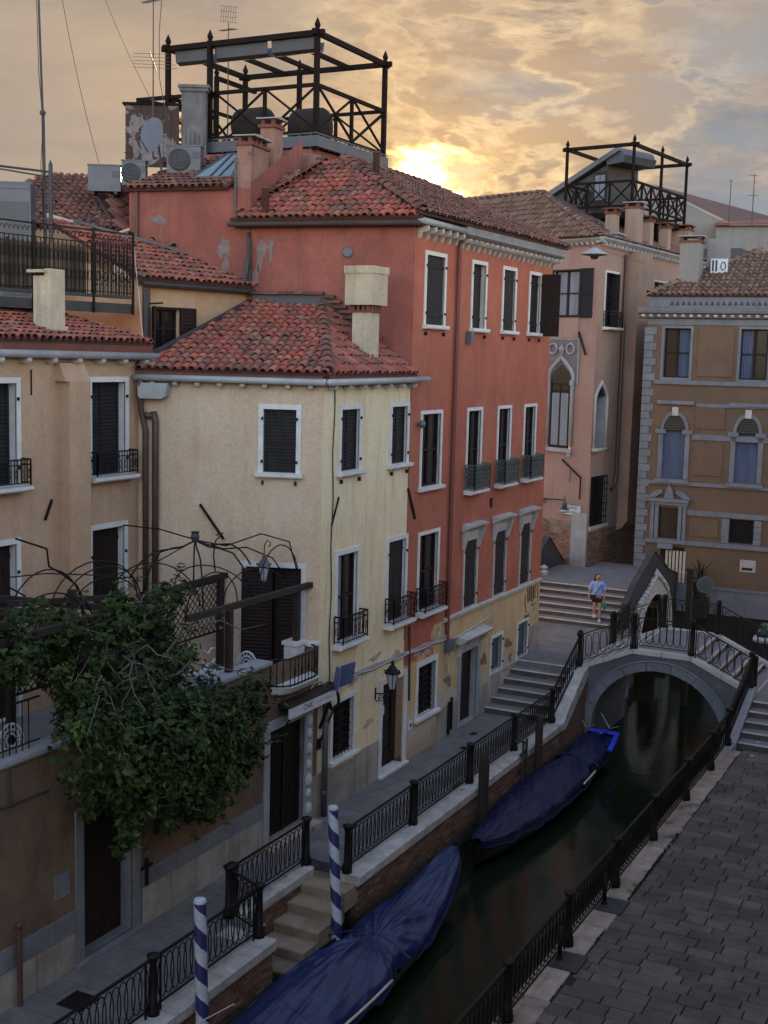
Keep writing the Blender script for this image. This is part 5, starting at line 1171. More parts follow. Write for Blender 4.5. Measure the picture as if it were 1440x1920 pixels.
k = MB(); k.box(21.08, 21.30, -0.02, 0.04, 0, 2.5, F0); k.box(22.72, 23.02, -0.02, 0.05, 0, 2.5, F0); k.box(21.0, 23.05, -0.02, 0.06, 2.5, 2.70, F0); k.build('door_surround', M_bluestone, te)
k = MB()
for z, w in ((0.35, .13), (0.7, .10), (1.0, .13), (1.35, .10), (1.7, .12), (2.05, .10), (2.35, .12)): k.sphere(F0(22.87, .05, z), w, 7, 5, (0.5, 1, 1.2))
k.build('carved_jamb', M_portal, te, True)
k = MB(); k.box(21.1, 22.95, 0.0, 0.38, -0.0205, 0.11, F0); k.build('door_step', M_kerb, te)
# stone base
for a, b, zt in ((12.6, 13.5, .62), (13.51, 14.4, .62), (14.41, 15.33, .62), (17.1, 17.95, .70), (17.96, 18.75, .70), (18.76, 19.85, .70), (19.86, 20.2, .70), (20.21, 21.05, .70), (23.03, 23.29, .98)):
    k = MB(); k.box(a + .005, b - .005, -0.01, 0.025, 0.0, zt, F0); k.build('base_slab', M_dado, te)
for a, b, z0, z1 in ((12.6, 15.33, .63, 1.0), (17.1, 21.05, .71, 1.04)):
    k = MB(); k.box(a, b, -0.01, 0.03, z0, z1, F0); k.build('base_band', M_shadestone, te)
k = MB(); k.box(14.85, 15.2, 0.0, 0.03, 1.35, 1.75, F0); k.build('bell_plate', M_shadestone, te)
k = MB(); k.box(17.45, 17.6, 0.0, 0.05, 1.6, 1.85, F0); k.build('letter_slot', M_iron, te)
k = MB(); k.box(23.28, 23.44, 0.0, 0.03, 1.56, 1.80, F0); k.build('name_plate', M_brownshut, ch)
k = MB(); k.bar(F0(17.18, .06, .75), F0(17.18, .06, 1.25), .05); k.bar(F0(17.02, .06, 1.1), F0(17.34, .06, 1.1), .04); k.build('door_catch', M_iron, te)
k = MB(); k.tube([F0(13.95, .10, 0.0), F0(13.95, .10, 1.28)], 0.045, 8); k.sphere(F0(13.95, .10, 1.33), .06, 8, 5); k.build('standpipe', M_pipe, te)
# curved iron balcony over the door
bal = MB(); n = 12; path = []
for i in range(n + 1):
    t = i / n; u = lerp(21.30, 22.95, t); d = 0.36 * math.sin(PI * min(1, t * 1.0) * 0.5 + 0.0) ** 0.0 if False else 0.36 * (1 - abs(2 * t - 1) ** 6); path.append((u, max(0.02, d)))
top = [F0(u, d + .05, 3.42) for u, d in path]; bot = [F0(u, d * .8 + .02, 3.28) for u, d in path]
for a, b, c, d in zip(top, top[1:], bot[1:], bot): bal.quad(a, b, c, d)
bal.poly(top + [F0(22.95, -.2, 3.42), F0(21.3, -.2, 3.42)]); bal.poly(bot); bal.build('balcony_slab', M_white, te)
k = MB(); P3 = [F0(u, d, 0) for u, d in path]
for z in (3.46, 4.02): k.tube([p + Vector((0, 0, z)) for p in P3], 0.018, 6)
m_ = 0
for a, b in zip(P3, P3[1:]):
    L_ = (b - a).length
    for j in range(max(1, int(L_ / 0.10))):
        q = a.lerp(b, j / max(1, int(L_ / 0.10))); k.bar(q + Vector((0, 0, 3.43)), q + Vector((0, 0, 4.02)), 0.016)
        if m_ % 2 == 0: k.tube([q + (b - a).normalized() * .035 * math.cos(x) + Vector((0, 0, 3.72 + .10 * math.sin(x))) for x in [2 * PI * i / 8 for i in range(8)]], .007, 4, closed=True)
        m_ += 1
k.build('balcony_rail', M_iron, te)
k = MB(); k.box(-0.48, -0.16, 22.62, 22.96, 3.42, 4.02); k.box(-0.52, -0.12, 22.58, 23.0, 4.02, 4.10); k.box(-0.30, 0.06, 22.98, 23.28, 3.96, 4.03); k.build('pedestal', M_white, te)
# low iron railing on the coping at the near end
k = MB()
for i in range(40): y = 9.0 + i * 0.14; k.bar(F0(y, -0.14, 4.0), F0(y, -0.14, 4.78), 0.014)
k.bar(F0(8.9, -0.14, 4.80), F0(14.7, -0.14, 4.80), 0.035, .025); k.bar(F0(8.9, -0.14, 4.10), F0(14.7, -0.14, 4.10), 0.02); k.build('iron_rail', M_iron, te)
# pipes on the near wall
k = MB(); k.tube([F0(12.9, .05, 3.38), F0(13.6, .05, 3.36), F0(13.65, .05, 3.30), F0(14.7, .05, 3.28)], .016, 6); k.tube([F0(13.85, .05, 3.85), F0(13.85, .05, 3.3)], .02, 6); k.build('wall_pipe', M_lead, te)
k = MB(); k.tube([F0(13.2 + .25 * math.cos(t), .07, 2.75 + .22 * math.sin(t)) for t in [-2.2 + .35 * i for i in range(14)]], .035, 6); k.build('hose_hook', M_iron, te)
# ================================================================== roof terrace with the wrought iron railing
rt = thing('roof_terrace', 'roof terrace on a dark beam with old wrought iron railing and reed screen', 'roof terrace', (-5.5, 21, 11.4))
ta, tb = Vector((-5.98, 18.6, 11.45)), Vector((-5.16, 23.32, 11.45)); FRT = Fr(ta[:2], (tb - ta)[:2], Vector((tb - ta)[:2]).to_3d().cross(Vector((0, 0, 1)))[:2])
Lt = (tb - ta).length
k = MB(); k.box(0, Lt, -0.12, 0.02, 11.10, 11.32, FRT); k.box(0, Lt, -0.2, 0.05, 11.44, 11.50, FRT); k.build('edge_beam', M_lead, rt)
k = MB(); k.box(0, Lt, -6, -0.12, 11.2, 11.32, FRT); k.build('floor', M_wood, rt)
k = MB()
for z in (11.56, 12.62, 12.9): k.bar(FRT(0, 0, z), FRT(Lt, 0, z), 0.035 if z > 12.8 else .022)
for i in range(int(Lt / 0.115)):
    u = i * 0.115 + .04; k.bar(FRT(u, 0, 11.5), FRT(u, 0, 12.62), 0.018)
    k.tube([FRT(u + .0575 + .05 * math.cos(t), 0, 12.74 + .085 * math.sin(t)) for t in [PI * j / 5 for j in range(6)]], .009, 4)
    for zc in (11.9, 12.3): k.tube([FRT(u + .0575 + .04 * math.cos(t), 0, zc + .12 * math.sin(t)) for t in [2 * PI * j / 7 for j in range(7)]], .008, 4, closed=True)
k.build('wrought_railing', M_iron, rt)
for u in (0.25, 2.0, 3.62, Lt - .02):
    k = MB(); k.bar(FRT(u, 0.05, 11.08), FRT(u, 0.05, 12.95), 0.045); k.build('rail_post', M_iron, rt)
rs = random.Random(8); M_reed = material('old_reed_screen', (0.14, 0.11, 0.075), (0.045, 0.033, 0.024), 6, rough=0.9, rand=.5, island=True, squash=(1, 1, .1)); k = MB()
for i in range(150):
    u = 0.35 + i * 0.021
    if u > 3.9: break
    k.box(u, u + .013, -0.07, -0.055, 11.5, 12.55 + rs.uniform(-.06, .03), FRT)
k.build('reed_screen', M_reed, rt)
k = MB()
for i in range(26): u = 3.62 + i * .046; k.bar(FRT(u, -.03, 11.5), FRT(u, -.03, 12.75), .014); k.tube([FRT(u + .023 + .02 * math.cos(t), -.03, 11.8 + .3 * (i % 3) + .1 * math.sin(t)) for t in [2 * PI * j / 7 for j in range(7)]], .008, 4, closed=True)
k.build('wrought_panel', M_iron, rt)
k = MB(); k.tube([FRT(Lt, .03, 12.9), FRT(Lt + .05, .06, 12.2), FRT(Lt + .1, .1, 11.6), FRT(Lt + .05, .3, 10.6), FRT(Lt + .25, .6, 9.9), FRT(Lt + .45, .9, 9.2)], .012, 5); tag(k.build('loose_cable', M_pale), 'pale loose cable hanging from the corner of the wrought iron railing', 'cable')
# plain grey cabinet on it, mast, cross pole
k = MB(); fb = Fr((-8.3, 22.9), (.85, .52), (.52, -.85)); k.box(-1.4, 0.35, -0.6, 0.0, 11.3, 14.0, fb); k.prism([(-0.62, 14.0), (.02, 14.0), (.02, 14.08), (-.3, 14.2), (-0.62, 14.1)], fb, -1.4, .35)
cab = tag(k.build('grey_cabinet', M_ac), 'tall pale grey metal cabinet behind the wrought iron railing', 'cabinet'); k = MB(); k.box(-0.35, .30, 0.0, .02, 11.5, 13.7, fb); k.box(-1.0, -.42, 0, .02, 11.5, 13.7, fb); k.build('door_panel', M_greymetal, cab)
k = MB(); k.sphere(fb(-.75, .12, 13.75), .28, 10, 7, (1, 1, .8)); k.build('round_cap', M_iron, cab)
mast = thing('antenna_mast', 'tall thin steel mast with a loose cable above the roof terrace', 'mast', (-7.92, 23.49, 11.3))
k = MB(); k.tube([(-7.9, 23.48, 11.3), (-8.06, 23.6, 15.8), (-8.09, 23.62, 15.85), (-8.6, 24.0, 20.5)], [.045, .04, .03, .025], 7); k.build('pole', M_steel, mast)
k = MB(); k.tube([(-7.95, 23.45, 13.4), (-8.05, 23.5, 14.6), (-8.02, 23.55, 15.6), (-8.2, 23.62, 16.8), (-8.35, 23.75, 18.0), (-8.5, 23.85, 19.2), (-8.62, 23.95, 20.5)], .010, 4); k.build('cable', M_iron, mast)
k = MB(); k.lathe([(.06, 0), (.075, .05), (.06, .1)], (-8.07, 23.6, 15.8), 8); k.build('clamp', M_steel, mast)
dpl = thing('short_pole', 'short steel pole with a crossbar over the wrought iron railing', 'pole', (-7.6, 23.25, 11.3))
k = MB(); k.tube([(-7.58, 23.3, 11.3), (-7.66, 23.4, 14.6)], .05, 7); k.lathe([(.05, 0), (.001, .12)], (-7.66, 23.4, 14.6), 7); k.build('pole', M_steel, dpl)
k = MB(); k.tube([(-7.66, 23.4, 14.42), (-9.6, 22.2, 14.62)], .03, 6); k.tube([(-7.66, 23.4, 14.30), (-9.6, 22.2, 14.60)], .02, 6); k.build('crossbar', M_steel, dpl)
# long thin wires up to the sky
for a, b, sg in (((-9.1, 27.0, 14.9), (-12.6, 29.2, 21.2), .4), ((-7.7, 27.4, 16.7), (-12.4, 30.4, 21.8), .2)):
    a = Vector(a); b = Vector(b); k = MB(); k.tube([a.lerp(b, i / 14) + Vector((0, 0, -sg * math.sin(PI * i / 14))) for i in range(15)], .009, 4); tag(k.build('stay_wire', M_lead), 'thin dark wire slanting up from the %s' % ('air conditioners' if sg > .3 else 'peeling boarded hut'), 'wire')
# ================================================================== roof behind the terrace, air conditioners, dish
bl = thing('back_house', 'low old tiled roof behind the wrought iron roof terrace', 'house', (-12, 28, 0))
roof_slope(bl, [Vector((-12.8, 23.4, 13.35)), Vector((-7.9, 26.0, 13.35)), Vector((-8.9, 29.6, 15.0)), Vector((-12.2, 28.6, 15.0))], M_oldtile, 200, seed=21)
roof_slope(bl, [Vector((-7.7, 25.9, 13.3)), Vector((-8.6, 29.7, 14.3)), Vector((-9.4, 29.0, 14.95)), Vector((-9.6, 27.2, 14.6))], M_oldtile, 60, seed=22)
k = MB(); k.poly([(-12.8, 23.4, 13.3), (-7.9, 26, 13.3), (-7.9, 26, 9), (-12.8, 23.4, 9)]); k.build('wall', M_orange, bl)
k = MB(); k.tube([(-8.9, 24.6, 13.55), (-8.2, 24.9, 13.35), (-7.2, 25.2, 12.85)], .09, 8); tag(k.build('bamboo_roll', M_pale), 'rolled pale matting lying on the roof by the iron railing', 'matting')
k = MB(); k.poly([(-9.6, 27.25, 14.35), (-8.75, 27.7, 14.38), (-9.2, 27.6, 14.68), (-9.35, 27.5, 14.66)]); k.build('skylight', M_skyglass, bl)
def ac_unit(name, label, p, u, w, h, d, fan=True):
    t = thing(name, label, 'air conditioner', p, 0, 'air conditioner boxes'); f = Fr(p[:2], u, Vector((*u, 0)).cross(Vector((0, 0, 1)))[:2]); z = p[2]
    k = MB(); k.box(-w / 2, w / 2, -d, 0, z, z + h, f); k.box(-w / 2 - .02, w / 2 + .02, -d - .02, .02, z + h, z + h + .03, f); k.build('casing', M_ac, t)
    if fan:
        m = Matrix.Translation(f(-w * .12, .004, z + h * .5)) @ f.mat().to_3x3().to_4x4() @ Matrix.Rotation(R(-90), 4, 'X'); k = MB(); k.lathe([(h * .40, 0), (h * .42, .02), (h * .38, .03)], n=20, m=m); k.build('fan_guard', M_lead, t)
        for i in range(3):
            k = MB(); k.tube([f(-w * .12 + h * .12 * (i + 1) * math.cos(x), .04, z + h * .5 + h * .12 * (i + 1) * math.sin(x)) for x in [2 * PI * j / 16 for j in range(16)]], .008, 4, closed=True); k.build('guard_ring', M_greymetal, t)
    k = MB(); k.box(w * .25, w * .46, .001, .012, z + h * .55, z + h * .8, f); k.build('service_cover', M_greymetal, t)
    for sx in (-1, 1): k = MB(); k.box(sx * w * .35 - .04, sx * w * .35 + .04, -d, .04, z - .08, z, f); k.build('foot', M_lead, t)
    return t
ac_unit('air_conditioner', 'big pale grey air conditioner box at the roof edge beside the peeling boards', (-8.72, 26.62, 14.42), (.87, .49), 0.86, .66, .5, False)
ac_unit('air_conditioner', 'air conditioner with a round fan under the peeling boarded hut', (-8.05, 27.0, 14.6), (.87, .49), .62, .62, .4)
ac_unit('air_conditioner', 'air conditioner half hidden behind the satellite dish', (-6.95, 27.7, 14.95), (.9, .43), .9, .7, .4)
ds = thing('satellite_dish', 'round grey satellite dish in front of the peeling boarded hut', 'satellite dish', (-7.6, 27.25, 15.2))
m = Matrix.Translation((-7.62, 27.25, 15.88)) @ Matrix.Rotation(R(-22), 4, 'Z') @ Matrix.Rotation(R(78), 4, 'X') @ Matrix.Rotation(R(25), 4, 'Y') @ Matrix.Diagonal((.86, 1.15, 1, 1)); k = MB(); V = []
k.lathe([(.40, .05), (.30, .028), (.18, .010), (.001, 0)], n=28, m=m); k.lathe([(.40, .051), (.415, .055), (.41, .04)], n=28, m=m); k.build('dish', M_ac, ds)
k = MB(); k.tube([(-7.55, 27.4, 15.75), (-7.5, 27.5, 14.9)], .03, 6); k.tube([m @ Vector((0, -.4, .08)), m @ Vector((0, -.2, .55))], .014, 5); k.sphere(m @ Vector((0, -.2, .55)), .05, 7, 5); k.build('dish_arm', M_steel, ds)
ph = thing('boarded_hut', 'peeling brown and grey boarded hut at the end of the roof terrace frame', 'hut', (-9.8, 29.8, 15.5))
fh = Fr((-10.35, 29.52), (.89, .46), (.46, -.89))
k = MB(); k.box(0, 1.55, -1.2, 0, 15.7, 17.28, fh); k.build('body', M_peel, ph)
for i in range(7): k = MB(); k.box(i * .222 + .004, i * .222 + .214, 0, .02, 15.95, 17.26, fh); k.build('board', M_peel, ph)
k = MB(); k.box(-.08, 1.6, -1.25, .06, 17.28, 17.34, fh); k.build('cap_board', M_altana, ph)
k = MB(); k.box(0, 1.1, .0, .02, 15.55, 15.92, fh); k.box(-.03, 1.13, .0, .03, 15.92, 15.95, fh); k.build('lower_board', M_peel, ph)
cwc = thing('tall_chimney', 'tall grey weathered chimney standing behind the roof terrace rail', 'chimney', (-8.6, 30.4, 15.5))
k = MB(); fc = Fr((-8.95, 30.3), (.89, .46), (.46, -.89)); k.box(0, .72, -.6, 0, 15.4, 17.7, fc); k.box(-.05, .77, -.65, .05, 17.70, 17.80, fc); k.box(-.09, .81, -.69, .09, 17.80, 17.88, fc)
M_chg = material('grey_streaked_render', (0.15, 0.155, 0.16), (0.10, 0.10, 0.105), 2, bump=.4, streak=.8, streakc=(.04, .035, .035)); k.build('shaft', M_chg, cwc)
k = MB()
for i in range(5): k.box(.05 + i * .13, .12 + i * .13, 0, .03, 15.5, 16.7 - .05 * i, fc)
k.build('ribs', M_chg, cwc)
def antenna(name, label, base, h, arms, r=.02, tilt=(0, 0)):
    t = thing(name, label, 'antenna', base); b = Vector(base); k = MB(); k.tube([b, b + Vector((tilt[0], tilt[1], h))], [r, r * .7], 6); k.build('pole', M_steel, t)
    for z, L, n, az, el in arms:
        k = MB(); u = Vector((c_(az), s_(az), .12)); v = Vector((-s_(az), c_(az), 0)); o = b + Vector((tilt[0] * z / h, tilt[1] * z / h, z)); k.bar(o - u * L * .45, o + u * L * .55, .022)
        for i in range(n):
            q = o - u * L * .45 + u * L * (i + .5) / n; w = el * (1 - .35 * i / n); k.bar(q - v * w / 2, q + v * w / 2, .010)
        k.build('aerial', M_steel, t)
    return t
an = antenna('tv_antenna', 'tall television antenna with a wide comb aerial by the satellite dish', (-7.72, 27.4, 15.3), 4.15, [(2.5, 1.3, 5, R(-60), 1.2), (4.05, 1.3, 10, R(150), .30)])
an2 = antenna('tv_antenna', 'television antenna with a grid reflector behind the pergola frame', (-8.5, 32.0, 16.2), 3.75, [(3.55, .9, 9, R(155), .26)]); k = MB()
for i in range(7): k.bar((-8.75 + .05 * i, 31.95 + .05 * i, 20.0), (-8.70 + .05 * i, 31.95 + .05 * i, 20.45), .008)
for z in (20.0, 20.15, 20.3, 20.45): k.bar((-8.76, 31.94, z), (-8.38, 32.3, z), .008)
k.build('reflector', M_steel, an2)
k = MB(); k.tube([(-7.5, 27.3, 15.4), (-7.3, 27.4, 16.4), (-7.52, 27.4, 17.4), (-7.6, 27.5, 18.6), (-7.5, 27.5, 19.6)], .012, 4); k.build('aerial_cable', M_lead, an)
# ================================================================== timber roof terraces (altane)
def altana(name, label, o, ux, uy, W, Dp, zd, zr, zt, nx, ny, posts, beams=(), post_w=.13):
    """o: front corner on the canal side; ux runs along the front, uy runs back"""
    o = Vector((*o, 0)); ux = Vector((*ux, 0)).normalized(); uy = Vector((*uy, 0)).normalized(); t = thing(name, label, 'roof terrace', o + ux * W / 2 + Vector((0, 0, zd)))
    P = lambda a, b, z=0: o + ux * a + uy * b + Vector((0, 0, z))
    cs = [P(W, 0), P(0, 0), P(0, Dp), P(W, Dp)]; Z = lambda z: Vector((0, 0, z)); fr = Fr(o[:2], ux, uy)
    for a, b in posts:
        k = MB(); k.box(a - post_w / 2, a + post_w / 2, b - post_w / 2, b + post_w / 2, zd - .3, zt + .06, fr); po = k.build('post', M_altana, t); k = MB(); k.lathe([(.05, 0), (.075, .06), (.09, .12), (.05, .22), (.001, .32)], P(a, b, zt + .06), 8); k.build('finial', M_altana, po)
    for i in range(4):
        a, b = cs[i], cs[(i + 1) % 4]; e = (b - a).normalized() * .22
        k = MB(); k.bar(a - e + Z(zt - .04), b + e + Z(zt - .04), .11, .15); k.build('top_beam', M_altana, t)
        k = MB(); k.bar(a + Z(zr), b + Z(zr), .09, .10); k.build('hand_rail', M_altana, t)
        k = MB(); k.bar(a + Z(zd + .2), b + Z(zd + .2), .08, .09); k.build('foot_rail', M_altana, t)
        n = nx if i % 2 == 0 else ny
        for j in range(n):
            p, q = a.lerp(b, j / n), a.lerp(b, (j + 1) / n); k = MB(); k.bar(p + Z(zd + .22), q + Z(zr - .03), .055, .055); k.bar(q + Z(zd + .22) + Vector((.03, .03, 0)), p + Z(zr - .03) + Vector((.03, .03, 0)), .055, .055); k.build('cross_brace', M_altana, t)
            if j: k = MB(); k.bar(p + Z(zd - .1), p + Z(zr), .09, .09); k.build('baluster', M_altana, t)
    for f in beams: k = MB(); k.bar(cs[0].lerp(cs[1], f) + Z(zt - .06), cs[3].lerp(cs[2], f) + Z(zt - .06), .10, .13); k.build('rafter', M_altana, t)
    return t
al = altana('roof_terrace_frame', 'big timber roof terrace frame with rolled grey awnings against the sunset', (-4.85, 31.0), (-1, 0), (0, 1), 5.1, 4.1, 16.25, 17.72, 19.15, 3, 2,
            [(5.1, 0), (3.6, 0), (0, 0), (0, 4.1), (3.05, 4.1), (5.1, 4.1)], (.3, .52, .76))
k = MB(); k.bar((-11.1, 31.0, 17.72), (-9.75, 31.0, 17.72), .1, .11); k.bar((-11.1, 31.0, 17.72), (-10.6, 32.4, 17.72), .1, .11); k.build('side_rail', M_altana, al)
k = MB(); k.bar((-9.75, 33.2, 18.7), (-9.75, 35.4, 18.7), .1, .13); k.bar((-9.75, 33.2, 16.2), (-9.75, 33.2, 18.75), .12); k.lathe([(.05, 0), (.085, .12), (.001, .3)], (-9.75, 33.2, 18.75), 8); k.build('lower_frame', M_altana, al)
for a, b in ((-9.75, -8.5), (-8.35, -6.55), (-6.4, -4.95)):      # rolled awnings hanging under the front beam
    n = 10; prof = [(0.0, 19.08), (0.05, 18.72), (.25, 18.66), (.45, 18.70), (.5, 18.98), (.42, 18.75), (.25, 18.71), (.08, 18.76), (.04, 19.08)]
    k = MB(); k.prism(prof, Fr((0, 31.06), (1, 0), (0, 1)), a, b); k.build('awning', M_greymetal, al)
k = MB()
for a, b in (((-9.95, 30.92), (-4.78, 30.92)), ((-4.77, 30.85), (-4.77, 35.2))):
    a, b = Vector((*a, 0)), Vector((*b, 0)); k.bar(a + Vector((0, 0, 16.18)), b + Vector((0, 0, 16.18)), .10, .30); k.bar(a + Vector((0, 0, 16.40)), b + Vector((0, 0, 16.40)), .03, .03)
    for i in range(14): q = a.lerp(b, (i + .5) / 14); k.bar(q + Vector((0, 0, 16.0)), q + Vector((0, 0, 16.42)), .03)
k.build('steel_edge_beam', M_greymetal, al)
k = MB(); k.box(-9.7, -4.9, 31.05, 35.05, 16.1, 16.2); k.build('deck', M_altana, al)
for x, y, lab in ((-7.4, 31.75, 'dark domed water tank behind the twin chimneys'), (-5.85, 32.4, 'dark domed water tank at the corner of the big roof terrace')):
    k = MB(); m = Matrix.Translation((x, y, 16.86)) @ Matrix.Rotation(R(90), 4, 'Y'); k.lathe([(.001, -.60), (.3, -.58), (.48, -.5), (.53, -.4), (.53, .4), (.48, .5), (.3, .58), (.001, .60)], n=18, m=m); tag(k.build('water_tank', M_oldpole, None, True), lab, 'water tank', 'roof water tanks')
# second one on the far house, with its lean-to stair hut
al2 = altana('roof_terrace_frame', 'far timber roof terrace with crossed railing over the rose house', (-2.31, 53.33), (-.987, .163), (.113, .993), 3.2, 6.3, 16.72, 17.95, 19.5, 3, 6, [(3.2, 0), (0, 0), (0, 3.2), (0, 6.3), (3.2, 6.3)], (), .11)
k = MB(); f2 = Fr((-2.31, 53.33), (-.987, .163), (.113, .993)); k.box(-.05, 3.3, -.05, 6.4, 16.40, 16.66, f2); k.build('deck', M_altana, al2)
k = MB()
for a, b in ((3.1, .1), (.1, .1), (.1, 3.2), (.1, 6.2), (1.6, .1)): k.box(a - .08, a + .08, b - .08, b + .08, 15.0, 16.4, f2)
k.build('stilts', M_altana, al2)
st = thing('stair_hut', 'grey lean-to stair hut with a steep slanting roof on the far roof terrace', 'hut', (-5.6, 56.5, 16.8))
fs = Fr((-3.7, 55.5), (-.93, .36), (-.36, -.93))
k = MB(); k.prism([(0.5, 16.0), (0.5, 19.05), (5.0, 17.3), (5.0, 16.0)], fs, -2.2, 0, 'd'); k.build('wall', M_lead, st)
k = MB(); k.prism([(-.25, 19.55), (-.1, 19.72), (5.3, 17.45), (5.2, 17.22)], fs, -2.4, .22, 'd'); k.build('roof', M_ac, st)
k = MB(); k.prism([(-.5, 19.35), (-.1, 19.70), (.6, 19.5), (.5, 19.0), (-.4, 19.05)], fs, -2.2, .1, 'd'); k.build('eaves_box', M_greymetal, st)
k = MB(); k.box(.55, 1.25, .0, .03, 17.1, 18.75, fs); k.build('door', M_wood, st); k = MB(); k.box(.62, .88, .03, .04, 17.5, 18.6, fs); k.box(.92, 1.18, .03, .04, 17.5, 18.6, fs); k.build('door_glass', M_curtain, st)
# ================================================================== rose gothic house
gh = thing('gothic_house', 'faded rose house with a pointed gothic window above the second bridge', 'house', (-3, 52, 0))
FG = Fr((-1.85, 47.75), (-.934, .358), (-.358, -.934)); FGR = Fr((-1.85, 47.75), (.07, .998), (.998, -.07))
hs = window(gh, FG, .88, 2.3, 11.98, 13.86, 'glass', fw=.04, depth=.16, sill=False, half=(.05, .95, M_curtain), frame_mt=M_brownshut)
gw2 = [o for o in gh.children if o.name.startswith('window')][-1]
for a, b in ((.22, .86), (2.32, 2.95)): louver_leaf(FG, a, b, 11.95, 13.88, .05, 'shutter', M_shut, gw2)
wall(FG, -0.02, 4.5, 3.8, 14.8, [hs, (1.08, 2.18, 6.74, 10.05, .3)], [M_rose, M_bluestone], gh, name='front_wall', label='rose front wall')
k = MB(); k.box(.85, 2.32, 0, .05, 11.16, 11.92, FG); k.build('plain_panel', M_rose2, gh)
# pointed window: tracery panel, arch mouldings, roundels, glazing
k = MB(); k.box(.80, 2.38, 0, .03, 9.3, 11.09, FG); pan = k.build('tracery_panel', material('purple_marble', (.15, .125, .15), (.10, .085, .11), 4, rough=.6), gh)
def gcurve(cx, zs, w, apex, n=8):
    L_ = [(cx - w, zs - 2.5), (cx - w, zs)]; L_ += [(cx - w * (1 - (t ** 1.6) * .62) - .16 * w * math.sin(PI * t), zs + (apex - zs) * .78 * t) for t in [i / n for i in range(1, n + 1)]]
    L_ += [(cx - .12 * w, zs + (apex - zs) * .90), (cx, apex)]; return L_ + [(2 * cx - a, b) for a, b in L_[-2::-1]]
gc = gcurve(1.63, 9.35, .62, 10.42)
k = MB(); k.tube([FG(a, .06, b) for a, b in gc], .085, 7); k.build('arch_moulding', M_bluestone, gh, True)
gi = gcurve(1.63, 9.35, .52, 10.15); k = MB(); k.poly([FG(a, .035, b) for a, b in gi if b > 6.7] ); k.build('arch_glass', M_glass, gh)
gi2 = [(a, b) for a, b in gi]
k = MB(); k.box(1.12, 2.14, -.02, .037, 6.74, 9.4, FG); k.build('glazing', M_glass, gh)
k = MB()
for u in (1.60, 1.14, 2.08): k.box(u, u + .06, .037, .06, 6.74, 9.35, FG)
for z in (9.28, 9.0, 6.74): k.box(1.14, 2.14, .037, .062, z, z + .07, FG)
k.build('window_bars', M_brownshut, gh)
k = MB()
for a, b in ((1.2, 1.6), (1.66, 2.06)):
    n = 8
    for i in range(n): k.quad(FG(lerp(a, b, i / n), .040 + .004 * (i % 2), 6.85), FG(lerp(a, b, (i + 1) / n), .040 + .004 * ((i + 1) % 2), 6.85), FG(lerp(a, b, (i + 1) / n), .040 + .004 * ((i + 1) % 2), 8.95), FG(lerp(a, b, i / n), .040 + .004 * (i % 2), 8.95))
k.build('curtain', M_curtain, gh)
for cx in (1.20, 2.10):
    k = MB(); k.tube([FG(cx + .20 * math.cos(t), .06, 10.72 + .20 * math.sin(t)) for t in [2 * PI * i / 18 for i in range(18)]], .045, 6, closed=True); k.build('roundel', M_bluestone, gh, True)
k = MB(); k.lathe([(.10, 0), (.05, .1), (.13, .22), (.16, .32), (.05, .42), (.001, .55)], FG(1.63, .06, 10.42), 8); k.build('finial', M_bluestone, gh, True)
k = MB(); k.box(.90, 2.40, 0, .16, 6.58, 6.74, FG); k.box(.95, 1.1, 0, .14, 6.42, 6.58, FG); k.box(.76, .82, 0, .06, 9.3, 11.12, FG); k.box(.76, 2.4, 0, .06, 11.09, 11.14, FG); k.build('sill', M_bluestone, gh)
k = MB()
for zc in (9.42,):
    for u in (.97, 2.22): k.box(u - .05, u + .12, 0, .16, zc - .14, zc + .06, FG)
k.build('capitals', M_bluestone, gh)
# brick lower part, white corner pilaster
k = MB(); k.quad(FG(-.02, 0, 1.9), FG(4.5, 0, 1.9), FG(4.5, 0, 3.8), FG(-.02, 0, 3.8)); k.quad(FGR(0, 0, -1.9), FGR(9, 0, -1.9), FGR(9, 0, 3.4), FGR(0, 0, 3.4)); low_w = k.build('brick_wall', M_mortar2, gh)
BR2 = brick_mesh(M_brick2, .25, .06); sp2 = []
for fr_, u1_, z1_ in ((FG, 2.6, 3.78), (FGR, 3.4, 3.4)):
    nrow = int((z1_ - 1.95) / .075)
    for i in range(nrow):
        u = .82 if fr_ is FG else -.0 - (.13 if i % 2 else 0)
        if fr_ is FG: u -= (.13 if i % 2 else 0)
        while u < u1_ - .2:
            z = z1_ - (i + 1) * .075; ragged = z1_ - .35 + .5 * math.sin(u * 3.1) * .5
            if u > -.01 and (z < ragged or rr.random() < .35) and not (fr_ is FG and u < .8): sp2.append(fr_.mat(u, .015 + rr.uniform(-.01, .012), z))
            u += .262
for m in sp2[:300]: inst(BR2, 'brick', low_w, m)
if len(sp2) > 300:
    k = MB(); bv2 = [v.co.copy() for v in BR2.vertices]; bf2 = [tuple(p.vertices) for p in BR2.polygons]
    for m in sp2[300:]: k.add([m @ c for c in bv2], bf2)
    k.build('far_bricks', M_brick2, low_w, kind='stuff')
k = MB(); k.box(0.0, .78, 0, .05, 1.95, 4.2, FG); k.build('white_pilaster', M_bluestone, gh)
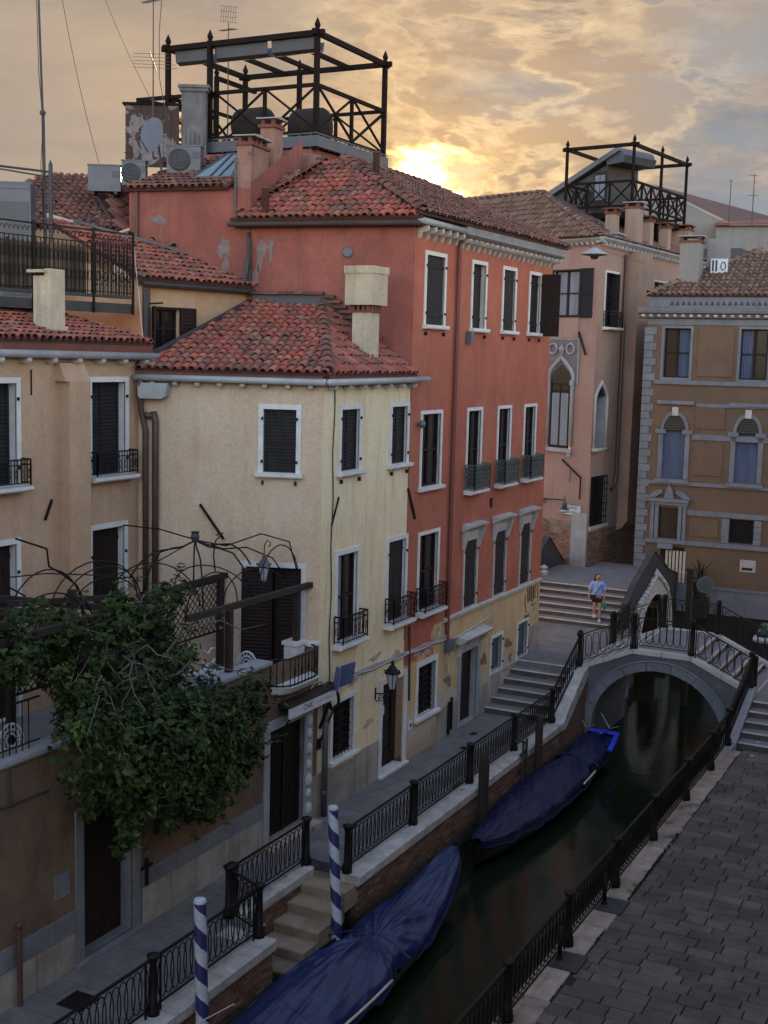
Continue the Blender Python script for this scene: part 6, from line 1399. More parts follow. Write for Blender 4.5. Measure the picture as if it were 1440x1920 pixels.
# right hand front along the narrow canal
wr = window(gh, FGR, .72, 2.2, 11.55, 13.85, 'open', fw=.09, depth=.25, sill=False, guard={'h': .6, 'out': .26})
wall(FGR, 0, 13, 3.4, 14.8, [wr, (.20, 1.36, 6.8, 8.9, .4), (.2, 1.9, 3.66, 5.66, .12), (6.4, 8.9, 12.5, 13.75, .3)], [M_rose2, M_bluestone], gh, name='canal_wall', label='pale rose wall on the narrow canal')
k = MB(); k.box(.2, 1.36, -.40, -.36, 6.8, 8.9, FGR); k.build('window', M_glass, gh)
og = gcurve(.80, 8.55, .62, 9.45); og = [(a, b) for a, b in og if b > 6.7]; og[0] = (og[0][0], 6.8); og[-1] = (og[-1][0], 6.8)
k = MB(); k.tube([FGR(a, .03, b) for a, b in og], .08, 6); k.prism([(0, 6.66), (.16, 6.68), (.18, 6.80), (0, 6.82)], FGR, .05, 1.65); k.build('ogee_frame', M_stone, gh, True)
k = MB(); k.poly([FGR(a, .012, b) for a, b in og if b > 8.85] ); k.build('ogee_glass', M_glass, gh)
k = MB(); k.quad(FGR(.2, -.12, 3.66), FGR(1.9, -.12, 3.66), FGR(1.9, -.12, 5.66), FGR(.2, -.12, 5.66)); w3 = k.build('window', M_glass, gh); k = MB()
for i in range(7): u = lerp(.25, 1.85, i / 6); k.bar(FGR(u, .05, 3.66), FGR(u, .05, 5.66), .03)
for i in range(8): z = lerp(3.7, 5.62, i / 7); k.bar(FGR(.2, .05, z), FGR(1.9, .05, z), .03)
k.build('grille', M_iron, w3); k = MB(); k.prism([(0, 3.5), (.12, 3.52), (.14, 3.64), (0, 3.66)], FGR, .1, 2.0); k.build('sill', M_stone, w3)
k = MB(); k.quad(FGR(6.4, -.28, 12.5), FGR(8.9, -.28, 12.5), FGR(8.9, -.28, 13.75), FGR(6.4, -.28, 13.75)); w4 = k.build('window', M_glass, gh); frame_mb(FGR, 6.4, 8.9, 12.5, 13.75, .08).build('frame', M_stone, w4); k = MB(); k.box(7.75, 7.85, -.25, -.2, 12.5, 13.75, FGR); k.build('sash', M_stone, w4)
k = MB(); k.tube([FGR(2.75, .09, 14.6), FGR(2.72, .09, 5.6), FGR(2.55, .09, 5.2), FGR(2.3, .06, 5.0)], .075, 8); k.build('downpipe', M_pipe, gh)
k = MB(); k.box(3.3, 4.9, 0, .45, 3.6, 14.75, FGR); k.prism([(0, 3.2), (.2, 3.3), (.45, 3.6), (0, 3.6)], FGR, 3.3, 4.9); k.build('flue_breast', M_rose2, gh)
k = MB(); k.tube([FGR(5.2, .1, 8.5), FGR(5.2, .1, 4.8)], .07, 7); k.tube([FGR(6.3, .1, 7.5), FGR(6.3, .1, 4.0)], .06, 7); k.box(4.95, 5.5, 0, .35, 4.5, 4.8, FGR); k.build('wall_pipes', M_rose2, gh)
k = MB(); k.prism([(-.05, 14.8), (.18, 14.86), (.30, 14.98), (.30, 15.05), (-.05, 15.06)], FG, -.25, 10.6); k.prism([(-.05, 14.8), (.18, 14.86), (.30, 14.98), (.30, 15.05), (-.05, 15.06)], FGR, -.25, 13.1); k.build('cornice', M_bluestone, gh)
corbels(gh, FG, .2, 4.2, 16, 14.86, .22, .10, .07); corbels(gh, FGR, .2, 12.9, 30, 14.86, .24, .12, .09)
e0, e1_, e2 = FG(10.5, .32, 15.07), Vector(FG(-.2, .36, 15.07)), FGR(13, .32, 15.07); rp = Vector((-5.7, 51.6, 17.35)); rp2 = Vector((-5.0, 60.0, 17.4))
roof_slope(gh, [e0, e1_, rp, rp + Vector((-9.34, 3.58, 0))], M_greytile, 300, seed=31, sp=.22, row=.36)
roof_slope(gh, [e1_, e2, Vector((-4.6, 60.3, 16.9)), rp], M_greytile, 60, seed=32, sp=.22, row=.36)
ridge_tiles(gh, e1_, rp, M_greytile, name='hip_tile'); ridge_tiles(gh, rp + Vector((-9.34, 3.58, 0)), rp, M_greytile)
for u, d, w, z1 in ((3.9, -.05, .92, 16.55), (3.0, -.65, .55, 16.25), (5.7, -.1, .52, 16.2), (8.0, -.1, .52, 16.15)):
    p = FGR(u, d - .05, 0); old_chimney(gh, p.x, p.y, 14.9, z1, w * .62, M_rose2, R(-4)) if w > .9 else chimney(gh, p.x, p.y, 14.9, z1, w * .8, w * .8, M_rose2, 'slab' if w < .8 else 'slab', R(-4))
p = FGR(1.9, -.25, 0); k = MB(); k.box(p.x - .35, p.x + .35, p.y - .45, p.y + .45, 15.0, 15.2); k.box(p.x - .45, p.x + .45, p.y - .55, p.y + .55, 15.3, 15.36); k.box(p.x - .3, p.x + .3, p.y - .4, p.y + .4, 15.2, 15.3); k.build('low_vent', M_bluestone, gh)
k = MB(); k.bar(FG(.82, .06, 11.4), FG(.38, .1, 10.5), .06); k.build('tie_bar', M_iron, gh)
k = MB(); k.tube([FG(1.40, .06, 6.28), FG(.36, .1, 5.62), FG(.36, .1, 4.75)], .035, 6); k.tube([FG(.92, .08, 5.9), FG(.92, .08, 5.4)], .015, 5); k.build('iron_bracket', M_iron, gh)
# street sign
sg = thing('street_sign', 'white street sign with blue border on the rose wall behind the hanging lantern', 'sign', FG(.78, .04, 4.28))
k = MB(); k.box(.30, 1.27, 0.0, .03, 4.05, 4.50, FG); k.build('board', M_sign, sg)
k = MB()
for a, b, z0, z1 in ((.30, 1.27, 4.05, 4.075), (.30, 1.27, 4.475, 4.50), (.30, .325, 4.076, 4.474), (1.245, 1.27, 4.076, 4.474)): k.box(a, b, .03, .038, z0, z1, FG)
k.build('border', M_strap, sg)
text('PONTE', 'lettering', M_strap, sg, wall_text_matrix(FG, .80, .034, 4.36), .17); text('DEI CA', 'lettering', M_strap, sg, wall_text_matrix(FG, .86, .034, 4.18), .17)
# ================================================================== amber house on the right
ah = thing('amber_house', 'amber house with pale quoins, arched blue windows and stone bands over the canal', 'house', (3, 49.5, 0))
FA = Fr((-.18, 49.0), (c_(R(3)), s_(R(3))), (s_(R(3)), -c_(R(3))))
HA = []
for u in (.62, 3.55, 6.5): HA.append(window(ah, FA, u, u + 1.22, 9.60, 11.72, 'open' if u > 3 else 'glass', fw=.10, depth=.25, sill=False, half=(.5, 1.0, M_bluecurtain) if u < 1 else (.02, .4, M_bluecurtain), frame_mt=M_bluestone2))
for u in (.82, 3.62, 6.5): HA.append((u + .06, u + .92, 5.72, 7.62, .18))
HA += [(.86, 1.64, 3.32, 4.56, .15), (3.62, 4.56, 3.33, 4.28, .25), (6.3, 7.2, 3.33, 4.28, .25)]
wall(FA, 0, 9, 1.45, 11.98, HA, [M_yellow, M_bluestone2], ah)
k = MB(); k.quad(FA(0, 0, -1.9), FA(0, -12, -1.9), FA(0, -12, 12), FA(0, 0, 12)); k.build('alley_wall', M_greyp, ah)
for u in (.82, 3.62, 6.5):
    a, b = u + .06, u + .92; cx = (a + b) / 2; rA = .43; n = 12
    AR = [(cx - rA * math.cos(PI * i / n), 7.62 + rA * 1.5 * math.sin(PI * i / n)) for i in range(n + 1)]
    k = MB(); k.poly([FA(p, .006, q) for p, q in AR]); w5 = k.build('arched_window', M_glass, ah)
    k = MB()
    for i in range(7): z = 7.66 + i * .085; hw = rA * math.sqrt(max(0, 1 - ((z - 7.62) / (rA * 1.5)) ** 2)); k.box(cx - hw, cx + hw, .007, .02, z, z + .05, FA)
    k.build('lunette_slats', M_lead, w5)
    k = MB()
    for (p0, q0), (p1, q1) in zip(AR, AR[1:]):
        f = lambda p, q, s: (cx + (p - cx) * s, 7.62 + (q - 7.62) * (1 + (s - 1) * .75))
        A_ = f(p0, q0, 1.28); B_ = f(p1, q1, 1.28); k.quad(FA(p0, .07, q0), FA(p1, .07, q1), FA(B_[0], .07, B_[1]), FA(A_[0], .07, A_[1])); k.quad(FA(A_[0], 0, A_[1]), FA(B_[0], 0, B_[1]), FA(B_[0], .07, B_[1]), FA(A_[0], .07, A_[1])); k.quad(FA(p0, 0, q0), FA(p1, 0, q1), FA(p1, .07, q1), FA(p0, .07, q0))
    k.build('arch_ring', M_bluestone2, w5)
    k = MB(); k.box(cx - .12, cx + .12, .0, .11, 8.22, 8.55, FA); k.build('keystone', M_stone, w5)
    for x0, x1 in ((a - .18, a), (b, b + .18)):
        k = MB(); k.box(x0, x1, -.02, .05, 5.72, 7.5, FA); k.build('pilaster', M_bluestone2, w5)
        k = MB(); k.box(x0 - .12, x1 + .10, -.02, .11, 7.501, 7.66, FA); k.build('impost', M_bluestone2, w5)
    k = MB(); k.box(a - .3, b + .3, -.02, .12, 8.66, 8.80, FA); k.build('hood_mould', M_bluestone2, w5)
    k = MB(); k.box(a - .25, b + .25, -.02, .18, 5.56, 5.70, FA); k.build('sill', M_bluestone2, w5)
    k = MB(); n = 10
    for i in range(n): k.quad(FA(lerp(a, b, i / n), -.14 + .012 * (i % 2), 5.72), FA(lerp(a, b, (i + 1) / n), -.14 + .012 * ((i + 1) % 2), 5.72), FA(lerp(a, b, (i + 1) / n), -.14 + .012 * ((i + 1) % 2), 7.66), FA(lerp(a, b, i / n), -.14 + .012 * (i % 2), 7.66))
    k.build('blue_blind', M_bluecurtain, w5)
# raised panels, bands, quoins
for a, b, z0, z1 in ((2.05, 3.40, 9.78, 11.6), (2.12, 3.22, 5.92, 7.15), (2.12, 3.22, 7.75, 8.6), (5.0, 6.3, 9.78, 11.6), (5.0, 6.2, 5.92, 7.15), (2.1, 3.2, 3.5, 4.2)):
    k = MB(); k.box(a, b, -.01, .05, z0, z1, FA); k.build('raised_panel', M_yellow, ah)
for z0, z1, o, a in ((9.44, 9.60, .08, .42), (8.60, 8.72, .06, 2.1), (7.30, 7.52, .05, 2.0), (5.48, 5.62, .09, .40), (4.32, 4.52, .07, 1.98), (3.12, 3.30, .10, .40), (11.75, 11.97, .04, .05)):
    k = MB(); k.box(a, 9, -.02, o, z0, z1, FA); k.build('stone_band', M_bluestone2, ah)
zq = 1.45; i = 0
while zq < 11.4:
    k = MB(); w = .42 if i % 2 else .30; k.box(-.05, w, -.05, .05, zq + .012, zq + .29, FA); k.build('quoin', M_bluestone2, ah); zq += .30; i += 1
# aedicule around the low window
k = MB(); k.box(.40, 2.05, -.02, .16, 3.14, 3.28, FA); k.box(.42, 2.05, -.02, .22, 4.80, 4.92, FA)
for x0, x1 in ((.55, .68), (.72, .86), (1.64, 1.78), (1.82, 1.95)): k.box(x0, x1, -.02, .10, 3.28, 4.72, FA)
k.box(.5, 2.0, -.02, .12, 4.66, 4.80, FA); k.prism([(.35, 4.92), (.7, 5.22), (.95, 5.28), (1.0, 5.16), (.7, 4.95)], FA, 0, .16, 'd'); k.prism([(2.15, 4.92), (1.8, 5.22), (1.55, 5.28), (1.5, 5.16), (1.8, 4.95)], FA, 0, .16, 'd'); k.prism([(1.05, 4.93), (1.12, 5.25), (1.25, 5.5), (1.38, 5.25), (1.45, 4.93)], FA, 0, .14, 'd'); k.box(.9, 1.5, 0, .2, 2.92, 3.12, FA); k.build('aedicule', M_bluestone2, ah)
k = MB(); k.quad(FA(.86, -.15, 3.32), FA(1.64, -.15, 3.32), FA(1.64, -.15, 4.56), FA(.86, -.15, 4.56)); k.build('window', M_glass, ah)
for a, b in ((3.62, 4.56), (6.3, 7.2)):
    k = MB(); k.quad(FA(a, -.25, 3.33), FA(b, -.25, 3.33), FA(b, -.25, 4.28), FA(a, -.25, 4.28)); w6 = k.build('window', M_glass, ah); k = MB()
    for j in range(4):
        for x0, x1 in ((a - .28, a), (b, b + .28)): k.box(x0, x1, -.02, .05, 3.33 + j * .24, 3.33 + j * .24 + .225, FA)
    k.build('block_surround', M_bluestone2, w6); k = MB()
    for j in range(8): x = lerp(a, b, (j + .5) / 8); k.bar(FA(x, -.08, 3.33), FA(x, -.08, 4.28), .02)
    k.build('grille', M_iron, w6)
k = MB(); k.box(4.12, 4.72, 0, .03, 2.25, 2.72, FA); vt = k.build('stone_plaque', M_stone, ah); k = MB(); k.box(4.2, 4.6, .03, .035, 2.32, 2.42, FA); k.build('slot', M_iron, vt)
# stone base and cornice, roof
k = MB(); k.box(0, 9, -.05, .06, .45, 1.44, FA); k.box(0, 9, -.05, .10, 1.44, 1.54, FA); k.build('stone_base', M_bluestone2, ah)
k = MB(); k.box(0, 9, -.1, .02, -1.9, .449, FA); k.build('algae_shade_base', M_oldpole, ah)  # one dark strip above the water: algae plus shade put into its colour
k = MB()
for i in range(6): x = 1.22 + i * .14; k.box(x, x + .09, .0, .04, 1.58, 2.85, FA)
k.build('slatted_gate', M_pale, ah)
k = MB(); k.box(1.0, 1.95, -.01, .012, 2.1, 3.0, FA); k.build('gate_recess', M_iron, ah)
k = MB(); k.prism([(-.05, 11.98), (.12, 12.02), (.16, 12.14), (.34, 12.20), (.38, 12.32), (.38, 12.38), (-.05, 12.40)], FA, -.32, 9.2); k.build('cornice', M_bluestone2, ah)
corbels(ah, FA, -.1, 8.9, 30, 12.14, .30, .10, .12)
k = MB(); k.box(.12, 9.2, -.15, .14, 12.40, 12.86, FA); k.build('upper_fascia', M_bluestone2, ah)
k = MB()
for i in range(38): x = .9 + i * .22; k.prism([(x, 12.50), (x + .16, 12.50), (x + .08, 12.68)], FA, .141, .15, 'd')
k.build('drip_marks', M_lead, ah)
roof_slope(ah, [FA(-.02, .22, 12.88), FA(9, .22, 12.88), FA(9, -4.2, 14.9), FA(3.6, -4.2, 14.9)], M_greytile, 300, seed=41, sp=.23, row=.36)
ridge_tiles(ah, FA(.05, .18, 12.92), FA(3.6, -4.2, 14.95), M_greytile, name='hip_tile')
p = FA(1.35, -1.3, 0); old_chimney(ah, p.x, p.y, 13.0, 15.0, .78, M_greyp, R(3)); p = FA(2.0, -2.6, 0); k = MB(); k.box(p.x - .2, p.x + .6, p.y - .3, p.y + .3, 14.0, 15.25); k.build('chimney', M_greyp, ah)
act = thing('air_conditioner', 'small white air conditioner on the tiles behind the grey chimney', 'air conditioner', FA(2.35, -1.75, 13.85), 0, 'air conditioner boxes'); fa2 = Fr(FA(2.35, -1.75, 0)[:2], (.95, .3), (.3, -.95))
k = MB(); k.box(-.3, .36, -.3, 0, 13.85, 14.42, fa2); k.build('casing', M_whiteiron, act)
for a, b in ((-.25, -.18), (-.12, -.05)): k = MB(); k.box(a, b, .001, .01, 13.92, 14.36, fa2); k.build('grille_slot', M_strap, act)
k = MB(); k.tube([fa2(.18 + .09 * math.cos(t), .01, 14.13 + .16 * math.sin(t)) for t in [2 * PI * i / 14 for i in range(14)]], .02, 5, closed=True); k.build('fan_ring', M_strap, act)
# far grey house on the skyline
fg = thing('far_house', 'plain grey house on the skyline beyond the amber roof', 'house', (2, 66, 0))
ff = Fr((-4.2, 66), (.985, .17), (.17, -.985))
wall(ff, 2.6, 14, 8, 17.35, [(5.45, 6.25, 14.2, 15.2, .2)], [M_greyp, M_greyp], fg)
k = MB(); k.quad(ff(5.45, -.2, 14.2), ff(6.25, -.2, 14.2), ff(6.25, -.2, 15.2), ff(5.45, -.2, 15.2)); k.build('window', M_glass, fg)
k = MB(); k.poly([ff(-3, -2, 10), ff(3.2, -2, 10), ff(3.2, -2, 17.6), ff(-1.0, -2, 19.7), ff(-3, -2, 19.2)]); k.build('gable', M_greyp, fg)
k = MB(); k.prism([(0.3, 17.36), (.3, 17.46), (-5, 18.2), (-5, 18.1)], ff, 2.5, 14.2); k.prism([(-1.95, 0)] * 0 or [(.1, 17.3), (.1, 17.36), (-.1, 17.36)], ff, 2.5, 14.2); k.build('roof', M_oldtile, fg)
k = MB(); k.poly([ff(3.4, -1.9, 17.62), ff(-1.0, -1.9, 19.78), ff(3.0, -8, 19.3), ff(5.8, -6, 18.3)]); k.build('upper_roof', M_oldtile, fg)
p = ff(8.1, -.4, 0); chimney(fg, p.x, p.y, 17.2, 18.1, .62, .6, M_greyp, 'slab'); k = MB(); k.tube([ff(7.75, .1, 17.3), ff(7.6, .1, 16.9), ff(7.6, .1, 14)], .07, 6); k.build('downpipe', M_iron, fg)
p = FGR(11.6, -.6, 0); chimney(gh, p.x, p.y, 14.6, 16.4, .9, .8, M_rose2, 'slab')
k = MB(); k.box(-1.9, .4, 63, 65.5, 8, 15.9); tag(k.build('glazed_roof_room', M_greymetal), 'blue grey roof room glimpsed between the rose chimneys', 'roof room')
antenna('tv_antenna', 'thin aerial with two cross arms above the far grey house', ff(4.35, -.3, 17.4), 2.6, [(2.5, .55, 2, R(160), .2), (1.5, .7, 3, R(150), .25)], .03)
antenna('tv_antenna', 'plain thin pole aerial beside the far timber roof terrace', ff(3.2, -.3, 17.4), 2.3, [(2.25, .2, 1, R(160), .1)], .03)
# ================================================================== boats under tarpaulins
V3_ = Vector
def noise2(x, y, s=0):
    return (math.sin(x * 1.7 + y * 2.3 + s) + math.sin(x * 3.1 - y * 1.3 + s * 2.1) * .6 + math.sin(x * 5.3 + y * 4.7 + s * .7) * .35) / 1.95
def gondola(name, label, yb, ys, xc, W, mt, tie, seed, sheer_b, sheer_s, blunt=False, fa=1.0, zt=-.62, ridge=.42, gun=(2, 24)):
    """yb..ys along the canal, bow at ys (far end)"""
    b = thing(name, label, 'boat', (xc, (yb + ys) / 2, WZ), 0, 'boats moored under blue covers')
    L = ys - yb
    def half(t):          # half width along the length
        w = W * (max(0.0, math.sin(PI * min(1, max(0, t)))) ** .62)
        if blunt and t > .5: w = max(w, W * lerp(1, .52, ((t - .5) / .5) ** 2.0))
        return w
    def sheer(t): return zt + sheer_b * max(0, (.28 - t) / .28) ** 2 + sheer_s * max(0, (t - .72) / .28) ** 2
    n, m = 60, 26
    # hull
    k = MB(); V = []; F = []
    for i in range(n + 1):
        t = i / n; h = half(t); s = sheer(t); y = yb + L * t
        for u, dz in ((-1.0, 0), (-.98, -.18), (-.75, -.45), (0, -.55), (.75, -.45), (.98, -.18), (1.0, 0)): V.append((xc + u * (h + .01), y, max(s + dz, s - .6)))
    for i in range(n):
        for j in range(6): F.append((i * 7 + j, i * 7 + j + 1, (i + 1) * 7 + j + 1, (i + 1) * 7 + j))
    if blunt: F.append(tuple(n * 7 + j for j in range(7)))
    k.add(V, F).build('hull', M_hull, b, True)
    for sx in (-1, 1):
        k = MB(); k.tube([(xc + sx * (half(i / 40) + .02), yb + L * i / 40, sheer(i / 40) - .02) for i in range(*gun)], .028, 6); k.build('gunwale', M_pale if sx > 0 else M_hull, b, True)
    # tarpaulin: ridge line along the boat, tied in at one place, folds running from the tie
    k = MB(); V = []; F = []; n, m = 190, 90
    for i in range(n + 1):
        t = lerp(.012, .992, i / n); h = half(t) + .05; s = sheer(t); y = yb + L * t
        pin = math.exp(-((t - tie) / .045) ** 2); near = math.exp(-((t - tie) / .24) ** 2)
        rh = ridge * (math.sin(PI * min(1, t * 1.02)) ** .6) * (1 - .34 * pin) + .05
        for j in range(m + 1):
            v = lerp(-1, 1, j / m); a = abs(v)
            z = s + rh * (1 - a ** 1.55) - (.16 * max(0, a - .86) / .14 if a > .86 else 0)
            # radial folds gathered at the tie
            ang = math.atan2((t - tie) * 9, (v - .15) * 1.0); rad = math.hypot((t - tie) * 7, v - .15)
            fold = math.sin(ang * 13 + seed + noise2(v * 2, t * 6, seed)) * .5 + math.sin(ang * 23 + 1.7 * seed) * .25
            fold = (1 - abs(math.sin(ang * 6.5 + seed + .8 * noise2(v * 2, t * 6, seed)))) ** 2.2 + .5 * (1 - abs(math.sin(ang * 11.3 + 1.7 * seed))) ** 3 - .45; z += fa * fold * .105 * near * min(1, rad * 1.6) * (1 - .5 * a)
            lf = math.sin(v * 9 + seed + 2.2 * noise2(t * 5, v * 1.5, seed + 2)) * .5 + math.sin(v * 19 + seed * 2 + 3 * noise2(t * 4, v * 2, seed)) * .22
            lf = (1 - abs(math.sin(v * 4.6 + seed + 1.4 * noise2(t * 4, v * 1.5, seed + 2)))) ** 2.4 * .8 + .4 * (1 - abs(math.sin(v * 9.7 + seed * 2 + 2 * noise2(t * 3, v * 2, seed)))) ** 3 - .4; z += fa * lf * .07 * (1 - near * .6) * (1 - a ** 4)
            z += .035 * noise2(t * 14, v * 2.5, seed) + .010 * noise2(t * 50, v * 9, seed)
            hem = .045 * noise2(t * 30, v, seed + 5) * (1 if a > .9 else 0)
            x = xc + v * h * (1 - .22 * pin) * (1.0 + (.03 * noise2(t * 20, v * 3, seed)))
            V.append((x, y + hem * .4, z + hem))
    for i in range(n):
        for j in range(m): F.append((i * (m + 1) + j, i * (m + 1) + j + 1, (i + 1) * (m + 1) + j + 1, (i + 1) * (m + 1) + j))
    k.add(V, F).build('tarpaulin', mt, b, True)
    for ts in (.17, .36, .82):      # sewn seams across the cover
        i = int(ts * n); k = MB(); k.tube([V3_(V[i * (m + 1) + j]) + V3_((0, 0, .004)) for j in range(1, m)], .008, 4); k.build('seam', mt, b, True)
    k = MB(); k.tube([V3_(V[i * (m + 1) + m - 1]) + V3_((.012, 0, .0)) for i in range(2, n - 1)], .009, 4); k.build('hem_cord', M_strap, b, True)
    ty = yb + L * tie; k = MB(); k.tube([(xc + u * (half(tie) + .07), ty + .03 * math.sin(u * 4), sheer(tie) + ridge * .70 * (1 - abs(u) ** 1.55) + .09) for u in [i / 10 - 1 for i in range(21)]], .018, 5); k.build('tie_rope', M_strap, b)
    return b
g1 = gondola('covered_gondola', 'gondola under a creased navy cover tied in the middle beside the water steps', 12.6, 23.6, 3.30, .86, M_tarp, .64, 1.3, .6, .70, zt=-.76, ridge=.46)
g2 = gondola('covered_boat', 'boat under a dark blue cover with a bright blue edge by the bridge arch', 25.0, 34.3, 3.16, .72, M_tarp2, .74, 4.1, .15, .26, True, fa=.45, zt=-.70, ridge=.36, gun=(24, 30))
k = MB(); k.bar((2.84, 34.2, -.36), (3.68, 34.2, -.36), .16, .05); k.bar((3.68, 34.2, -.36), (3.86, 32.9, -.46), .13, .05); k.bar((3.35, 34.1, -.27), (3.40, 33.5, -.20), .1, .04); k.build('blue_trim', M_trim, g2)
for xx, yy in ((2.95, 34.3), (3.6, 34.55)):
    k = MB(); k.tube([(xx, yy, -.25), (xx - .4, yy + .5, -.5), (xx - .8, yy + .9, -.2)], .012, 4); k.build('mooring_rope', M_pale, g2)
k = MB(); k.tube([(3.0, 14.2, .0), (2.7, 15.0, -.1), (2.62, 16.2, -.35)], .012, 4); k.build('mooring_rope', M_pale, g1)
# ================================================================== mooring posts
def striped_pole(name, label, x, y, z1, r=.085, turns=5.2, lean=(0, 0)):
    k = MB(); n, m = 48, 320; z0 = -2.0; V = []
    for i in range(m + 1):
        z = lerp(z0, z1, i / m); rr_ = r * (1.08 - .10 * i / m)
        for j in range(n): a = 2 * PI * j / n; V.append((x + lean[0] * i / m + rr_ * math.cos(a), y + lean[1] * i / m + rr_ * math.sin(a), z))
    for i in range(m):
        for j in range(n):
            ph = (lerp(z0, z1, i / m) * turns / 3.0 + j / n) % 1.0
            k.cur = 0 if ph < .5 else 1; k.add([V[i * n + j], V[i * n + (j + 1) % n], V[(i + 1) * n + (j + 1) % n], V[(i + 1) * n + j]], [(0, 1, 2, 3)])
    k.cur = 0; c = Vector((x + lean[0], y + lean[1], z1)); k.lathe([(r, 0), (r * 1.06, .02), (r * .9, .06), (.001, .075)], c, 14)
    o = k.build(name, [M_polew, M_poleb]); return tag(o, label, 'mooring pole', 'striped mooring poles')
striped_pole('striped_pole', 'blue and white striped mooring pole standing at the foot of the water steps', 2.58, 19.85, 1.64, r=.10, lean=(-.36, .26))
striped_pole('striped_pole', 'blue and white striped mooring pole next to the railing with the plastic bottle', 2.60, 15.40, 1.66, r=.10, lean=(-.14, .04))
def wood_post(label, x, y, z1, r):
    k = MB(); k.lathe([(r, -2.0), (r * 1.02, -1.2), (r * .98, -.3), (r, z1 - .35), (r * .8, z1 - .12), (r * .42, z1 - .02), (.001, z1)], (x, y, 0), 12); k.lathe([(r * 1.02, WZ + .01), (r * 1.1, WZ + .03), (r * 1.02, WZ + .07)], (x, y, 0), 12)
    o = k.build('mooring_post', M_oldpole, None, True); tag(o, label, 'mooring post', 'dark wooden mooring posts')
wood_post('thick dark wooden mooring post standing closer to the striped poles', 2.55, 26.9, .95, .13)
wood_post('thinner dark wooden mooring post standing closer to the bridge', 2.55, 30.7, .88, .105)
tg = thing('tide_ladder', 'grey metal bracket with short pipes fixed to the quay edge between the dark posts', 'bracket', (2.45, 29.9, 0))
k = MB()
for dx, dy in ((0, -.12), (0, .12)): k.tube([(2.46 + dx, 29.9 + dy, .42), (2.46 + dx, 29.9 + dy, -1.2)], .035, 7)
k.bar((2.42, 29.7, .05), (2.42, 30.1, .05), .06); k.bar((2.42, 29.7, -.35), (2.42, 30.1, -.35), .06); k.bar((2.2, 29.9, .35), (2.5, 29.9, .35), .05); k.build('pipes', M_steel, tg)
# ================================================================== plates, bottle, small things
for y, lab in ((19.28, 'black square base plate with a short post by the speckled kerb, larger in view'), (21.78, 'black square base plate with a short post by the pink kerb further along the railing')):
    t = thing('base_plate', lab, 'post base', (7.35, y, CZ), 0, 'black post bases on the kerb'); k = MB()
    k.box(7.0, 7.54, y - .34, y + .30, CZ + .018, CZ + .036); k.build('plate', M_lead, t); k = MB(); k.tube([(7.14, y - .02, CZ + .03), (7.14, y - .02, CZ + .62)], .035, 10); k.lathe([(.06, 0), (.06, .03), (.04, .05)], (7.14, y - .02, CZ + .036), 10); k.build('post', M_iron, t, True)
k = MB(); k.lathe([(.034, 0), (.038, .02), (.036, .16), (.036, .18), (.014, .24), (.014, .265), (.001, .27)], (1.98, 17.55, .022), 10); tag(k.build('plastic_bottle', M_bottle, None, True), 'empty clear blue plastic bottle standing on the coping by the railing corner', 'bottle')
# ================================================================== lanterns
def lantern_body(par, c, s=1.0, mt=None, glass=None):
    c = Vector(c); n = 6; k = MB(); k.lathe([(.07 * s, 0), (.15 * s, .36 * s)], c, n); k.build('glass', glass or M_lampglass, par)
    k = MB(); k.lathe([(.03 * s, -.08 * s), (.08 * s, -.03 * s), (.08 * s, 0)], c, n); k.lathe([(.19 * s, .36 * s), (.17 * s, .40 * s), (.08 * s, .52 * s), (.04 * s, .56 * s), (.05 * s, .60 * s), (.001, .68 * s)], c, n)
    for j in range(n):
        a = 2 * PI * j / n; k.bar(c + Vector((.07 * s * c_(a), .07 * s * s_(a), 0)), c + Vector((.155 * s * c_(a), .155 * s * s_(a), .36 * s)), .016 * s)
        k.sphere(c + Vector((.19 * s * c_(a), .19 * s * s_(a), .40 * s)), .025 * s, 5, 4)
    k.build('lantern_frame', mt or M_iron, par)
def scroll_bracket(par, fr, u, z, out):
    k = MB(); k.bar(fr(u, 0, z - .16), fr(u, 0, z + .14), .04); k.tube([fr(u, 0, z), fr(u, out * .5, z + .02), fr(u, out, z)], .018, 6); k.tube([fr(u, .02 + out * .6 * (1 - i / 9), z - .02 - .16 * (i / 9) - .03 * math.sin(i)) for i in range(10)], .012, 5)
    k.tube([fr(u, .16 + .07 * math.cos(t), z - .09 + .07 * math.sin(t)) for t in [2 * PI * i / 10 for i in range(10)]], .010, 4, closed=True); k.build('bracket', M_iron, par)
wl_ = thing('wall_lantern', 'black wall lantern on a scrolled bracket beside the glazed street door', 'lantern', F0(26.1, .3, 2.2)); scroll_bracket(wl_, F0, 26.05, 2.2, .45); k = MB(); k.tube([F0(26.05, .45, 2.2), F0(26.05, .45, 2.34)], .02, 6); k.build('stem', M_iron, wl_); lantern_body(wl_, F0(26.05, .45, 2.38), 1.05)
pl = thing('pergola_lantern', 'small lantern on a curled hook above the brown terrace door', 'lantern', (-.6, 22.1, 5.5)); lantern_body(pl, (-.62, 22.0, 5.52), .85, M_greymetal); k = MB(); k.tube([(-.62, 22.0, 6.08), (-.62, 22.0, 6.25), (-.60, 22.08, 6.36), (-.58, 22.18, 6.30), (-.58, 22.16, 6.22), (-.60, 22.11, 6.24)], .012, 5); k.build('hook', M_iron, pl)
hl = thing('hanging_lantern', 'lantern with white glass hanging from a long iron arm in front of the street sign', 'lantern', (-1.3, 46.6, 4.6))
pa, pb = Vector((-1.6, 41.5, 4.95)), Vector((-1.25, 46.2, 5.05))
a_ = FG(2.75, .03, 4.56); b_ = FG(.58, .75, 4.75); k = MB(); k.tube([a_, b_], .028, 6); k.tube([a_ + Vector((0, 0, -.45)), a_.lerp(b_, .18) + Vector((0, 0, -.08))], .022, 5)
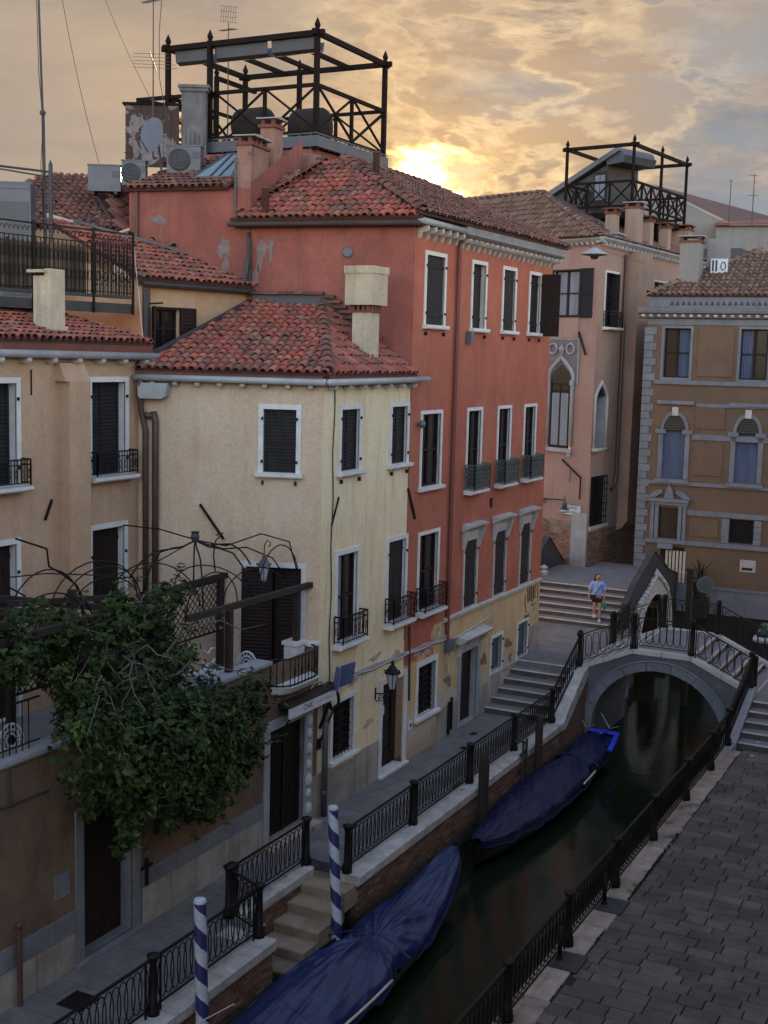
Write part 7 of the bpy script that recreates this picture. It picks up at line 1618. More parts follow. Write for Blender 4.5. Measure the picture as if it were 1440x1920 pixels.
for t in (.14, .22, .30): q = a_.lerp(b_, t); k.tube([q + Vector((.07 * c_(x), .03 * c_(x), -.10 + .07 * s_(x))) for x in [2 * PI * i / 9 for i in range(9)]], .014, 4, closed=True)
k.build('iron_arm', M_iron, hl); k = MB(); q = b_; k.tube([q + Vector((0, 0, .15)), q + Vector((0, 0, -.12))], .022, 6); k.lathe([(.09, -.32), (.11, -.14), (.05, -.10)], q, 10); k.lathe([(.18, -.38), (.19, -.34), (.09, -.31)], q, 12); k.build('hood', M_greenlamp, hl, True); k = MB(); k.lathe([(.10, -.52), (.19, -.46), (.20, -.40), (.16, -.382)], q, 12); k.build('glass', M_lampglass, hl, True)
sl = thing('street_lamp', 'pale dish shaped street lamp hung high by the rose house corner', 'street lamp', (0, 41.4, 13.9)); q = Vector((-.02, 41.5, 13.86)); k = MB(); k.lathe([(.08, .22), (.14, .18), (.46, .02), (.48, -.01), (.44, -.015)], q, 20); k.build('dish', M_zinc, sl, True)
k = MB(); k.lathe([(.44, -.02), (.16, -.06), (.10, -.16), (.001, -.17)], q, 16); k.build('lamp_base', M_lead, sl, True); k = MB(); k.tube([q + Vector((0, 0, .2)), q + Vector((-.3, .0, .30)), Vector((-7, 41.5, 14.6))], .008, 4); k.tube([q + Vector((0, 0, .2)), Vector((-1.3, 53, 14.4))], .006, 4); k.build('span_wire', M_lead, sl)
gl = thing('bridge_lamp', 'green capped street lamp with white glass at the edge beyond the bridge', 'street lamp', (6.45, 41.0, 1.0)); q = Vector((6.42, 41.0, 1.35)); k = MB(); k.lathe([(.24, .20), (.20, .42), (.10, .50), (.14, .54), (.10, .62), (.001, .66)], q, 14); k.build('cap', M_greenlamp, gl, True); k = MB(); k.lathe([(.26, 0), (.36, .05), (.33, .18), (.24, .20)], q, 14); k.build('glass', M_lampglass, gl, True); k = MB(); k.tube([q, q + Vector((.1, .1, -1.0)), q + Vector((.7, .2, -1.4))], .05, 8); k.build('stem', M_greenlamp, gl)
dpost = thing('signal_post', 'dark square post with a round mirror standing behind the bridge railing', 'post', (3.9, 41.2, -1)); k = MB(); k.box(3.80, 3.99, 41.1, 41.29, -2, 3.42); k.box(3.76, 4.03, 41.06, 41.33, 3.42, 3.50); k.build('shaft', M_oldpole, dpost)
k = MB(); m = Matrix.Translation((4.42, 41.05, 3.02)) @ Matrix.Rotation(R(72), 4, 'X') @ Matrix.Rotation(R(10), 4, 'Y'); k.lathe([(.24, 0), (.27, .02), (.27, .05), (.2, .06)], n=22, m=m); mr = k.build('mirror', M_greenlamp, dpost); k = MB(); k.tube([(4.0, 41.2, 3.2), (4.3, 41.15, 3.1)], .03, 6); k.build('mirror_arm', M_iron, dpost); k = MB(); k.lathe([(.235, .061), (.001, .075)], n=22, m=m); k.build('mirror_glass', M_lead, mr)
pp = thing('potted_palm', 'small spiky palm in a dark pot by the amber house gate', 'plant', (2.6, 48.4, .5)); k = MB(); k.lathe([(.22, 1.2), (.30, 1.75), (.32, 1.8), (.28, 1.8)], (2.62, 48.4, 0), 12); k.box(2.3, 2.95, 48.1, 48.7, .4, 1.2); k.build('pot', M_oldpole, pp); k = MB()
for i in range(30):
    a = rnd.uniform(0, 2 * PI); el = rnd.uniform(.25, 1.45); L = rnd.uniform(.7, 1.15); o = Vector((2.62, 48.4, 1.85 + rnd.uniform(0, .35))); d = Vector((c_(a) * c_(el), s_(a) * c_(el), s_(el))); w = Vector((-s_(a), c_(a), 0)) * .022; mid = o + d * L * .6; tip = o + d * L + Vector((0, 0, -.18 * L)); k.add([o - w, o + w, mid + w, mid - w, tip], [(0, 1, 2, 3), (3, 2, 4)])
k.build('fronds', M_leaf, pp, kind='stuff'); k = MB(); k.tube([(2.62, 48.4, 1.7), (2.62, 48.4, 2.15)], [.07, .05], 7); k.build('trunk', M_bark, pp)
# ================================================================== cafe sign, panel, pole, cables, graffiti
aw = thing('cafe_awning', 'closed awning box with white lettered valance over the cafe door', 'awning', F0(22.7, .2, 2.9))
FS = Fr((0, 0), (0, 1), (1, 0)); k = MB(); k.prism([(0, 3.02), (.10, 3.01), (.27, 2.985), (.29, 2.93), (.02, 2.91)], FS, 21.62, 23.62); k.build('cassette', M_wood, aw)
k = MB(); k.box(21.62, 23.62, .265, .285, 2.70, 2.94, FS); k.build('valance', M_sign, aw)
text('CHIC', 'lettering', M_ink, aw, wall_text_matrix(FS, 22.42, .287, 2.815), .18); text('caffetteria', 'lettering', M_faintink, aw, wall_text_matrix(FS, 23.0, .407, 2.80), .10) if False else None
k = MB()
for i in range(7): k.box(22.72 + i * .1, 22.78 + i * .1, .2855, .2875, 2.79, 2.83 + .01 * (i % 3), FS)
k.build('faint_print', M_faintink, aw)
k = MB(); k.bar(FS(23.32, .05, 2.05), FS(23.18, .36, 2.72), .05); k.bar(FS(23.36, .05, 1.75), FS(23.55, .30, 2.55), .04); k.bar(FS(21.5, .05, 2.2), FS(21.62, .30, 2.72), .04); k.build('folding_arm', M_iron, aw)
ep = thing('blue_panel', 'tilted blue grey square panel fixed at the corner above the cable coil', 'panel', F0(23.8, .15, 3.1)); k = MB(); fp = Fr(F0(23.55, .22, 0)[:2], (.12, .99), (.99, -.12)); k.prism([(0, 2.92), (.05, 2.92), (.13, 3.42), (.08, 3.42)], fp, .18, .70); k.prism([(0, 2.92), (.05, 2.92), (.13, 3.42), (.08, 3.42)], Fr(F0(23.55, .22, 0)[:2], (-.8, .6), (.6, .8)), -.22, .0); k.build('panel', material('blue_grey_enamel', (.085, .115, .22), (.07, .10, .19), 3, rough=.4, fine=.03), ep); k = MB(); k.bar(F0(23.7, .0, 3.0), F0(23.7, .22, 3.0), .04); k.bar(F0(24.2, .0, 2.9), F0(24.2, .2, 2.95), .03); k.build('bracket', M_iron, ep)
k = MB(); k.tube([F0(23.45, .12, -.02), F0(23.45, .12, 2.95)], .07, 12); k.lathe([(.078, .5), (.085, .52), (.085, .58), (.078, .6)], F0(23.45, .12, 0), 12); k.lathe([(.078, 2.2), (.085, 2.22), (.085, 2.28), (.078, 2.3)], F0(23.45, .12, 0), 12); k.build('corner_pipe', M_greymetal, ch, True)
k = MB(); k.tube([F0(23.72 + .05 * c_(t), .16 + .10 * c_(t), 2.62 + .24 * s_(t)) for t in [2 * PI * i / 16 for i in range(16)]], .03, 6, closed=True); k.tube([F0(23.74 + .05 * c_(t), .18 + .09 * c_(t), 2.62 + .21 * s_(t)) for t in [2 * PI * i / 16 for i in range(16)]], .022, 6, closed=True); tag(k.build('cable_coil', M_iron), 'dark coil of cable hanging on the pipe under the blue grey panel', 'cable')
k = MB()
for off, r in ((0, .028), (.05, .018), (.085, .014)): k.tube([F0(lerp(23.5, 30.05, i / 24), .045 + .01 * math.sin(i * 2 + off * 40), lerp(2.92, 2.78, i / 24) + off + (.018 * math.sin(i * 1.3 + off * 30))) for i in range(25)], r, 5)
k.tube([F0(22.9, .05, 3.05), F0(23.05, .08, 3.16), F0(23.25, .08, 3.14), F0(23.45, .06, 2.98)], .02, 5); tag(k.build('cable_run', M_zinc), 'bundle of pale cables and conduit running along the cream house wall', 'cable')
k = MB(); k.tube([F0(30.3, .05, 2.68), F0(31.0, .06, 2.72), F0(32.3, .06, 2.80), F0(32.9, .05, 2.86)], .02, 5); k.tube([F0(29.5, .05, 2.95), F0(29.6, .05, 3.05), F0(29.62, .05, 3.2)], .03, 5); tag(k.build('cable_run', M_pale), 'pale cable crossing above the hooded door of the red house', 'cable')
gfi = MB(); rg = random.Random(3)
def stroke(P, w=.032): gfi.tube([F0(a, .004, b) for a, b in P], w * .5, 5)
for u0 in (36.25, 36.42, 36.62, 36.80):
    h = rg.uniform(.45, .6); z = 2.72 + rg.uniform(-.05, .05); stroke([(u0, z + h), (u0 + .02, z + h * .5), (u0 + .04, z + .05), (u0 + .10, z), (u0 + .15, z + .10), (u0 + .13, z + h * .6), (u0 + .16, z + h)])
stroke([(36.98, 3.2), (37.1, 3.28), (37.2, 3.18), (37.08, 3.02), (37.2, 2.9), (37.14, 2.72)]); stroke([(36.1, 3.0), (36.06, 2.75), (36.14, 2.52), (36.2, 2.42)])
for i, u0 in enumerate((36.1, 36.24, 36.40)): stroke([(u0, 2.34), (u0 - .03, 2.2), (u0 + .04, 2.14), (u0 + .09, 2.24), (u0 + .06, 2.34)], .026)
stroke([(36.6, 2.6), (36.8, 2.56), (36.98, 2.6)], .04); stroke([(36.8, 2.38), (36.95, 2.44)], .025); gf = gfi.build('graffiti', M_spray); tag(gf, 'brown spray paint scrawl on the ochre wall at the end of the red house', 'graffiti')
# ================================================================== pergola with wire hoops
pe = thing('pergola', 'dark timber terrace pergola with lattice panels and rusty wire hoops', 'pergola', (-1.5, 19, 2.99))
def pbar(a, b, w, h=None, name='beam', mt=None): k = MB(); k.bar(a, b, w * .75, (h or w) * .75); return k.build(name, mt or M_wood, pe)
pbar((-.2, 18.7, 5.32), (-.2, 23.25, 5.27), .15, .16); pbar((-2.0, 19.6, 5.38), (-2.0, 23.0, 5.40), .13, .15); pbar((-.35, 8.5, 5.75), (-.35, 16.4, 5.75), .14, .16)
pbar((-.2, 15.9, 5.72), (-3.0, 15.9, 5.72), .13, .16); pbar((-.2, 18.0, 5.55), (-3.4, 17.2, 5.6), .13, .16); pbar((-2.0, 16.0, 5.85), (-2.0, 18.9, 5.5), .12, .14); pbar((-.3, 14.2, 6.0), (-3.0, 14.2, 6.0), .12, .15)
for x, y, z0, z1 in ((-.28, 22.8, 4.1, 5.2), (-.2, 20.1, 2.99, 5.25), (-2.0, 22.4, 2.99, 5.35), (-2.0, 20.2, 2.99, 5.32), (-.35, 16.0, 2.99, 5.7), (-.35, 13.9, 2.99, 5.7), (-2.0, 17.6, 2.99, 5.85), (-2.0, 16.0, 2.99, 5.8)): pbar((x, y, z0), (x, y, z1), .17, .17, 'post')
def lattice(y0, y1, z0, z1, x):
    k = MB(); s = .17
    c = y0 - (z1 - z0)
    while c < y1:
        a0, a1 = max(c, y0), min(c + (z1 - z0), y1)
        if a1 > a0: k.bar((x, a0, z0 + (a0 - c)), (x, a1, z0 + (a1 - c)),   .014); k.bar((x + .02, a0, z1 - (a0 - c)), (x + .02, a1, z1 - (a1 - c)), .014)
        c += s
    k.bar((x, y0, z0), (x, y1, z0), .04); k.bar((x, y0, z1), (x, y1, z1), .04); k.build('lattice_panel', M_wood, pe)
lattice(20.3, 22.3, 4.2, 5.3, -2.0); lattice(18.9, 20.1, 4.2, 5.2, -2.02); lattice(16.05, 17.5, 4.2, 5.65, -2.0); lattice(14.0, 15.9, 4.2, 5.6, -3.0)
def hoop(P, r=.014, name='wire_hoop'): k = MB(); k.tube(P, r, 5); k.build(name, M_iron, pe, True)
def arcpts(a, b, h, n=14): a = Vector(a); b = Vector(b); return [a.lerp(b, .5 - .5 * math.cos(PI * i / n)) + Vector((0, 0, h * math.sin(PI * i / n))) for i in range(n + 1)]
# crown of hoops
cr_ = Vector((-1.1, 20.2, 6.62))
k = MB(); k.lathe([(.06, -.12), (.09, .0), (.07, .06), (.09, .10)], cr_, 8); k.build('crown_ring', M_lead, pe)
for i, (ex, ey, ez) in enumerate(((-.25, 19.3, 5.35), (-.25, 21.0, 5.35), (-2.0, 19.7, 5.45), (-2.0, 21.4, 5.45), (-.7, 21.6, 5.9), (-1.7, 18.9, 5.9))):
    e = Vector((ex, ey, ez)); out = (e - cr_); out.z = 0; out.normalize()
    P = [cr_ + Vector((0, 0, -.08))]; 
    for t in (.15, .3, .5, .7, .85, 1.0): q = cr_.lerp(e, t); q.z = lerp(cr_.z - .1, e.z, t ** 2.2) - .10 * math.sin(PI * min(1, t * 2.5)) * (t < .4); P.append(q + out * .18 * math.sin(PI * t))
    hoop(P, .018)
for a, b, h in (((-.35, 14.2, 5.8), (-.35, 16.0, 5.8), .95), ((-.35, 14.3, 5.8), (-.35, 16.0, 5.8), .55), ((-1.2, 16.4, 5.65), (-1.2, 18.6, 5.6), .75), ((-.9, 16.3, 5.7), (-.9, 18.2, 5.6), .6), ((-1.6, 16.6, 5.65), (-1.6, 19.0, 5.55), .8), ((-.35, 18.9, 5.35), (-.35, 20.6, 5.32), .7), ((-1.9, 18.6, 5.5), (-.4, 19.4, 5.4), .8), ((-1.9, 20.6, 5.5), (-.3, 20.9, 5.4), .5), ((-.3, 21.3, 5.35), (-.3, 22.9, 5.32), .95), ((-.4, 20.2, 5.4), (-.3, 22.2, 5.35), .55)): hoop(arcpts(a, b, h))
hoop([Vector((-.6, 13.6, 6.75)), Vector((-.6, 15.4, 6.62)), Vector((-.8, 17.2, 6.3)), Vector((-1.0, 18.6, 6.25)), Vector((-1.1, 20.0, 6.5))], .012)
hoop([Vector((-3.8, 21.3, 6.5)), Vector((-2.6, 21.0, 6.55)), Vector((-1.5, 20.6, 6.50)), Vector((-1.1, 20.4, 6.5)), Vector((-.9, 21.0, 6.35)), Vector((-.7, 22.0, 6.5)), Vector((-.5, 22.8, 6.25)), Vector((-.35, 23.0, 5.4))], .016)
hoop([Vector((-1.1, 20.3, 6.5)), Vector((-.9, 20.9, 6.3)), Vector((-.8, 21.6, 6.25)), Vector((-.6, 22.3, 5.95)), Vector((-.45, 22.6, 5.5))], .016)
hoop([Vector((-2.1, 22.35, 6.3)), Vector((-1.6, 21.9, 6.45)), Vector((-1.3, 21.2, 6.40))], .014); hoop([Vector((-2.1, 22.35, 6.2)), Vector((-2.05, 22.2, 5.9)), Vector((-2.0, 22.2, 5.5))], .016)
hoop([Vector((-.5, 14.6, 7.3)), Vector((-.5, 15.3, 7.05)), Vector((-.5, 15.35, 6.75)), Vector((-.5, 15.6, 6.62)), Vector((-.5, 16.0, 6.35)), Vector((-.4, 16.3, 5.8))], .018); hoop([Vector((-.5, 13.6, 7.25)), Vector((-.5, 14.3, 6.95)), Vector((-.5, 14.35, 6.6)), Vector((-.5, 14.8, 6.35))], .015)
# white iron chairs and table
def garden_chair(label, p, rz):
    t = thing('garden_chair', label, 'chair', p, rz, 'white garden furniture'); x = Matrix.Identity(4)
    def B(mb, name): o = D.objects.new(name, mb.mesh(name, M_whiteiron, True)); COL.objects.link(o); o.parent = t; return o
    k = MB(); k.lathe([(.23, .44), (.24, .455), (.23, .47)], n=16); B(k, 'seat')
    k = MB(); k.tube([(.20 * c_(a), -.20, .78 + .30 * s_(a)) for a in [PI * i / 14 for i in range(15)]], .022, 6); k.tube([(.20, -.20, .78), (.17, -.19, .45)], .018, 5); k.tube([(-.20, -.20, .78), (-.17, -.19, .45)], .018, 5)
    for rr2 in (.14, .08):
        k.tube([(rr2 * c_(a), -.20, .80 + rr2 * 1.35 * s_(a)) for a in [2 * PI * i / 16 for i in range(16)]], .014, 5, closed=True)
    for i in range(9): a = PI * i / 8; k.tube([(.08 * c_(a), -.20, .80 + .108 * s_(a)), (.20 * c_(a), -.20, .78 + .30 * s_(a))], .010, 4)
    for i in range(5): k.bar((-.12 + .06 * i, -.2, .47), (-.12 + .06 * i, -.2, .72), .016)
    B(k, 'backrest')
    for sx in (-1, 1):
        for sy in (-1, 1): k = MB(); k.tube([(sx * .17, sy * .16, .45), (sx * .15, sy * .14, .25), (sx * .21, sy * .2, 0)], .014, 5); B(k, 'leg')
    return t
garden_chair('white lacy iron garden chair behind the near iron rail left of the fig tree', (-.95, 15.0, 3.0), R(-120))
garden_chair('white lacy iron garden chair by the stone coping near the cafe door', (-.63, 21.31, 2.98), R(200))
tb_ = thing('garden_table', 'white garden table with a curled ornament showing above the fig leaves', 'table', (-.9, 20.65, 2.99), 0, 'white garden furniture'); k = MB(); k.box(-1.25, -.58, 20.2, 21.05, 3.74, 3.79); k.box(-1.23, -.60, 20.22, 21.03, 3.62, 3.739); k.build('table_top', M_whiteiron, tb_); k = MB(); k.tube([(-.9, 20.65, 2.99), (-.9, 20.65, 3.63)], .05, 7); k.build('leg', M_whiteiron, tb_)
ca = thing('candle_holder', 'white curled candle holder standing on the garden table', 'candle holder', (-.9, 20.4, 3.79)); X_ = -.9; Y_ = 20.4; Z_ = 3.79
k = MB(); k.tube([(X_, Y_, Z_), (X_, Y_, Z_ + .22)], .03, 6); k.tube([(X_, Y_ - .2 + .2 * (1 - c_(a)), Z_ + .29 - .12 * s_(a)) for a in [PI * i / 8 for i in range(9)]], .025, 6); k.tube([(X_, Y_ - .15, Z_ + .52), (X_, Y_ - .09, Z_ + .45), (X_, Y_, Z_ + .44), (X_, Y_ + .10, Z_ + .52), (X_, Y_ + .21, Z_ + .49)], .022, 6); k.lathe([(.10, 0), (.08, .03), (.02, .05)], (X_, Y_, Z_), 10); k.build('stand', M_whiteiron, ca, True)
# ================================================================== fig tree over the terrace wall
ft = thing('fig_tree', 'dark leafy fig tree spilling over the terrace wall above the quay door', 'tree', (-.7, 16.9, 2.98))
tr = random.Random(21)
limbs = []
def limb(P, r0, r1):
    k = MB(); n = len(P); k.tube(P, [lerp(r0, r1, i / (n - 1)) for i in range(n)], 6); limbs.append(P); return k
V3 = Vector
trunk = limb([V3((-.75, 16.9, 2.97)), V3((-.6, 16.95, 3.8)), V3((-.35, 17.0, 4.3)), V3((-.1, 17.05, 4.6))], .11, .07); trunk.build('trunk', M_bark, ft, True)
ends = []
for i in range(30):
    a = tr.uniform(0, 2 * PI); s = V3((-.3, 17.0, 4.2)) + V3((tr.uniform(-.3, .3), tr.uniform(-.6, .6), tr.uniform(-.1, .5)))
    tgt = V3((tr.uniform(-1.6, 1.15), tr.uniform(13.9, 20.3), 0)); tgt.z = tr.uniform(2.4, 5.7) if tgt.x > -.1 else tr.uniform(4.4, 6.1)
    P = [s]; n = 6
    for j in range(1, n + 1):
        q = s.lerp(tgt, j / n) + V3((tr.gauss(0, .10), tr.gauss(0, .12), .45 * math.sin(PI * j / n) + tr.gauss(0, .08))); P.append(q)
    k = limb(P, .024, .006)
    for j in range(2):
        b0 = P[tr.randint(2, 5)]; b1 = b0 + V3((tr.uniform(-.1, .5), tr.uniform(-.6, .6), tr.uniform(-.3, .4))); k.tube([b0, b0.lerp(b1, .5) + V3((0, 0, .06)), b1], [.012, .009, .005], 5); ends.append(b1)
    k.build('branch', M_bark, ft, True); ends += P[2:]
blobs = [((.45, 18.7, 3.15), (.55, .9, .95)), ((.55, 17.5, 3.2), (.65, 1.1, 1.1)), ((.45, 16.2, 3.5), (.65, 1.1, 1.0)), ((.35, 14.9, 4.0), (.6, .9, .9)), ((.55, 18.6, 2.3), (.45, .75, .55)), ((.6, 17.3, 2.5), (.5, .7, .65)), ((.5, 16.2, 2.75), (.45, .6, .55)), ((.45, 19.6, 3.0), (.4, .55, .85)),
         ((-.5, 17.6, 4.6), (.8, 1.1, .65)), ((-.6, 18.5, 4.6), (.6, .6, .65)), ((-.7, 16.4, 4.9), (.8, .9, .75)), ((.1, 15.1, 4.8), (.4, .5, .5)), ((-.9, 14.6, 5.2), (.6, .8, .6)), ((-.4, 17.9, 5.45), (.4, .5, .4)), ((-.5, 18.6, 5.75), (.2, .35, .3)), ((.25, 15.0, 2.95), (.35, .5, .4)), ((.3, 20.2, 3.6), (.3, .45, .4)), ((-.5, 13.3, 5.4), (.4, .7, .4)), ((-1.2, 15.6, 5.6), (.4, .6, .4)), ((-.4, 14.3, 5.5), (.5, .7, .45)), ((-.3, 13.2, 5.65), (.5, .6, .45)), ((-.6, 15.8, 5.6), (.5, .7, .4)), ((-.5, 17.2, 5.55), (.5, .6, .4)), ((-.5, 17.0, 5.9), (.2, .25, .25)), ((.12, 17.5, 3.95), (.35, .8, .35)), ((.10, 18.8, 3.9), (.3, .7, .35)), ((.15, 16.2, 4.15), (.35, .8, .4)), ((.1, 15.0, 4.3), (.3, .6, .35)), ((.45, 18.1, 1.95), (.25, .35, .3)), ((.45, 16.0, 2.2), (.25, .3, .3)), ((.5, 19.3, 2.5), (.25, .4, .4))]
def leaf_mesh(name, w, h, lobes):
    mb = MB(); P = [(0, 0, 0)]
    if lobes: O_ = [(0.10, .02), (.42, .12), (.30, .38), (.50, .62), (.22, .66), (.12, 1.0), (0, 1.05)]
    else: O_ = [(.16, .10), (.34, .38), (.26, .72), (0, 1.0)]
    rgt = [(x * w, y * h, .10 * w * abs(x) * 2) for x, y in O_]; lft = [(-x, y, z) for x, y, z in rgt[:-1]]
    pts = [(0, 0, 0)] + rgt + lft[::-1]; mb.add(pts + [(0, h * .5, -.03 * w)], [(i, (i + 1) % len(pts), len(pts)) for i in range(len(pts))]); return mb.mesh(name, M_leaf)
LF = [leaf_mesh('leaf', .115, .145, True), leaf_mesh('leaf', .07, .15, False), leaf_mesh('leaf', .13, .15, True)]
leafs = []
def leaf_at(q, outv):
    d = (outv + V3((tr.gauss(.25, .5), tr.gauss(0, .55), tr.gauss(.35, .5)))).normalized(); hang = V3((tr.gauss(.2, .5), tr.gauss(0, .7), tr.gauss(-.45, .5))); y = (hang - d * hang.dot(d)); y = y.normalized() if y.length > .01 else d.orthogonal().normalized(); x = y.cross(d)
    m = Matrix((x, y, d)).transposed().to_4x4(); m.translation = q; s = tr.uniform(.45, 1.0); return m @ Matrix.Diagonal((s, s, s, 1))
tot = sum((a[0] * a[1] * a[2]) ** (2 / 3) for _, a in blobs)
for c, a in blobs:
    n = int(21000 * (a[0] * a[1] * a[2]) ** (2 / 3) / tot)
    cl = [V3((tr.gauss(0, 1), tr.gauss(0, 1), tr.gauss(0, 1))).normalized() for _ in range(max(10, n // 24))]
    for _ in range(n):
        v = (tr.choice(cl) + V3((tr.gauss(0, .20), tr.gauss(0, .20), tr.gauss(0, .20)))); v.normalize(); r_ = 1 - abs(tr.gauss(0, .22)); q = V3((c[0] + v.x * a[0] * r_, c[1] + v.y * a[1] * r_, c[2] + v.z * a[2] * r_))
        if q.x < .08 and q.z < 4.02 or (q.y < 15.0 and q.z < 5.0 and q.x < .6) or (q.z > 4.0 and q.y > 19.2): continue
        leafs.append(leaf_at(q, v))
shoots = MB()
for c, a in blobs * 9:          # leafy shoots standing out of the crown
    v = V3((abs(tr.gauss(.5, .5)), tr.gauss(0, .7), tr.gauss(.15, .7))).normalized(); q = V3((c[0] + v.x * a[0] * .85, c[1] + v.y * a[1] * .85, c[2] + v.z * a[2] * .85)); L = tr.uniform(.12, .50); tip = q + (v + V3((.1, 0, .35))).normalized() * L
    if q.x < .08 and q.z < 4.02 or (q.y < 15.2 and q.z < 5.0) or (q.z > 3.9 and q.y > 19.0): continue
    shoots.tube([q - v * .25, q, tip], [.010, .007, .004], 4)
    for i in range(9):
        az = i * 2.4; r3 = V3((math.cos(az), math.sin(az), .35)); ax = (tip - q).normalized(); y = (r3 - ax * r3.dot(ax) * .6).normalized(); x = y.cross(ax); x = x.normalized() if x.length > .01 else V3((1, 0, 0)); nz = x.cross(y); m = Matrix((x, y, nz)).transposed().to_4x4(); m.translation = tip - ax * L * .5 * tr.random(); s = tr.uniform(.6, 1.05); leafs.append(m @ Matrix.Diagonal((s * .8, s, s, 1)))
so_ = shoots.build('twigs', M_bark, ft); so_['kind'] = 'stuff'
for e in ends:
    for _ in range(5):
        q = e + V3((tr.gauss(0, .07), tr.gauss(0, .07), tr.gauss(0, .07)))
        if q.x < .08 and q.z < 4.02 or (q.y < 15.0 and q.z < 5.0) or (q.z > 4.0 and q.y > 19.2): continue
        leafs.append(leaf_at(q, V3((.3, 0, .5))))
tr.shuffle(leafs); leafs.sort(key=lambda m: -(m.translation.x * 1.0 - abs(m.translation.z - 2.6) * .6) * m.to_scale().x)
for i, m in enumerate(leafs[:280]): inst(LF[i % 3], 'leaf', ft, m)
k = MB(); LV = [([v.co.copy() for v in me.vertices], [tuple(p.vertices) for p in me.polygons]) for me in LF]
for i, m in enumerate(leafs[280:]): vs, fs = LV[i % 3]; k.add([m @ v for v in vs], fs)
me = D.meshes.new('crown'); me.from_pydata(k.v, [], k.f); me.materials.append(M_leaf); me.update(); o = put(D.objects.new('crown', me), ft); o['kind'] = 'stuff'
# ================================================================== the woman on the steps
def skin_body(name, verts, edges, radii, mt, parent, levels=2, root=0):
    me = D.meshes.new(name); me.from_pydata(verts, edges, []); o = D.objects.new(name, me); COL.objects.link(o)
    md = o.modifiers.new('skin', 'SKIN'); md.use_smooth_shade = True; sv = me.skin_vertices[0].data
    for i, r_ in enumerate(radii): sv[i].radius = (r_, r_) if not isinstance(r_, tuple) else r_; sv[i].use_root = (i == root)
    o.modifiers.new('sub', 'SUBSURF').levels = levels; bpy.context.view_layer.update()
    ev = o.evaluated_get(bpy.context.evaluated_depsgraph_get()); m2 = D.meshes.new_from_object(ev); D.objects.remove(o); m2.name = name; m2.materials.clear(); m2.materials.append(mt); m2.shade_smooth()
    r_ = D.objects.new(name, m2); COL.objects.link(r_)
    if parent: r_.parent = parent
    return r_
# local frame: x to her left, -y the way she walks (towards the camera side), z up; origin under her standing foot
pw = thing('person', 'woman in loose pale blue top and black shorts walking down the upper steps', 'person', (.62, 41.55, 1.238), R(20))
vs = [(0, 0, .90), (0, .01, 1.06), (0, .0, 1.22), (0, .01, 1.36), (0, -.005, 1.43), (0, -.02, 1.50), (0, -.035, 1.60),
      (-.085, 0, .86), (-.09, -.05, .48), (-.085, .06, .12), (-.085, .035, .05), (-.085, -.12, .03),
      (.085, 0, .86), (.10, -.04, .48), (.10, .0, .09), (.10, .01, .04), (.10, -.15, .025),
      (-.15, .01, 1.36), (-.24, .04, 1.12), (-.29, -.04, .90), (-.30, -.06, .84),
      (.15, .01, 1.36), (.23, .03, 1.12), (.24, -.03, .88), (.235, -.05, .82)]
vs[8] = (-.09, -.06, .62); vs[9] = (-.09, .0, .255); vs[10] = (-.09, .0, .21); vs[11] = (-.09, -.13, .19)
# rear foot stays one step higher: knee bent a little
ed = [(0, 1), (1, 2), (2, 3), (3, 4), (4, 5), (5, 6), (0, 7), (7, 8), (8, 9), (9, 10), (10, 11), (0, 12), (12, 13), (13, 14), (14, 15), (15, 16), (3, 17), (17, 18), (18, 19), (19, 20), (3, 21), (21, 22), (22, 23), (23, 24)]
rd = [.135, .115, .125, .11, .05, .055, .085, .095, .058, .040, .04, .03, .095, .060, .042, .042, .03, .055, .042, .032, .026, .055, .042, .032, .026]
body = skin_body('body', vs, ed, rd, M_skin, pw)
def PO(mb, name, mt, smooth=True): o = D.objects.new(name, mb.mesh(name, mt, smooth)); COL.objects.link(o); o.parent = pw; return o
# head turned to her left: face features
k = MB(); k.sphere((0, -.025, 1.585), .098, 14, 10, (.80, .95, 1.18)); k.sphere((.055, -.105, 1.575), .022, 6, 5, (1, 1, 1.2)); k.sphere((-.07, -.01, 1.58), .022, 6, 5, (.5, 1, 1.3)); k.tube([(0, -.01, 1.40), (0, -.015, 1.52)], .05, 9); PO(k, 'head', M_skin)
k = MB(); k.sphere((.02, -.112, 1.600), .017, 6, 4, (1.3, .4, .8)); k.sphere((.075, -.078, 1.600), .015, 6, 4, (.6, 1.1, .8)); PO(k, 'eyes', M_hair)
k = MB(); k.sphere((.048, -.10, 1.535), .020, 6, 4, (1.2, .5, .45)); PO(k, 'mouth', M_terracotta)
k = MB(); k.sphere((-.008, .005, 1.622), .104, 14, 9, (.86, .98, .98)); k.tube([(-.03, .065, 1.64), (-.06, .09, 1.55), (-.075, .085, 1.44), (-.08, .08, 1.34)], [.085, .075, .065, .03], 9); k.tube([(-.075, -.02, 1.62), (-.088, .02, 1.54), (-.09, .03, 1.45)], [.03, .035, .015], 7); PO(k, 'hair', M_hair)
# hands: five fingers each
def hand(sx, w, curl):
    w = V3(w); k = MB(); k.sphere(w + V3((0, -.015, -.04)), .034, 8, 6, (.55, .9, 1.3))
    for i, (dy, L) in enumerate(((-.030, .070), (-.012, .080), (.006, .075), (.022, .058))):
        b = w + V3((0, dy - .012, -.078)); k.tube([b, b + V3((-sx * .006, -.004, -L * .45)), b + V3((-sx * (.02 + curl), -.004, -L * .85)), b + V3((-sx * (.035 + curl), 0, -L * .95))], [.0095, .009, .0085, .006], 6)
    b = w + V3((-sx * .006, -.045, -.03)); k.tube([b, b + V3((-sx * .012, -.022, -.028)), b + V3((-sx * .02, -.022, -.058))], [.011, .010, .007], 6); PO(k, 'hand', M_skin)
hand(-1, (-.30, -.06, .84), .0); hand(1, (.235, -.05, .82), .02)
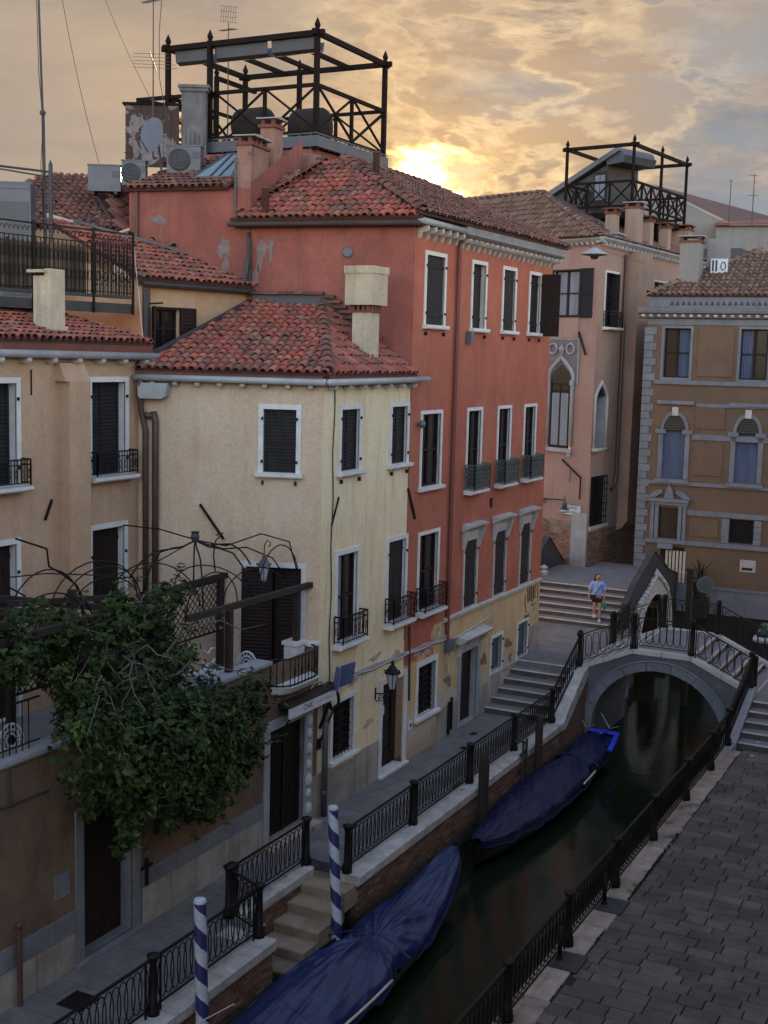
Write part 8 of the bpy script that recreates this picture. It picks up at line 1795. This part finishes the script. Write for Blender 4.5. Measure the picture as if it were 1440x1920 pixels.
# loose top: body and wide sleeves in one surface
tv = [(0, .0, 1.40), (0, 0, 1.26), (0, .0, 1.10), (0, -.01, .97), (-.15, .01, 1.37), (-.23, .04, 1.20), (-.265, .03, 1.08), (.15, .01, 1.37), (.225, .035, 1.20), (.25, .02, 1.06), (.02, -.015, .90)]
skin_body('shirt', tv, [(0, 1), (1, 2), (2, 3), (0, 4), (4, 5), (5, 6), (0, 7), (7, 8), (8, 9), (3, 10)], [(.10, .10), (.175, .135), (.185, .145), (.185, .15), .085, .095, .088, .085, .095, .090, (.15, .13)], M_shirt, pw)
skin_body('shorts', [(0, 0, .93), (0, 0, .86), (-.095, -.02, .78), (-.105, -.04, .66), (.095, -.01, .78), (.105, -.025, .655)], [(0, 1), (1, 2), (2, 3), (1, 4), (4, 5)], [(.165, .14), (.165, .14), .112, .112, .112, .112], M_shorts, pw)
k = MB(); k.tube([(.17, -.02, 1.40), (.10, -.145, 1.28), (0, -.165, 1.12), (-.10, -.15, .98)], .012, 5); k.tube([(.17, -.02, 1.40), (.1, .12, 1.28), (-.08, .15, 1.05)], .012, 5); PO(k, 'bag_strap', M_strap)
k = MB(); k.box(-.24, -.06, -.20, -.14, .82, .97); PO(k, 'shoulder_bag', M_shorts, False)
for (x, y, z) in ((-.09, -.03, .165), (.10, -.03, 0.0)): k = MB(); k.prism([(.07, z), (-.17, z), (-.185, z + .03), (-.15, z + .06), (-.06, z + .085), (.03, z + .11), (.075, z + .09)], Fr((x, y), (1, 0), (0, 1)), -.042, .042); PO(k, 'shoe', M_shoe, False)
k = MB(); n = 9; V = []
k.tube([(.24, -.055, .76), (.25, -.06, .68), (.255, -.06, .58), (.25, -.05, .50), (.27, -.05, .44)], [.02, .045, .075, .06, .01], 8); k.tube([(.235, -.055, .80), (.238, -.055, .74)], .012, 5)
tc_ = D.objects.new('teal_bag', k.mesh('teal_bag', M_teal, True)); COL.objects.link(tc_); tc_.matrix_world = wmat(pw); tag(tc_, 'crumpled teal cloth bag held by the woman on the steps', 'bag')
